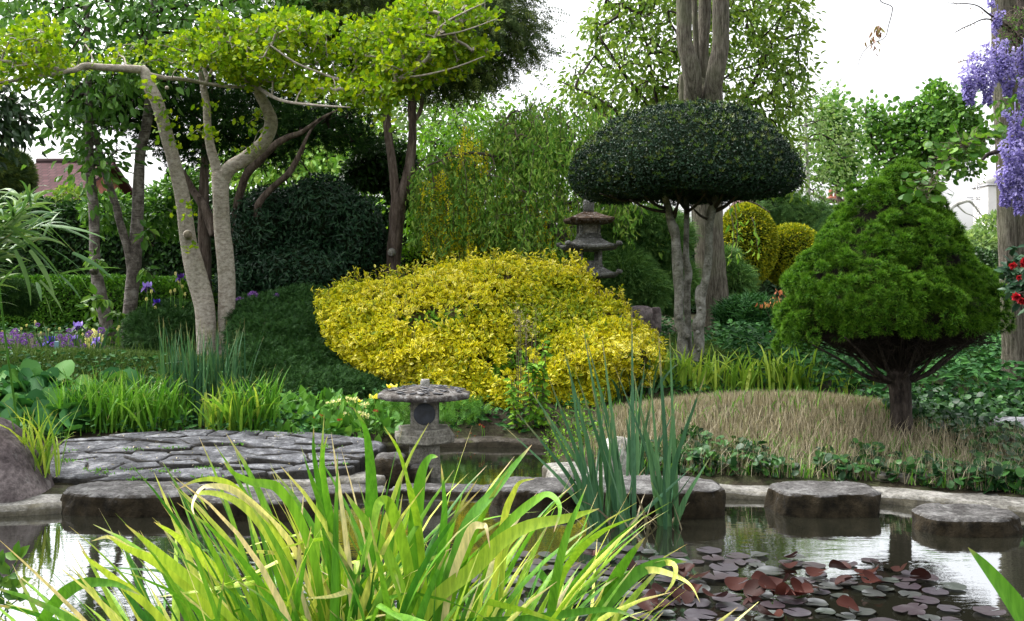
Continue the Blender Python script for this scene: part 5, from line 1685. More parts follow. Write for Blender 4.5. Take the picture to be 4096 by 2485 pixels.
pg_ = pg_ - Ng * R.uniform(.05, .12, (len(pg_), 1))
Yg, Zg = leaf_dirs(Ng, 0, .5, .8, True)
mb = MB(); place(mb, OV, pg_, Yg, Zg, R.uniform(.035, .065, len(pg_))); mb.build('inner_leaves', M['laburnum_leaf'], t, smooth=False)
# young shoots standing out of the outline and the face
q2 = catmull(np.array(eo)[:24], 9)
ed = PA(np.column_stack([q2 + R.normal(size=q2.shape) * 5, 10.2 - (q2[:, 1] - 1030) / 650 * 1.3]))
p, N, lu = rl.sample(420, 0)
pp0 = np.vstack([ed, p[N[:, 2] > .1]]); nn0 = np.vstack([np.tile([[0, -.1, 1.0]], (len(ed), 1)), N[N[:, 2] > .1]])
mb, mt_ = MB(), MB()
for a, b in zip(pp0, nn0):
    dr = nrm(b + np.array([0, 0, .8]) + R.normal(size=3) * .4); ln = R.uniform(.03, .13)
    m_ = 7
    qq = a + dr * np.linspace(0, ln, m_)[:, None]
    twigs(mt_, a[None] - dr[None] * .05, (a + dr * ln)[None], .003, .0015)
    place(mb, OV, qq, nrm(rdir(m_) + dr * .8), np.tile(dr, (m_, 1)), R.uniform(.03, .055, m_))
mb.build('new_shoots', M['euonymus_leaf'], t, smooth=False); mt_.build('stems', M['twig'], t)

for lab, po, a0, a1, b_, n_, sd in (
    ('dark spreading juniper to the left of the ginkgo trunks', [(520, 1290), (600, 1240), (680, 1220), (800, 1235), (850, 1290), (850, 1480), (780, 1530), (620, 1510), (540, 1430), (515, 1350)], 11.5, 10.9, .4, 620, 4),
    ('broad dark juniper mound between the ginkgo and the golden bush', [(930, 1240), (980, 1205), (1080, 1195), (1180, 1165), (1290, 1165), (1320, 1290), (1380, 1390), (1480, 1490), (1560, 1545), (1600, 1590), (1500, 1635), (1300, 1650), (1100, 1640), (970, 1580), (940, 1400)], 11.4, 8.5, .4, 1700, 6)):
    t = thing('juniper', lab, 'shrub', gpt((po[0][0] + po[4][0]) / 2, (a0 + a1) / 2), 'junipers by the ginkgo')
    rl = Relief(po, a0, a1, b_, 120, .16, 3.6, sd)
    mb = MB(); rl.core(mb, .1); mb.build('shade_core', M['brown_shade_core'], t)  # dark solid behind the sprays, painted as the shade in the gaps
    p, N, lu = rl.sample(n_, .2)
    q, dn = clumps(p, N, 34, .1, .6)
    Y, Z = leaf_dirs(dn, 0, .6, .7)
    mb = MB()
    for z_, T_ in enumerate(FR): place(mb, T_, q[z_::2], Y[z_::2], Z[z_::2], R.uniform(.045, .08, len(q[z_::2])))
    mb.build('foliage', M['juniper_leaf'], t, smooth=False)
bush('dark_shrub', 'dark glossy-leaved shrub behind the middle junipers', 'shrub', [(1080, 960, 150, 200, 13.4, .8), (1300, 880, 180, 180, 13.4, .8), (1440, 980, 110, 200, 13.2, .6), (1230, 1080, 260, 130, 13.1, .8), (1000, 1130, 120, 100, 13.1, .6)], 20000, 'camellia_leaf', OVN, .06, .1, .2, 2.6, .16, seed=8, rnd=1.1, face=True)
bush('dark_shrub', 'yellow-flecked dark green shrub low on the right of the cypress trunk', 'shrub', [(1760, 960, 130, 120, 14.5, .7), (1690, 1060, 130, 90, 14.4, .6), (1900, 1030, 150, 110, 14.6, .7)], 7000, 'laburnum_leaf', SM, .05, .09, .16, 3, .14, seed=9)

def hedge(name, label, x0, x1, yt, d, depth, n, lm, T, s0, s1, core='dark_green_core', jag=.03, lf=2.0, round_=.25, base_z=None, seed=0, group=None, yb=None):
    """Clipped hedge running along x: px limits, top row, front-face distance."""
    wx0, wx1 = (x0 - CX) / FPX * d, (x1 - CX) / FPX * d
    top = CAMZ - (yt - HZ) / FPX * d
    bz = gz((wx0 + wx1) / 2, d) - .05
    t = thing(name, label, 'hedge', ((wx0 + wx1) / 2, d + depth / 2, bz), group)
    hh = top - bz
    # sample front face, top face
    def surf(n, inset=0.0):
        u = R.random(n); side = R.random(n)
        fr = hh / (hh + depth * 1.2)
        x = wx0 + (wx1 - wx0) * u
        s = side
        front = s < fr * .85
        tops = (s >= fr * .85) & (s < .9)
        z = np.where(front, bz + hh * R.random(n), np.where(tops, top, bz + hh * R.random(n)))
        y = np.where(front, d, np.where(tops, d + depth * R.random(n), d + depth * R.random(n)))
        x = np.where(~front & ~tops, np.where(R.random(n) < .5, wx0, wx1), x)
        N = np.where(front[:, None], [0, -1, .1], np.where(tops[:, None], [0, 0, 1.0], np.stack([np.sign(x - (wx0 + wx1) / 2), 0 * x, 0 * x], 1)))
        # round the front top edge
        rr_ = round_ * hh
        dz = np.clip((z - (top - rr_)) / rr_, 0, 1); dy = np.clip(1 - (y - d) / rr_, 0, 1)
        y = y + np.where(front, rr_ * (1 - np.sqrt(1 - dz ** 2 * .96)), 0)
        z = z - np.where(tops, rr_ * (1 - np.sqrt(1 - dy ** 2 * .96)) * .9, 0)
        p = np.stack([x, y, z], 1)
        lu = fbm(p + seed, lf)
        return p + N * (jag * lu - np.abs(R.normal(size=n)) * .04 - inset)[:, None], nrm(N), lu
    p, N, lu = surf(n)
    Y, Z = leaf_dirs(N, .0, .6, .8, True)
    mb = MB()
    Ts = T if isinstance(T, list) else [T]
    ii = R.integers(0, len(Ts), len(p))
    for q, T_ in enumerate(Ts):
        m_ = ii == q
        place(mb, T_, p[m_], Y[m_], Z[m_], R.uniform(s0, s1, m_.sum()))
    mb.build('foliage', M[lm], t, smooth=False)
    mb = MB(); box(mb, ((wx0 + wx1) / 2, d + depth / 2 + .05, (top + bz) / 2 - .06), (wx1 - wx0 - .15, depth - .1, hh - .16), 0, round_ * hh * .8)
    mb.build('shade_core', M[core], t, smooth=False)  # plain dark box added as the hedge's shaded inside
    return t
hedge('clipped_hedge', 'low bright green clipped hedge behind the purple alliums', -140, 1120, 1112, 13.4, 1.0, 34000, 'hedge_leaf', SM, .035, .065, jag=.04, lf=2.5, round_=.3)
hedge('tall_hedge', 'tall dark ivy-clad hedge behind the left cherries', -700, 1750, 800, 17, 1.4, 34000, 'ivy_leaf', OV, .07, .13, jag=.22, lf=1.4, round_=.15)
hedge('boundary_hedge', 'long dark boundary hedge across the far end of the garden', 1500, 3300, 960, 19.5, 1.4, 22000, 'dark_leaf', OV, .09, .16, jag=.25, lf=1.1, round_=.2)
hedge('boundary_hedge', 'far dark hedge seen between the spruce and the right-hand trunk', 3500, 5200, 1010, 18.5, 1.2, 12000, 'dark_leaf', OV, .07, .13, jag=.12, lf=1.6, round_=.3)

# light leafy growth in front of the tall hedge
bush('leafy_shrub', 'light green leafy shrub glimpsed between the cherry trunks', 'shrub', [(650, 850, 90, 120, 15, .6), (450, 860, 90, 80, 15, .6), (740, 760, 80, 90, 15, .6)], 3000, 'cherry_leaf', OV, .08, .14, .25, 2, .25, core=None, seed=11)
bush('leafy_shrub', 'pinkish green shrub in front of the purple-brown roof', 'shrub', [(300, 800, 60, 60, 18, .7), (260, 850, 110, 60, 18, .7)], 2000, 'bright_leaf', SM, .06, .11, .25, 2, .25, core=None, seed=12)
bush('brown_conifer', 'brownish conifer standing left of the purple-brown roof', 'tree', [(30, 700, 75, 100, 20, .9), (20, 850, 100, 110, 20, 1.0)], 5000, 'conifer_leaf', ND, .12, .2, .2, 1.6, .2, core='brown_shade_core', seed=13)
bush('climber_mound', 'dark ivy mound on an old stump beside the cypress stems', 'shrub', [(1510, 640, 95, 80, 14.2, .5), (1450, 700, 80, 70, 14.2, .4), (1600, 700, 60, 130, 14.4, .5)], 5000, 'ivy_leaf', OV, .06, .11, .2, 3, .14, seed=14)
bush('pine_bough', 'dark rounded conifer bough at the left edge above the alliums', 'shrub', [(20, 1195, 110, 75, 11.4, .4)], 3600, 'yew_leaf', ND, .05, .09, .14, 5, .1, core='brown_shade_core', seed=15)

# thread cypress
def thread(label, blobs, n, seed):
    b0 = blobs[0]
    base = P(b0[0], b0[1], b0[4]); base[2] = gz(base[0], base[1])
    t = thing('thread_cypress', label, 'shrub', base, 'weeping thread cypresses by the pagoda')
    mb = MB(); blob_core(mb, blobs, .82, .12, 4, seed); mb.build('shade_core', M['brown_shade_core'], t)  # dark blobs added as the shade behind the threads
    p, N, lu = blob_sample(blobs, n, .12, 4, .08, seed)
    m_ = len(p)
    az_ = np.arctan2(N[:, 1], N[:, 0]) + R.normal(size=m_) * .4
    mb = MB(); blades(mb, p, R.uniform(.1, .24, m_), np.full(m_, .009), az_, R.uniform(.1, 1.0, m_), R.uniform(1.2, 2.4, m_), 1.2, 4, fold=.3)
    k2 = R.random(m_) < .5
    place(mb, FR[0], p[k2], nrm(N[k2] + [0, 0, -.4]), rdir(k2.sum()), R.uniform(.08, .15, k2.sum()))
    mb.build('foliage', M['thread_leaf'], t, smooth=False)
    return t
t = thread('weeping thread cypress with a flat rounded cap right of the pagoda', [(2570, 915, 140, 60, 13, .45), (2470, 950, 60, 70, 12.9, .3), (2660, 960, 90, 90, 13, .4), (2560, 990, 110, 60, 13, .35)], 8000, 21)
mb = MB(); px_tube(mb, [(2555, 1390, 13, 15), (2560, 1200, 13, 12), (2580, 1080, 13, 10), (2570, 960, 13, 8)], 8, .08); mb.build('trunk', M['dark_branch'], t)
thread('lower thread cypress mound at the right foot of the pagoda', [(2500, 1120, 110, 110, 12.6, .4), (2590, 1170, 80, 70, 12.6, .3), (2330, 1060, 60, 60, 12.8, .3)], 6500, 22)
thread('dark thread cypress between the holly stems and the boulder', [(2680, 1140, 90, 90, 13, .35), (2640, 1190, 60, 50, 12.9, .3)], 4200, 23)
thread('thread cypress tuft peeping out right of the big fluted trunk', [(2940, 1140, 60, 75, 14.4, .3), (2900, 1060, 40, 60, 14.5, .3)], 2400, 24)

bush('golden_globe', 'golden-tipped clipped globe shrub just right of the fluted trunk', 'topiary shrub', [(2985, 980, 118, 165, 15.2, .55)], 16000, 'gold_leaf', SM, .03, .055, .05, 4, .05, seed=31, group='clipped golden globes', up=.6)
bush('golden_globe', 'rounder yellow-topped clipped globe shrub left of the dwarf spruce', 'topiary shrub', [(3170, 1025, 125, 128, 15.6, .55)], 14000, 'gold_leaf', SM, .03, .055, .05, 4, .05, seed=32, group='clipped golden globes', up=.6)
bush('golden_globe', 'darker half-hidden clipped shrub behind the spruce trunk on the right', 'topiary shrub', [(3860, 1085, 130, 95, 13.5, .5), (3960, 1150, 110, 100, 13.2, .4)], 11000, 'ivy_leaf', SM, .03, .055, .06, 4, .06, seed=33, group='clipped golden globes')
bush('weeping_conifer', 'pale weeping conifer behind the golden globes', 'tree', [(3130, 850, 120, 70, 21, .8), (3260, 900, 80, 90, 20.6, .8), (3300, 960, 60, 80, 20.6, .6)], 6000, 'thread_leaf', FR, .14, .24, .2, 1.8, .16, seed=34, droop=.8)
bush('pale_shrub', 'pale lime shrubs beyond the right hedge', 'shrub', [(3880, 985, 90, 50, 22, .8), (3980, 960, 60, 90, 23, .8)], 2600, 'birch_leaf', SM, .1, .17, .25, 1.5, .2, core=None, seed=35)

# low bamboo right of the big trunk
t = thing('dwarf_bamboo', 'low dark clump of dwarf bamboo right of the fluted trunk', 'shrub', base_of(3010, 1340, 12.6))
mb = MB(); blob_core(mb, [(3000, 1275, 120, 70, 12.7, .4)], .8, .1, 4, 2); mb.build('clump_shade_core', M['dark_green_core'], t)  # dark solid added as the shade inside the clump
p, N, lu = blob_sample([(3000, 1275, 135, 80, 12.7, .5)], 3600, .12, 4, .12, 2)
mb = MB(); m_ = len(p); blades(mb, p, R.uniform(.1, .2, m_), np.full(m_, .016), R.uniform(0, 6.28, m_), R.uniform(.4, 1.4, m_), R.uniform(.3, 1.2, m_), 1.2, 3); mb.build('foliage', M['ground_leaf'], t, smooth=False)
# orange-leaved twiggy maple
for lab, pts in (('small shrub with salmon-pink young leaves left of the dwarf spruce', [(3130, 1170), (3110, 1200), (3145, 1230), (3080, 1215), (3050, 1212), (3130, 1160), (3120, 1190)]),
                 ('sparse seedling with amber young leaves low beside the spruce skirt', [(3120, 1300), (3060, 1320), (3040, 1370), (3130, 1340), (3020, 1360), (3080, 1335)])):
    t = thing('young_maple', lab, 'shrub', base_of(3130, 1400, 11.2))
    mb, mt_ = MB(), MB()
    for (a, b) in pts:
        c = P(a, b, 11.2); n = 9
        twigs(mt_, np.array([P(3150, 1400, 11.2)]), c[None], .005, .002, .1)
        pp = c + R.normal(size=(n, 3)) * [.04, .04, .015]
        place(mb, OVN, pp, nrm(R.normal(size=(n, 3)) * .3 + [0, 0, -1]), rdir(n), R.uniform(.03, .06, n))
    mb.build('foliage', M['orange_leaf'], t, smooth=False); mt_.build('stems', M['twig'], t)
# ================================================================== AIRY BACKGROUND TREES
def btree(name, label, base, d, tubes, poly, ncl, dd, T, per, sig, size, lm, bark, thr=-.5, nf=.7, droop=.4, tm='dark_branch', sides=10, r0=.008, group=None, seed=0, up=.35, cat='tree'):
    t = thing(name, label, cat, base_of(base[0], base[1], d), group)
    mb = MB(); limb = []
    for k_, pts in enumerate(tubes):
        if k_ == 0:
            x0 = pts[0]; g0 = gz((x0[0] - CX) / FPX * d, d)
            pts = [(x0[0], HZ + (CAMZ - g0 + .15) * FPX / d, x0[2], x0[3] * 1.25)] + list(pts)
        p, r = px_tube(mb, [(a, b, d + o, c) for a, b, o, c in pts], sides, .05, 6); limb.append(p)
    mb.build('trunk', M[bark], t)
    l_ = np.vstack(limb)
    ymax = max(q[1] for q in poly)
    l2 = l_[l_[:, 2] > CAMZ - (ymax - HZ) * d / FPX]
    if len(l2) < 3: l2 = l_
    cl = poly_clusters(poly, ncl, d, dd, thr, nf, seed)
    airy(t, cl, l2, T, per, sig, size, lm, tm, r0=r0, droop=droop, up=up, along=.5)
    return t

btree('bright_tree', 'tall fresh green tree behind the big fluted trunk', (2790, 1200), 20,
      [[(2790, 1250, 0, 28), (2790, 900, 0, 24), (2780, 650, 0, 20), (2760, 400, 0, 15), (2740, 150, 0, 10), (2730, -100, 0, 5)],
       [(2780, 680, 0, 14), (2640, 480, -.5, 10), (2500, 300, -.8, 7), (2400, 150, -1, 4)], [(2780, 620, 0, 14), (2950, 450, .4, 11), (3050, 250, .6, 8), (3130, 60, .6, 4)],
       [(2700, 560, -.3, 9), (2540, 500, -.5, 7), (2400, 400, -.5, 5), (2250, 330, -.5, 3)], [(2980, 430, .5, 9), (3080, 380, .5, 7), (3200, 300, .5, 4)], [(2760, 400, 0, 9), (2860, 250, 0, 7), (2900, 50, 0, 4)], [(2640, 480, -.5, 7), (2600, 250, -.6, 5), (2560, 60, -.6, 3)]],
      [(2400, -200), (3180, -200), (3190, -20), (3230, 60), (3250, 110), (3210, 190), (3260, 250), (3200, 330), (3210, 420), (3160, 520), (3180, 640), (3200, 760), (3000, 740), (2900, 640), (2700, 520), (2600, 440), (2450, 470), (2330, 480), (2290, 420), (2240, 400), (2150, 290), (2180, 280), (2260, 350), (2240, 250), (2300, 240), (2360, 280), (2320, 180), (2380, 150), (2320, 130), (2350, 60), (2420, 60)],
      900, 1.8, OV, 15, .13, .14, 'bright_leaf', 'dark_bark', -.25, .9, .6, seed=3, r0=.009)
btree('pollard_maple', 'bright green pollarded maple above the dwarf spruce', (3500, 1060), 40,
      [[(3500, 1000, 0, 22), (3490, 900, 0, 20), (3395, 800, 0, 16), (3385, 740, 0, 15), (3370, 700, 0, 10)], [(3395, 805, 0, 10), (3300, 800, 0, 9), (3250, 770, 0, 5)], [(3490, 900, 0, 14), (3560, 750, 0, 11), (3570, 600, 0, 8), (3560, 450, 0, 4)],
       [(3560, 760, 0, 12), (3680, 640, 0, 9), (3760, 500, 0, 7), (3770, 380, 0, 3)], [(3680, 640, 0, 8), (3850, 560, 0, 7), (3900, 480, 0, 4)], [(3560, 700, 0, 8), (3490, 560, 0, 5), (3460, 430, 0, 3)], [(3640, 660, 0, 8), (3640, 520, 0, 5), (3645, 430, 0, 3)]],
      [(3440, 400), (3480, 430), (3520, 480), (3570, 470), (3580, 420), (3600, 480), (3630, 430), (3650, 410), (3670, 480), (3690, 390), (3710, 400), (3730, 340), (3760, 350), (3790, 400), (3820, 350), (3860, 390), (3900, 470), (3930, 540), (3900, 640), (3960, 640), (3920, 720), (3880, 690), (3800, 680), (3700, 720), (3500, 700), (3420, 740), (3380, 720), (3470, 620), (3450, 480)],
      420, 2.0, RND, 13, .2, .2, 'maple_leaf', 'brown_bark', -.35, .7, .3, seed=5, r0=.011)
btree('pollard_maple', 'smaller maple with upright shoots left of the dwarf spruce top', (3390, 1060), 38,
      [[(3385, 1020, 0, 16), (3380, 900, 0, 13), (3350, 760, 0, 10), (3330, 560, 0, 5)], [(3380, 900, 0, 9), (3410, 700, 0, 7), (3405, 520, 0, 4)]],
      [(3320, 400), (3350, 380), (3360, 470), (3400, 480), (3420, 540), (3400, 620), (3430, 720), (3340, 720), (3260, 640), (3230, 560), (3300, 500)],
      120, 1.5, RND, 13, .22, .2, 'maple_leaf', 'brown_bark', -.5, .6, .3, seed=6)
btree('birch_tree', 'hazy pale birch seen above the golden globes', (3220, 1000), 27,
      [[(3240, 1020, 0, 10), (3230, 700, 0, 8), (3220, 420, 0, 4)]], [(3190, 320), (3260, 330), (3300, 420), (3420, 470), (3420, 660), (3280, 780), (3150, 780), (3130, 500)], 150, 1.5, SM, 16, .35, .13, 'birch_leaf', 'white_bark', -.4, .6, .6, seed=7)
# white-barked bare pollard
t = thing('white_barked_tree', 'white-barked pollard with bare crooked arms right of the dwarf spruce', 'tree', base_of(3790, 1080, 24))
mb = MB()
for pts in ([(3790, 1245, 24, 18), (3790, 1100, 24, 15), (3790, 950, 24, 14), (3790, 840, 24, 15), (3760, 825, 24, 8), (3700, 800, 24, 7), (3680, 790, 24, 4)], [(3790, 850, 24, 13), (3810, 825, 24, 10), (3850, 808, 24, 8), (3880, 806, 24, 6), (3910, 840, 24, 4), (3940, 880, 24, 3)], [(3830, 822, 24, 4), (3860, 850, 24, 3), (3900, 870, 24, 2.5), (3930, 920, 24, 2)]):
    px_tube(mb, pts, 8, .06, 5)
mb.build('trunk', M['white_bark'], t)
btree('birch_tree', 'pale feathery birch in the gap between the cypress stems and the ginkgo', (1800, 1000), 24,
      [[(1700, 1050, 0, 12), (1760, 700, 0, 9), (1800, 520, 0, 7), (1850, 380, 0, 4)], [(1770, 600, 0, 6), (1700, 520, 0, 5), (1680, 400, 0, 3)], [(1240, 620, 0, 9), (1380, 570, 0, 11), (1300, 560, 0, 10), (1400, 575, 0, 6)], [(1430, 620, 0, 6), (1470, 500, 0, 5), (1490, 380, 0, 3)]],
      [(1100, 330), (1500, 300), (1700, 330), (1900, 300), (1960, 380), (1900, 440), (2000, 480), (1960, 560), (1800, 600), (1600, 640), (1300, 700), (1100, 640)], 420, 1.8, SM, 16, .3, .15, 'birch_leaf', 'white_bark', -.6, .5, .8, seed=8)
btree('mid_green_tree', 'mid green tree filling the gap between the ginkgo and the dark shrub', (1200, 1000), 19,
      [[(1160, 1050, 0, 18), (1180, 800, 0, 14), (1220, 600, 0, 8)]], [(850, 560), (1200, 500), (1500, 540), (1560, 640), (1480, 760), (1300, 820), (1000, 800), (850, 700)], 300, 1.4, OV, 14, .26, .17, 'weep_leaf', 'dark_bark', -.6, .8, .8, seed=9)
# leafy tree high behind the left side
btree('leafy_tree', 'dark leafy tree overhanging the very left edge', (-120, 1200), 9.5,
      [[(-200, 1300, 0, 40), (-190, 800, 0, 34), (-120, 500, 0, 20), (-40, 400, 0, 8)]], [(-200, 330), (20, 370), (60, 400), (95, 450), (150, 500), (165, 545), (110, 550), (60, 570), (20, 560), (-200, 640)], 80, .5, OV, 12, .1, .11, 'dark_leaf', 'dark_bark', -1.5, 1, .8, seed=10)

# ================================================================== LABURNUM AND WEEPING TREE
t = thing('laburnum', 'laburnum hung with long yellow flower chains left of the pagoda', 'tree', base_of(1900, 1180, 15.5))
mb = MB(); limb = []
for pts in ([(1900, 1330, 15.5, 26), (1900, 1250, 15.5, 22), (1880, 1050, 15.5, 18), (1850, 850, 15.5, 15), (1800, 680, 15.5, 10), (1760, 560, 15.5, 6)], [(1860, 900, 15.5, 12), (1960, 750, 15.4, 9), (2060, 640, 15.4, 6)], [(1850, 850, 15.5, 9), (1740, 760, 15.3, 7), (1680, 700, 15.3, 4)], [(2150, 1330, 15.6, 16), (2150, 1180, 15.6, 13), (2160, 1000, 15.6, 10), (2200, 850, 15.6, 6)]):
    p, r = px_tube(mb, pts, 10, .06, 6); limb.append(p)
mb.build('trunk', M['dark_bark'], t)
lpoly = [(1650, 640), (1700, 560), (1760, 480), (1850, 430), (1960, 460), (2100, 450), (2250, 520), (2330, 640), (2340, 900), (2280, 1060), (2080, 1080), (1900, 1060), (1700, 1050), (1640, 900), (1620, 760)]
cl = poly_clusters(lpoly, 560, 15.3, .9, -.7, 1.0, 4)
airy(t, cl, np.vstack(limb), SM, 18, .17, .1, 'laburnum_leaf', 'dark_branch', r0=.005, droop=.7)
# yellow chains
fl = MB(); st_ = MB()
nr = 430
q = sample_poly([(1660, 760), (1800, 600), (1850, 450), (1960, 600), (2050, 700), (2280, 780), (2300, 960), (2000, 980), (1700, 980)], nr * 2)
w_ = .7 * np.exp(-((q[:, 0] - 1760) / 130) ** 2) * (q[:, 1] > 560) + .22
q = q[R.random(len(q)) < w_][:nr]
for (a, b) in q:
    c = P(a, b, R.uniform(12.2, 13.6)); ln = R.uniform(.15, .36); n = int(ln * 150)
    s_ = np.linspace(0, 1, n)
    pp = c + np.outer(s_, [0, 0, -ln]) + R.normal(size=(n, 3)) * (.022 * (1 - s_ * .75))[:, None]
    place(fl, SM, pp, nrm(rdir(n) + [0, 0, -.3]), rdir(n), R.uniform(.02, .036, n))
    twigs(st_, c[None] + [[0, 0, .03]], c[None] + [[0, 0, -ln]], .003, .0015, .01, 3)
fl.build('flower_chains', M['laburnum_flower'], t, smooth=False); st_.build('flower_stalks', M['twig'], t)

t = thing('weeping_tree', 'weeping green tree trailing leafy twigs around the pagoda', 'tree', base_of(2230, 1250, 12.9))
mb = MB(); limb = []
for pts in ([(2302, 1390, 12.9, 30), (2300, 1280, 12.9, 24), (2290, 1100, 12.9, 22), (2275, 1000, 12.9, 20), (2250, 945, 12.9, 18), (2205, 900, 12.9, 17), (2190, 830, 12.9, 16), (2200, 750, 12.9, 14), (2250, 640, 12.9, 10), (2300, 540, 12.9, 6)],
            [(2205, 905, 12.9, 13), (2150, 880, 12.9, 12), (2110, 840, 12.9, 11), (2060, 880, 12.8, 8)], [(2200, 740, 12.9, 10), (2120, 680, 12.7, 8), (2030, 640, 12.5, 7), (1900, 612, 12.4, 6), (1800, 630, 12.4, 5), (1690, 670, 12.3, 3)],
            [(2030, 640, 12.5, 5), (2020, 560, 12.5, 3)], [(2250, 640, 12.9, 8), (2380, 560, 12.9, 6), (2500, 520, 12.9, 4)], [(2210, 830, 12.9, 9), (2350, 800, 13.1, 7), (2500, 790, 13.2, 6), (2640, 830, 13.3, 4)], [(2200, 720, 12.9, 7), (2100, 560, 12.9, 5), (2030, 470, 12.9, 3)],
            [(2600, 800, 13.3, 5), (2760, 780, 13.4, 4), (2980, 800, 13.4, 4), (3080, 850, 13.4, 2)]):
    p, r = px_tube(mb, pts, 10, .09, 6); limb.append(p)
mb.build('trunk', M['big_bark'], t)
wpoly = [(1640, 640), (1760, 600), (1900, 560), (1960, 470), (2050, 430), (2100, 370), (2160, 400), (2250, 390), (2400, 420), (2560, 460), (2560, 740), (2700, 800), (2640, 860), (2500, 850), (2440, 800), (2400, 760), (2330, 740), (2340, 900), (2250, 940), (2150, 1000), (1950, 960), (1780, 880), (1660, 800)]
cl = poly_clusters(wpoly, 640, 12.7, .9, -.6, 1.3, 6)
xp = cl[:, 0] / cl[:, 1] * FPX + CX
cl = cl[(xp > 1990) | (R.random(len(cl)) < .7)]
lb = np.vstack(limb)
mb, mt_ = MB(), MB()
src = branchwork(mt_, cl, lb, .004, maxr=.03)
# hanging shoots with leaves down their length
hl = R.uniform(.25, .75, len(cl))
e = cl + np.stack([R.normal(size=len(cl)) * .06, R.normal(size=len(cl)) * .06, -hl], 1)
twigs(mt_, cl, e, .0035, .0015, .06, 3)
for i_ in range(len(cl)):
    n = int(24 + hl[i_] * 40)
    s_ = R.random(n)
    pp = cl[i_] + (e[i_] - cl[i_]) * s_[:, None] + R.normal(size=(n, 3)) * .05
    place(mb, OVN, pp, nrm(R.normal(size=(n, 3)) * .5 + [0, 0, -.8]), nrm(R.normal(size=(n, 3)) * .6 + [0, -.6, .5]), R.uniform(.045, .095, n))
mb.build('crown', M['weep_leaf'], t, smooth=False); mt_.build('branches', M['twig'], t)
# long bare hanging shoots seen by the pagoda and in front of the golden globe
mb, ml = MB(), MB()
for (x, y0, y1, d) in ((2285, 830, 960, 12.2), (2435, 800, 850, 12.2), (2460, 790, 870, 12.2), (2500, 790, 865, 12.2), (2310, 760, 900, 12.2), (2930, 820, 1040, 13), (2945, 800, 1010, 13), (3020, 870, 1000, 13), (2400, 790, 830, 12.3), (2560, 800, 860, 12.4)):
    px_tube(mb, [(x - 12, y0, d, 2.2), (x + 5, (y0 + y1) / 2, d, 1.6), (x + 12 * R.normal(), y1, d, 1.0)], 5, 0, 4)
    n = 14
    pp = PA(np.column_stack([x + R.normal(size=n) * 14, R.uniform(y0, y1 + 20, n), np.full(n, d)]))
    place(ml, OVN, pp, nrm(R.normal(size=(n, 3)) * .4 + [0, 0, -1]), nrm(rdir(n) + [0, -1, 0]), R.uniform(.07, .13, n))
mb.build('hanging_shoots', M['twig'], t); ml.build('shoot_leaves', M['weep_leaf'], t, smooth=False)

# ================================================================== BAMBOO, LEFT EDGE
t = thing('bamboo', 'arching bamboo with long drooping leaves at the left edge', 'bamboo', (-3.4, 6.4, gz(-3.4, 6.4)))
mb, mt_ = MB(), MB()
for i_ in range(16):
    a = R.uniform(-.25, .9); hx = R.uniform(-40, 170)
    tip = P(hx, R.uniform(800, 960), 6.2 + R.normal() * .25)
    b0 = np.array([-3.45 + R.normal() * .12, 6.4 + R.normal() * .1, .1])
    mid = (b0 + tip) / 2 + np.array([-.15, 0, .45])
    p, r = tube(mt_, [b0, mid, tip], [.008, .006, .0025], 6, 8, 0)
    sel = p[6:]
    n = 18
    q = sel[R.integers(0, len(sel), n)]
    azz = R.uniform(-1.4, 1.4, n); azz[R.random(n) < .25] += math.pi
    blades(mb, q + rdir(n) * .03, R.uniform(.16, .34, n), R.uniform(.016, .028, n), azz, R.uniform(.5, 1.3, n), R.uniform(.7, 1.6, n), 1.2, 6)
for (a, b, c, d_) in ((20, 820, 300, 1010), (0, 900, 260, 980), (60, 1110, 250, 1095), (250, 1095, 360, 1170)):
    A = P(a, b, 6.0); B = P(c, d_, 5.9); m_ = (A + B) / 2 + [0, 0, .06]
    tube(mt_, [A, m_, B], [.0025, .002, .001], 5, 5, 0)
for (a, b, ln, th, az_) in ((240, 1095, .36, 1.3, .2), (238, 1098, .2, 2.3, .3), (160, 1120, .24, 2.4, .5), (180, 1180, .16, 2.7, 1), (150, 1130, .2, 2.0, -1), (290, 1010, .3, 2.0, .1), (200, 990, .3, 2.1, .2), (120, 1000, .35, 2.5, 0), (90, 960, .4, 2.3, .4), (30, 900, .45, 2.2, .2), (160, 900, .4, 1.6, .1), (60, 1000, .35, 2.7, .2), (200, 900, .3, 1.8, .2)):
    blades(mb, P(a, b, 5.95)[None], np.array([ln]), np.array([.03]), np.array([az_]), np.array([th]), np.array([.5]), 1.2, 6)
mb.build('foliage', M['bamboo_leaf'], t); mt_.build('canes', M['iris_green'], t)
t = thing('reed_tuft', 'wispy broad-bladed grass tuft leaning over the big left boulder', 'grass tuft', wpt(130, 1880, .1).tolist() + [.08])
b0 = np.array([P(150, 1900, 5.95)])
mb = MB(); n = 46
blades(mb, b0 + R.normal(size=(n, 3)) * [.06, .05, .01], R.uniform(.25, .55, n), R.uniform(.008, .02, n), R.uniform(0, 6.28, n), R.uniform(0, .3, n), R.uniform(.4, 1.9, n), 1.8, 8)
mb.build('foliage', M['iris_lime'], t)

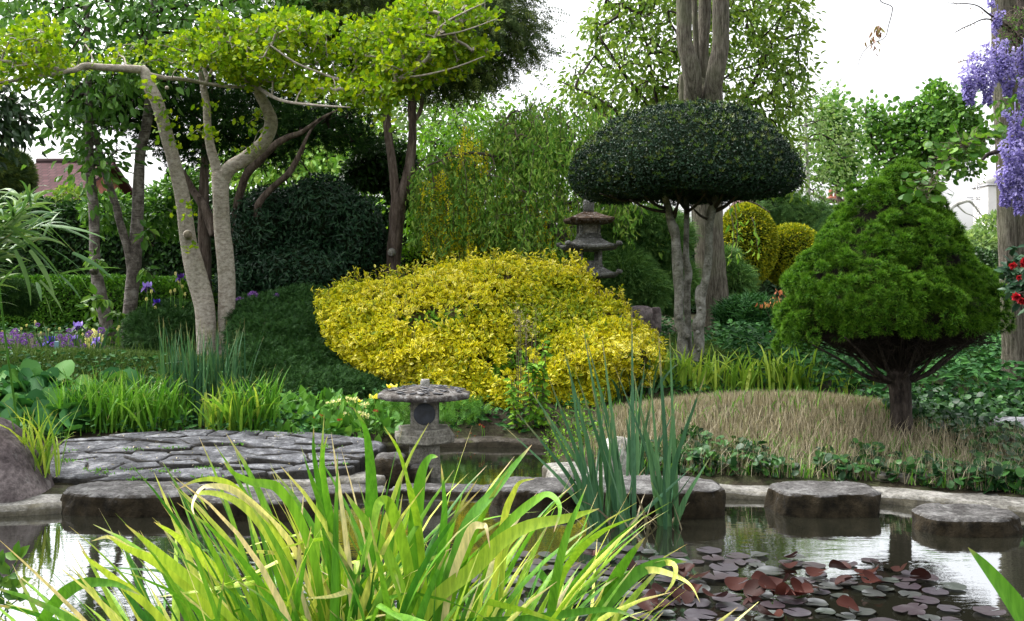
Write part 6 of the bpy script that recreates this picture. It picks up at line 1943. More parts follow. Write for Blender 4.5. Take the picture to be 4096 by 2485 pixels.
# ================================================================== WISTERIA, VINE, CAMELLIA AT THE RIGHT
t = thing('wisteria', 'wisteria with long lilac-blue flower clusters hanging at the right edge', 'climber', base_of(4230, 1500, 6.3))
mb = MB()
for pts in ([(4230, 1560, 6.3, 40), (4200, 1200, 6.3, 34), (4230, 900, 6.3, 30), (4160, 640, 6.3, 28), (4190, 400, 6.3, 26), (4090, 180, 6.2, 18), (4085, 20, 6.2, 16), (4060, -120, 6.2, 14)],
            [(4180, 640, 6.3, 14), (4085, 610, 6.2, 12), (4050, 580, 6.1, 10), (3990, 605, 6.0, 9), (3950, 620, 6, 7), (3930, 640, 6.0, 5)],
            [(4090, 190, 6.2, 8), (4050, 120, 6.1, 5), (3960, 60, 6, 3.5), (3900, 20, 6, 2.5), (3790, 12, 6, 1.6)], [(4100, 260, 6.2, 7), (4020, 200, 6.1, 4), (3930, 225, 6, 2.5), (3830, 250, 6, 1.5)],
            [(4070, 150, 6.2, 5), (3960, 78, 6, 3), (3880, 100, 6, 2), (3820, 130, 6, 1.5)], [(4090, 20, 6.2, 5), (4030, 110, 6.1, 4), (4090, 260, 6.1, 4), (4000, 330, 6.1, 3)]):
    px_tube(mb, pts, 9, .12, 6)
mb.build('vine', M['dark_bark'], t)
rac = [(3875, 290, 5.9, 70, 110), (3920, 240, 5.95, 80, 120), (3985, 200, 6, 80, 130), (4030, 240, 5.95, 75, 150), (3950, 300, 5.9, 70, 120), (3880, 330, 5.9, 55, 90), (4095, 210, 6, 60, 100), (4100, 340, 5.9, 60, 110), (4060, 470, 5.9, 70, 120), (4100, 560, 5.9, 70, 130), (4040, 600, 5.85, 70, 150), (4090, 640, 5.85, 80, 150), (4020, 700, 5.9, 60, 130), (4075, 740, 5.85, 75, 120), (3990, 60, 6, 40, 50), (3965, 0, 6, 30, 30), (4130, 450, 5.9, 80, 200), (4130, 700, 5.9, 80, 160), (3982, 90, 6, 20, 50)]
for (x, y, d, w2, h2) in rac:
    mb = MB(); n = int(w2 * h2 / 19)
    s_ = R.random(n) ** .8
    rr_ = (1 - s_ * .72) * w2 * .62
    a = R.uniform(0, 6.28, n); q = np.sqrt(R.uniform(.2, 1, n))
    k = d / FPX
    c = P(x, y - h2 * .3, d)
    rr_ = rr_ * (1 + .35 * np.sin(s_ * 9 + x))
    pp = c + np.stack([np.cos(a) * rr_ * q * k * .8, np.sin(a) * rr_ * q * k * .8, -s_ * h2 * k * 1.25], 1)
    Nn = nrm(np.stack([np.cos(a), np.sin(a), -.3 * np.ones(n)], 1))
    place(mb, T_oval(.75, .28, .25), pp, nrm(Nn + rdir(n) * .5 + [0, 0, -.3]), nrm(rdir(n) + [0, 0, .4]), R.uniform(.012, .026, n), np.clip(R.random(n) * .6 + (1 - s_) * .4, 0, 1))
    tube(mb, [c + [0, 0, .04], c + [0, 0, -h2 * k * .6], c + [0, 0, -h2 * k * 1.25]], [.003, .002, .001], 4, 3, 0)
    mb.build('flower_cluster', M['wisteria_petal'], t)
mb = MB(); mt_ = MB()
for (x, y, s_, n_) in ((4020, 420, 40, 14), (3990, 470, 40, 8), (4080, 420, 40, 14), (4050, 100, 45, 60), (4030, 170, 50, 60), (4000, 230, 40, 20), (4085, 60, 40, 40), (4090, 300, 40, 30)):
    big = s_ == 40 and n_ < 20
    pp = PA(np.column_stack([x + R.normal(size=n_) * s_ * .6, y + R.normal(size=n_) * s_ * .6, 6.05 + R.normal(size=n_) * .05]))
    place(mb, OV, pp, nrm(rdir(n_) + [0, 0, -.6]), nrm(rdir(n_) * .5 + [0, -.6, .6]), R.uniform(.05, .08, n_) if big else R.uniform(.015, .03, n_))
    if not big: twigs(mt_, pp, pp + rdir(n_) * .08, .002, .001, .1, 3)
mb.build('foliage', M['lime_leaf'], t, smooth=False); mt_.build('twigs', M['twig'], t)
# thin shoot dangling against the sky, joined to the vine overhead
mb, ml = MB(), MB()
px_tube(mb, [(4060, -120, 6.2, 6), (3900, -260, 6.1, 5), (3700, -180, 6, 3), (3560, -60, 6, 2.4), (3520, 0, 6, 2.2), (3565, 25, 6, 2.2), (3568, 50, 6, 2.2), (3555, 100, 6, 2), (3540, 150, 6, 1.8), (3500, 170, 6, 1.6), (3460, 200, 6, 1.4), (3438, 240, 6, 1.2), (3434, 262, 6, 1)], 5, .1, 5)
for (x, y, n_, s_) in ((3510, 112, 10, .05), (3522, 128, 6, .045), (3490, 150, 7, .045), (3478, 165, 5, .04), (3502, 190, 5, .04), (3440, 240, 9, .012), (3455, 210, 9, .012), (3480, 185, 8, .012)):
    pp = P(x, y, 6) + R.normal(size=(n_, 3)) * .012
    place(ml, OVN, pp, nrm(rdir(n_) * .5 + [0, 0, -1]), rdir(n_), R.uniform(.7, 1.1, n_) * s_)
for (x0, y0, x1, y1) in ((3960, 60, 3790, 12), (3960, 78, 3820, 130), (3930, 225, 3810, 265)):
    n_ = 26; s_ = R.random(n_)
    pp = PA(np.column_stack([x0 + (x1 - x0) * s_, y0 + (y1 - y0) * s_ - 6, np.full(n_, 6.0)]))
    place(ml, OVN, pp, rdir(n_), rdir(n_), R.uniform(.008, .02, n_))
mb.build('hanging_shoot', M['dark_branch'], t); ml.build('shoot_leaves', M['bronze_leaf'], t, smooth=False)

t = thing('lime_branch', 'leafy climber spray of round bright leaves reaching left from the wisteria trunk', 'climber', base_of(4150, 1500, 6.6))
mb, ml = MB(), MB()
sp = [(4150, 1540, 6.6, 12), (4140, 1000, 6.6, 9), (4100, 600, 6.5, 7), (4000, 550, 6.4, 5), (3900, 560, 6.3, 4), (3830, 590, 6.3, 4), (3780, 640, 6.3, 3), (3730, 720, 6.3, 2), (3700, 790, 6.3, 1.5)]
p, r = px_tube(mb, sp, 7, .06, 6)
q = p[16:]
n_ = 190
i_ = R.integers(0, len(q), n_)
pp = q[i_] + R.normal(size=(n_, 3)) * [.07, .06, .055]
place(ml, RND, pp, nrm(rdir(n_) + [0, 0, -.5]), nrm(rdir(n_) * .6 + [0, -.5, .8]), R.uniform(.035, .068, n_))
twigs(mb, q[i_], pp, .002, .001, .05, 3)
ml.build('foliage', M['lime_leaf'], t); mb.build('stem', M['twig'], t)

t = thing('camellia', 'camellia spray with glossy dark leaves and red blooms at the right edge', 'shrub', base_of(4300, 1600, 5.6))
mb, ml = MB(), MB()
for pts in ([(4320, 1700, 5.6, 20), (4260, 1350, 5.6, 15), (4160, 1180, 5.6, 9), (4080, 1110, 5.6, 6), (4040, 1070, 5.6, 4)], [(4160, 1180, 5.6, 7), (4090, 1170, 5.5, 5), (4050, 1190, 5.5, 3)], [(4260, 1350, 5.6, 8), (4180, 1230, 5.5, 5)]):
    px_tube(mb, pts, 8, .08)
n_ = 260
pp = PA(np.column_stack([4110 + R.normal(size=n_) * 50, 1120 + R.normal(size=n_) * 48, 5.6 + R.normal(size=n_) * .08]))
pp = pp[(pp[:, 0] / pp[:, 1] * FPX + CX) > 4010]; n_ = len(pp)
place(ml, OV, pp, nrm(rdir(n_) + [-.4, 0, 0]), nrm(rdir(n_) * .6 + [0, -.4, 1]), R.uniform(.05, .085, n_))
mb.build('branches', M['brown_bark'], t); ml.build('foliage', M['camellia_leaf'], t)
for (x, y, s_) in ((4052, 1062, .03), (4095, 1050, .034), (4066, 1188, .032), (4092, 1205, .036), (4075, 1110, .022), (4140, 1130, .034)):
    mb = MB(); c = P(x, y, 5.42); n_ = 34
    dr = nrm(rdir(n_) + [0, -.6, 0])
    place(mb, T_oval(.9, .3, .3), c - dr * s_ * .3, nrm(dr + rdir(n_) * .3), dr, s_ * R.uniform(.7, 1.2, n_)); mb.build('bloom', M['red_petal'], t)

# silver log at the right edge
t = MB()
px_tube(t, [(3860, 1672, 7.4, 10), (3900, 1690, 7.35, 32), (3980, 1700, 7.3, 38), (4090, 1712, 7.2, 42), (4260, 1730, 7.0, 44)], 18, .1, 6)
o = t.build('weathered_log', M['silver_wood']); tag(o, 'silvery weathered log lying at the right edge behind the mound', 'log'); rebase(o, tuple(P(3980, 1710, 7.3)))
# ================================================================== LOW PLANTS
def clump(name, label, pts, n, ln, wd, th, bend, lm, cat='plant', group=None, spread=.08, azr=(0, 6.283), seg=8, kink=.12, extra=None, rn=None):
    """A clump of strap leaves rooted round each px point (px, d)."""
    b = [gpt(x, d) for x, d in pts]
    base = np.mean(b, 0)
    t = thing(name, label, cat, base, group)
    mb = MB()
    c = np.array(b)[R.integers(0, len(b), n)] + R.normal(size=(n, 3)) * [spread, spread * .7, 0]
    kk = np.where(R.random(n) < kink, R.uniform(.6, 1.6, n), 0)
    blades(mb, c, R.uniform(*ln, n), R.uniform(*wd, n), R.uniform(*azr, n), np.abs(R.normal(size=n)) * th, R.uniform(*bend, n), 1.8, seg, kink=kk, rn=rn)
    if extra: extra(mb)
    mb.build('foliage', M[lm], t)
    return t

# green strap leaves behind the paving
for x, lab in ((330, 'grassy green iris clump nearest the bergenias, behind the paving'), (480, 'second grassy green iris clump along the back of the paving'), (620, 'dense green iris clump in the middle of the paving edge'), (1000, 'short green iris clump with one broad arching leaf, right of the blue daylily spears')):
    clump('iris_clump', lab, [(x - 50, 7.35), (x + 30, 7.4), (x + 70, 7.5)], 130, (.28, .5), (.012, .022), .28, (.1, 1.2), 'iris_green', 'plant', 'strap-leaved clumps behind the paving', .06)
clump('blue_iris_clump', 'tall blue-green sword-leaved clump in front of the ginkgo trunks', [(700, 7.7), (780, 7.6), (860, 7.6), (930, 7.7)], 150, (.45, .82), (.014, .026), .15, (-.05, .35), 'iris_blue', 'plant', None, .07, kink=.05)
clump('iris_clump', 'pale green strap-leaved clump at the foot of the blue-green spears', [(860, 7.4), (950, 7.4)], 60, (.25, .45), (.02, .034), .35, (.2, 1.6), 'iris_lime', 'plant', 'strap-leaved clumps behind the paving', .08)
# lime iris row behind the stubble mound
for x, d, lab in ((2640, 9.0, 'lime-green iris clump nearest the golden bush'), (2760, 8.95, 'lime-green iris clump at the foot of the holly stems'), (2880, 8.9, 'lime-green iris clump in the middle of the row behind the mound'), (3040, 8.85, 'lime-green iris clump right of centre in the row behind the mound'), (3180, 8.8, 'lime-green iris clump at the right end of the row behind the mound'), (3420, 8.6, 'small lime-green iris shoots left of the spruce trunk')):
    small = x > 3400
    clump('lime_iris', lab, [(x - 40, d), (x + 40, d)], 14 if small else 44, (.15, .3) if small else (.28, .48), (.018, .034), .35, (.1, 1.6), 'iris_lime', 'plant', 'lime iris clumps behind the mound', .08)
clump('grey_iris', 'grey-green iris leaves between the golden bush and the mound', [(2450, 8.6), (2560, 8.8), (2660, 9.1)], 46, (.25, .45), (.016, .028), .4, (.2, 1.6), 'iris_blue', 'plant', None, .12)

# bergenias
t = thing('bergenia', 'big leathery paddle-leaved bergenias at the left behind the boulder', 'plant', gpt(180, 7.7))
mb, ms = MB(), MB()
q = sample_poly([(-80, 1500), (180, 1490), (420, 1530), (520, 1560), (470, 1640), (250, 1740), (60, 1740), (-80, 1700)], 210)
d = 8.0 - (q[:, 1] - 1500) / 240 * .9
pp = PA(np.column_stack([q, d]))
n_ = len(pp)
az_ = R.uniform(0, 6.28, n_)
Y = nrm(np.stack([np.cos(az_) * .8, np.sin(az_) * .8 - .3, R.uniform(-.1, 1.0, n_)], 1))
place(mb, RND, pp, Y, nrm(R.normal(size=(n_, 3)) * .45 + [0, -.55, .8]), R.uniform(.1, .2, n_))
g0 = pp.copy(); g0[:, 2] = ground_z(pp[:, 0], pp[:, 1]) ; twigs(ms, g0, pp, .006, .004, .05)
mb.build('foliage', M['bergenia_leaf'], t); ms.build('stalks', M['iris_green'], t)

# primulas, poppies in front of the golden bush and lantern
t = thing('primula_bed', 'bright green primula leaves edging the crazy paving', 'plant', gpt(1200, 7.4))
mb = MB()
q = sample_poly([(1040, 1700), (1080, 1640), (1200, 1600), (1350, 1590), (1450, 1620), (1600, 1700), (1590, 1745), (1040, 1745)], 330)
d = 8.0 - (q[:, 1] - 1590) / 155 * .7
pp = PA(np.column_stack([q, d])); n_ = len(pp)
place(mb, T_oval(.5, .1, .15), pp, nrm(R.normal(size=(n_, 3)) * .8 + [0, -.2, .7]), nrm(R.normal(size=(n_, 3)) * .5 + [0, -.4, .8]), R.uniform(.07, .15, n_))
mb.build('foliage', M['primula_leaf'], t)
t = thing('hosta_bed', 'mid green broad-leaved plants along the kerb right of the short lantern', 'plant', gpt(2020, 8.3))
mb = MB()
q = sample_poly([(1830, 1700), (1900, 1660), (2050, 1640), (2180, 1660), (2240, 1740), (2200, 1775), (1840, 1770)], 420)
d = 8.7 - (q[:, 1] - 1640) / 135 * .6
pp = PA(np.column_stack([q, d])); n_ = len(pp)
place(mb, T_oval(.45, .1, .2), pp, nrm(R.normal(size=(n_, 3)) * .8 + [0, -.3, .4]), nrm(R.normal(size=(n_, 3)) * .5 + [0, -.4, .8]), R.uniform(.06, .12, n_))
mb.build('foliage', M['bergenia_leaf'], t)
for lab, poly, dd_ in (('ferny green foliage just left of the short stone lantern', [(1440, 1650), (1500, 1600), (1640, 1600), (1640, 1740), (1460, 1740)], 7.9), ('ferny green foliage just right of the short stone lantern', [(1750, 1640), (1860, 1600), (1960, 1640), (1900, 1700), (1760, 1730)], 8.3)):
    t = thing('ferny_plant', lab, 'plant', gpt(poly[0][0] + 60, dd_))
    mb = MB(); q = sample_poly(poly, 420); pp = PA(np.column_stack([q, dd_ + R.normal(size=len(q)) * .15])); n_ = len(pp)
    for T_ in FR: place(mb, T_, pp[::2] if T_ is FR[0] else pp[1::2], nrm(R.normal(size=(len(pp[::2]), 3)) * .6 + [0, 0, 1])[:len(pp[::2] if T_ is FR[0] else pp[1::2])], rdir(len(pp[::2]))[:len(pp[::2] if T_ is FR[0] else pp[1::2])], .09)
    mb.build('foliage', M['primula_leaf'], t)
# tall leafy stem in front of the golden bush
t = thing('leafy_spire', 'slender green leafy spire with grassy seed heads before the golden bush', 'plant', gpt(2130, 8.1))
mb, ms, mg = MB(), MB(), MB()
for i_ in range(9):
    x = 2120 + R.normal() * 38; top = R.uniform(1330, 1520)
    A = gpt(x, 8.1); B = P(x + R.normal() * 15, top, 8.05); tube(ms, [A, (A + B) / 2 + R.normal(size=3) * .01, B], [.005, .004, .002], 5, 4, 0)
    n_ = 34; s_ = R.random(n_); pp = A + (B - A) * s_[:, None]
    place(mb, OV, pp, nrm(R.normal(size=(n_, 3)) * [1, 1, .2] + [0, -.3, -.1]), nrm(R.normal(size=(n_, 3)) * .3 + [0, -.4, 1]), R.uniform(.05, .09, n_))
for i_ in range(14):
    x = 2115 + R.normal() * 30; A = gpt(x, 8.15); B = P(x + R.normal() * 12, R.uniform(1225, 1300), 8.15)
    tube(ms, [A, (A + B) / 2, B], [.002, .0016, .001], 4, 3, 0)
    n_ = 16; pp = B + R.normal(size=(n_, 3)) * [.02, .02, .07] - [0, 0, .05]
    place(mg, SMN, pp, nrm(rdir(n_) + [0, 0, .6]), rdir(n_), .022)
mb.build('foliage', M['laburnum_leaf'], t, smooth=False); ms.build('stems', M['twig'], t); mg.build('seed_heads', M['dry_leaf'], t, smooth=False)
# weedy tuft by the bay corner
t = thing('weed_tuft', 'airy small-leaved weeds at the right corner of the bay', 'plant', gpt(2230, 7.4))
mb, ms = MB(), MB()
for i_ in range(60):
    x = R.uniform(2190, 2420); d = R.uniform(6.9, 8.0); A = gpt(x, d); B = A + [R.normal() * .04, R.normal() * .03, R.uniform(.1, .32)]
    twigs(ms, A[None], B[None], .002, .001, .05, 3); n_ = 16; pp = A + (B - A) * R.random((n_, 1))
    place(mb, SM, pp, rdir(n_), rdir(n_), R.uniform(.015, .035, n_))
mb.build('foliage', M['laburnum_leaf'], t, smooth=False); ms.build('stems', M['twig'], t)

# flowers: one thing each
def flower_proto(name, label, cat, group, stem_h, head, lm, stem_r=.0025, leaves=0):
    t = thing(name, label, cat, (0, 0, 0), group)
    mb = MB(); tube(mb, [(0, 0, 0), (.01, 0, stem_h * .5), (0, 0, stem_h)], [stem_r, stem_r, stem_r * .8], 5, 3, 0)
    mb.build('stem', M['iris_green'], t)
    mb = MB(); head(mb, stem_h); mb.build('flower_head', M[lm], t, smooth=False)
    if leaves:
        mb = MB(); blades(mb, np.zeros((leaves, 3)), R.uniform(.2, .4, leaves), np.full(leaves, .012), R.uniform(0, 6.28, leaves), R.uniform(0, .4, leaves), R.uniform(.2, 1, leaves), 1.8, 5)
        mb.build('leaves', M['iris_green'], t)
    return t
def allium_head(mb, h, r=.031, n=120, fl=.75):
    d = rdir(n); place(mb, SM, d * [r * .6, r * .6, r * .6 * fl] + [0, 0, h], d, rdir(n), r * .5)
def bud_head(mb, h):
    place(mb, T_oval(.5, .3, 0), np.tile([[0, 0, h - .01]], (5, 1)), np.array([[.2, .1, 1], [-.2, .1, 1], [0, -.2, 1], [.1, .2, 1], [-.1, -.1, 1.0]]), rdir(5), .035)
def iris_head(mb, h, s=.075):
    for a in (0, 2.1, 4.2):
        dr = np.array([[math.cos(a), math.sin(a), .15]])
        place(mb, T_oval(.8, .15, .9), np.array([[0, 0, h]]), nrm(dr), np.array([[0, 0, 1.0]]), s)
def iris_standards(mb, h, s=.08):
    for a in (1.0, 3.1, 5.2):
        dr = np.array([[math.cos(a) * .45, math.sin(a) * .45, 1]])
        place(mb, T_oval(.9, .3, -.25), np.array([[0, 0, h]]), nrm(dr), np.array([[math.cos(a), math.sin(a), 0.1]]), s)
al = flower_proto('allium', 'purple ball-headed allium in the bed left of the cherry trunks', 'flower', 'purple alliums in the left bed', .5, allium_head, 'allium_petal')
heads = [(60, 1335), (75, 1365), (78, 1345), (45, 1368), (95, 1358), (63, 1350), (98, 1370), (155, 1370), (168, 1380), (185, 1362), (212, 1378), (243, 1355), (255, 1362), (262, 1358), (253, 1380), (273, 1346), (275, 1272 + 50), (350, 1345), (118, 1412), (185, 1418), (35, 1398), (50, 1335), (100, 1340), (140, 1388), (285, 1382), (333, 1384), (350, 1400), (325, 1402), (385, 1392), (15, 1345), (10, 1340), (150, 1300), (60, 1325), (20, 1362), (352, 1338), (360, 1330), (120, 1345), (200, 1395), (305, 1395), (240, 1345)]
first = True
def put_flower(proto, px, py, d, h, first, label=None, sc=None):
    top = P(px, py, d); g0 = gz(top[0], top[1])
    s_ = min(1.35, max(.5, (top[2] - g0) / h)) if sc is None else sc
    loc = (top[0], top[1], top[2] - h * s_)
    if first:
        proto.location = loc; proto.scale = (s_,) * 3
        if label: proto['label'] = label
        return proto
    return copy_tree(proto, loc, R.uniform(0, 6.28), s_, label)
for i_, (a, b) in enumerate(heads):
    put_flower(al, a, b, 10.5 + R.normal() * .2, .5, i_ == 0, sc=R.uniform(.8, 1.15))
put_flower(al, 405, 1322, 10.3, .5, False, sc=1.3, label='largest purple allium head, right in front of the left cherry trunk')
al2 = flower_proto('allium', 'purple allium head above the juniper just right of the ginkgo trunks', 'flower', 'purple alliums above the juniper', .75, lambda mb, h: allium_head(mb, h, .055, 200), 'allium_petal')
for i_, (a, b) in enumerate(((1012, 1182), (997, 1211), (1032, 1205), (1018, 1212), (1108, 1190), (1104, 1202), (960, 1205))):
    put_flower(al2, a, b, 10.9, .75, i_ == 0, sc=1.0)
bud = flower_proto('allium_bud', 'closed pale allium bud on a thin stem in the left bed', 'flower', 'allium buds in the left bed', .5, bud_head, 'cream_petal', .0022)
for i_, (a, b) in enumerate(((107, 1305), (140, 1290), (238, 1318), (165, 1335), (85, 1318), (195, 1322), (8, 1330), (58, 1325), (330, 1340), (470, 1320), (476, 1310))):
    put_flower(bud, a, b, 10.6 + R.normal() * .2, .5, i_ == 0, sc=1.0)
def big_iris(label, px, py, d, up_, dn_, s=1.0):
    s *= .78
    top = P(px, py, d); g0 = gz(top[0], top[1]); h = max(.25, top[2] - g0)
    t = thing('bearded_iris', label, 'flower', (top[0], top[1], g0), 'bearded irises')
    mb = MB(); tube(mb, [(top[0], top[1], g0), (top[0] + .01, top[1], g0 + h * .5), (top[0], top[1], g0 + h)], [.005, .0045, .004], 6, 3, 0); mb.build('stem', M['iris_green'], t)
    off = np.array([top[0], top[1], g0])
    mb = MB(); iris_standards(mb, h, .085 * s); mb.V = [v + off for v in mb.V]; mb.build('standards', M[up_], t)
    mb = MB(); iris_head(mb, h, .085 * s); mb.V = [v + off for v in mb.V]; mb.build('falls', M[dn_], t)
    mb = MB(); n_ = 7; blades(mb, np.tile(off, (n_, 1)), R.uniform(.3, .5, n_), R.uniform(.02, .03, n_), R.uniform(0, 6.28, n_), R.uniform(.05, .35, n_), R.uniform(.1, .5, n_), 1.8, 6); mb.build('leaves', M['iris_blue'], t)
big_iris('tall iris with lilac standards and near-black falls against the clipped hedge', 589, 1150, 11.2, 'iris_petal_pale', 'iris_petal_dark', 1.25)
big_iris('smaller purple iris just below and right of the tall lilac one', 627, 1212, 11.2, 'iris_petal_blue', 'iris_petal_dark', .9)
big_iris('dark purple iris high against the left ginkgo trunk', 722, 1112, 11.0, 'iris_petal_dark', 'iris_petal_dark', 1.0)
big_iris('lilac and black iris left of the cherry foot', 312, 1308, 10.8, 'iris_petal_pale', 'iris_petal_dark', 1.2)
big_iris('second lilac and black iris lower down left of the cherry foot', 298, 1358, 10.7, 'iris_petal_pale', 'iris_petal_dark', 1.0)
big_iris('deep blue iris among the alliums', 196, 1372, 10.5, 'iris_petal_blue', 'iris_petal_blue', 1.1)
big_iris('lower deep blue iris among the alliums', 205, 1395, 10.45, 'iris_petal_blue', 'iris_petal_blue', .9)
big_iris('short greyish lilac iris beside the yellow flowers', 385, 1395, 10.4, 'iris_petal_pale', 'iris_petal_pale', .9)
for i_, (a, b) in enumerate(((606, 1170), (587, 1200), (684, 1170), (702, 1098), (715, 1130), (728, 1150), (741, 1180), (700, 1165), (140, 1300), (145, 1340), (620, 1235), (733, 1235), (700, 1230))):
    put_flower(bud, a, b, 11.1, .5, False, 'papery iris bud on a stem against the clipped hedge')
t = thing('yellow_flowers', 'clump of pale yellow flowers at the foot of the left cherry', 'flower', gpt(380, 10.6))
mb = MB(); p, N, lu = blob_sample([(378, 1365, 30, 42, 10.6, .08)], 420, .2, 9, .2, 3); place(mb, SM, p, nrm(N + rdir(len(p)) * .6), rdir(len(p)), .035); mb.build('petals', M['cream_petal'], t, smooth=False)
mb = MB(); n_ = 30; blades(mb, gpt(378, 10.6) + R.normal(size=(n_, 3)) * [.06, .05, 0], R.uniform(.12, .25, n_), np.full(n_, .015), R.uniform(0, 6.28, n_), R.uniform(.1, .6, n_), R.uniform(.3, 1, n_), 1.5, 5); mb.build('leaves', M['iris_green'], t)
mb = MB(); box(mb, tuple(P(227, 1393, 10.3)), (.045, .02, .14), .1, .004); o = mb.build('plant_marker', M['tag_plastic'], smooth=False); tag(o, 'flat blue-grey plant marker stake among the alliums', 'marker')
rebase(o, tuple(P(227, 1420, 10.3)))
# bed greenery (uncountable thin stems and leaves)
mb = MB()
n_ = 900; xx = R.uniform(-60, 800, n_); d = 10.2 + R.random(n_) * 1.3
b = PA(np.column_stack([xx, np.full(n_, 1200.0), d])); b[:, 2] = ground_z(b[:, 0], b[:, 1])
blades(mb, b, R.uniform(.12, .36, n_), R.uniform(.004, .012, n_), R.uniform(0, 6.28, n_), np.abs(R.normal(size=n_)) * .15, R.uniform(0, .8, n_), 1.8, 4)
tag(mb.build('bed_foliage', M['grass_leaf']), 'thin green stems and leaves filling the allium bed', kind='stuff')

# primulas and poppies near the lantern
pp_ = flower_proto('poppy', 'single yellow poppy left of the short lantern roof', 'flower', 'yellow poppies', .3, lambda mb, h: place(mb, T_oval(.95, .3, -.1), np.tile([[0, 0, h]], (5, 1)), nrm(np.stack([np.cos(np.arange(5) * 1.257), np.sin(np.arange(5) * 1.257), np.full(5, .9)], 1)), np.stack([np.cos(np.arange(5) * 1.257), np.sin(np.arange(5) * 1.257), np.full(5, .1)], 1), .042), 'yellow_petal')
for i_, (a, b, lab) in enumerate(((1497, 1594, 'yellow poppy nearest the lantern roof'), (1433, 1612, 'yellow poppy further left, beside the cream cowslips'), (1568, 1553, 'yellow poppy peeping above the lantern roof'))):
    put_flower(pp_, a, b, 7.75, .3, i_ == 0, lab)
cw = flower_proto('primula', 'cream primula head near the short lantern', 'flower', 'cream primulas by the paving', .2, lambda mb, h: place(mb, T_oval(.8, .1, .1), rdir(16) * [.022, .022, .012] + [0, 0, h], nrm(rdir(16) + [0, 0, .8]), rdir(16), .015), 'cream_petal')
for i_, (a, b) in enumerate(((1320, 1612), (1345, 1608), (1400, 1598), (1412, 1600), (1455, 1620), (1448, 1655), (1460, 1668), (1285, 1702), (1390, 1658), (1302, 1712), (1465, 1662), (1385, 1715), (1430, 1725))):
    put_flower(cw, a, b, 7.45, .2, i_ == 0)
rp = flower_proto('primula', 'small maroon and orange primula by the pond edge', 'flower', 'maroon primulas by the paving', .1, lambda mb, h: place(mb, T_oval(.9, .05, .05), rdir(8) * [.012, .012, .006] + [0, 0, h], nrm(rdir(8) + [0, -.4, .5]), nrm(rdir(8) * .4 + [0, -.8, .5]), .012), 'primula_petal')
for i_, (a, b) in enumerate(((1260, 1672), (1285, 1664), (1355, 1682), (1320, 1700), (1228, 1725), (1500, 1645), (1832, 1728), (1882, 1734), (1830, 1745), (1898, 1745), (1925, 1702), (1935, 1710), (1010, 1695))):
    put_flower(rp, a, b, 7.4 if a < 1600 else 8.0, .1, i_ == 0)

# ================================================================== GRASS, GROUND COVER (stuff)
def scatter_world(n, x0, x1, y0, y1, test=None):
    x = R.uniform(x0, x1, n); y = R.uniform(y0, y1, n)
    k_ = ~in_poly(x, y, POND) & (seg_dist(x, y, POND) > .2)
    if test is not None: k_ &= test(x, y)
    x, y = x[k_], y[k_]
    return np.stack([x, y, ground_z(x, y)], 1)
def mound_w(x, y): return np.exp(-(((x - 1.75) / 1.08) ** 2) ** 1.6 - (((y - 7.35) / .75) ** 2) ** 1.5)
b = scatter_world(90000, .5, 3.9, 6.2, 8.9, lambda x, y: (mound_w(x, y) > R.uniform(.12, .5, len(x))) & (N2(np.stack([x, y, 0 * x], 1), 7) > R.uniform(-1.6, -.5, len(x))))
n_ = len(b); mb = MB()
blades(mb, b, R.uniform(.035, .085, n_), R.uniform(.0025, .005, n_), R.uniform(0, 6.28, n_), np.abs(R.normal(size=n_)) * .16, R.uniform(0, .5, n_), 1.5, 2)
tag(mb.build('dry_grass', M['dry_leaf']), 'cut dry brown stubble covering the mound under the dwarf spruce', kind='stuff')
b = np.vstack([scatter_world(2600, .3, 4.4, 6.2, 9.4), scatter_world(3500, .3, 4.6, 5.6, 6.7)]); n_ = len(b); mb = MB()
blades(mb, b, R.uniform(.05, .13, n_), R.uniform(.005, .012, n_), R.uniform(0, 6.28, n_), np.abs(R.normal(size=n_)) * .4, R.uniform(.2, 1.4, n_), 1.5, 4)
tag(mb.build('grass', M['iris_green']), 'fresh green grass blades poking through the stubble', kind='stuff')
b = np.vstack([scatter_world(60000, -6.5, -1.5, 8.5, 10.7), scatter_world(46000, .9, 7.5, 9.0, 13)]); n_ = len(b); mb = MB()
blades(mb, b, R.uniform(.04, .1, n_), R.uniform(.004, .009, n_), R.uniform(0, 6.28, n_), np.abs(R.normal(size=n_)) * .5, R.uniform(.3, 1.4, n_), 1.5, 3)
tag(mb.build('grass', M['grass_leaf']), 'soft mossy lawn grass on the hump and between the trees', kind='stuff')
# violets and ivy leaves on the bank above the right kerb
def cover(label, b, lm, T, s0, s1, h, tilt=.6):
    n_ = len(b); p = b + np.stack([0 * b[:, 0], 0 * b[:, 0], R.uniform(0, 1, n_) * h], 1)
    az_ = R.uniform(0, 6.28, n_)
    mb = MB(); place(mb, T, p, nrm(np.stack([np.cos(az_), np.sin(az_) - .5, R.uniform(-.5, .4, n_)], 1)), nrm(R.normal(size=(n_, 3)) * tilt + [0, -.5, .8]), R.uniform(s0, s1, n_))
    return tag(mb.build('ground_cover', M[lm], smooth=False), label, kind='stuff')
b = scatter_world(15000, .5, 4.6, 5.5, 6.95); n_ = len(b); mb = MB()
blades(mb, b, R.uniform(.08, .2, n_), R.uniform(.002, .005, n_), R.uniform(0, 6.28, n_), np.abs(R.normal(size=n_)) * .3, R.uniform(0, 1.2, n_), 1.5, 3)
tag(mb.build('dry_grass', M['dry_leaf']), 'straw-coloured dead grass stalks on the bank above the kerb', kind='stuff')
b = scatter_world(20000, .6, 6, 5.3, 7.5, lambda x, y: (seg_dist(x, y, POND) < .5 + .16 * np.sin(x * 6) + .1 * np.sin(x * 17) + np.clip(x - 2.5, 0, 2) * .45) & (N1(np.stack([x, y, 0 * x], 1), 3.5) > -.75))
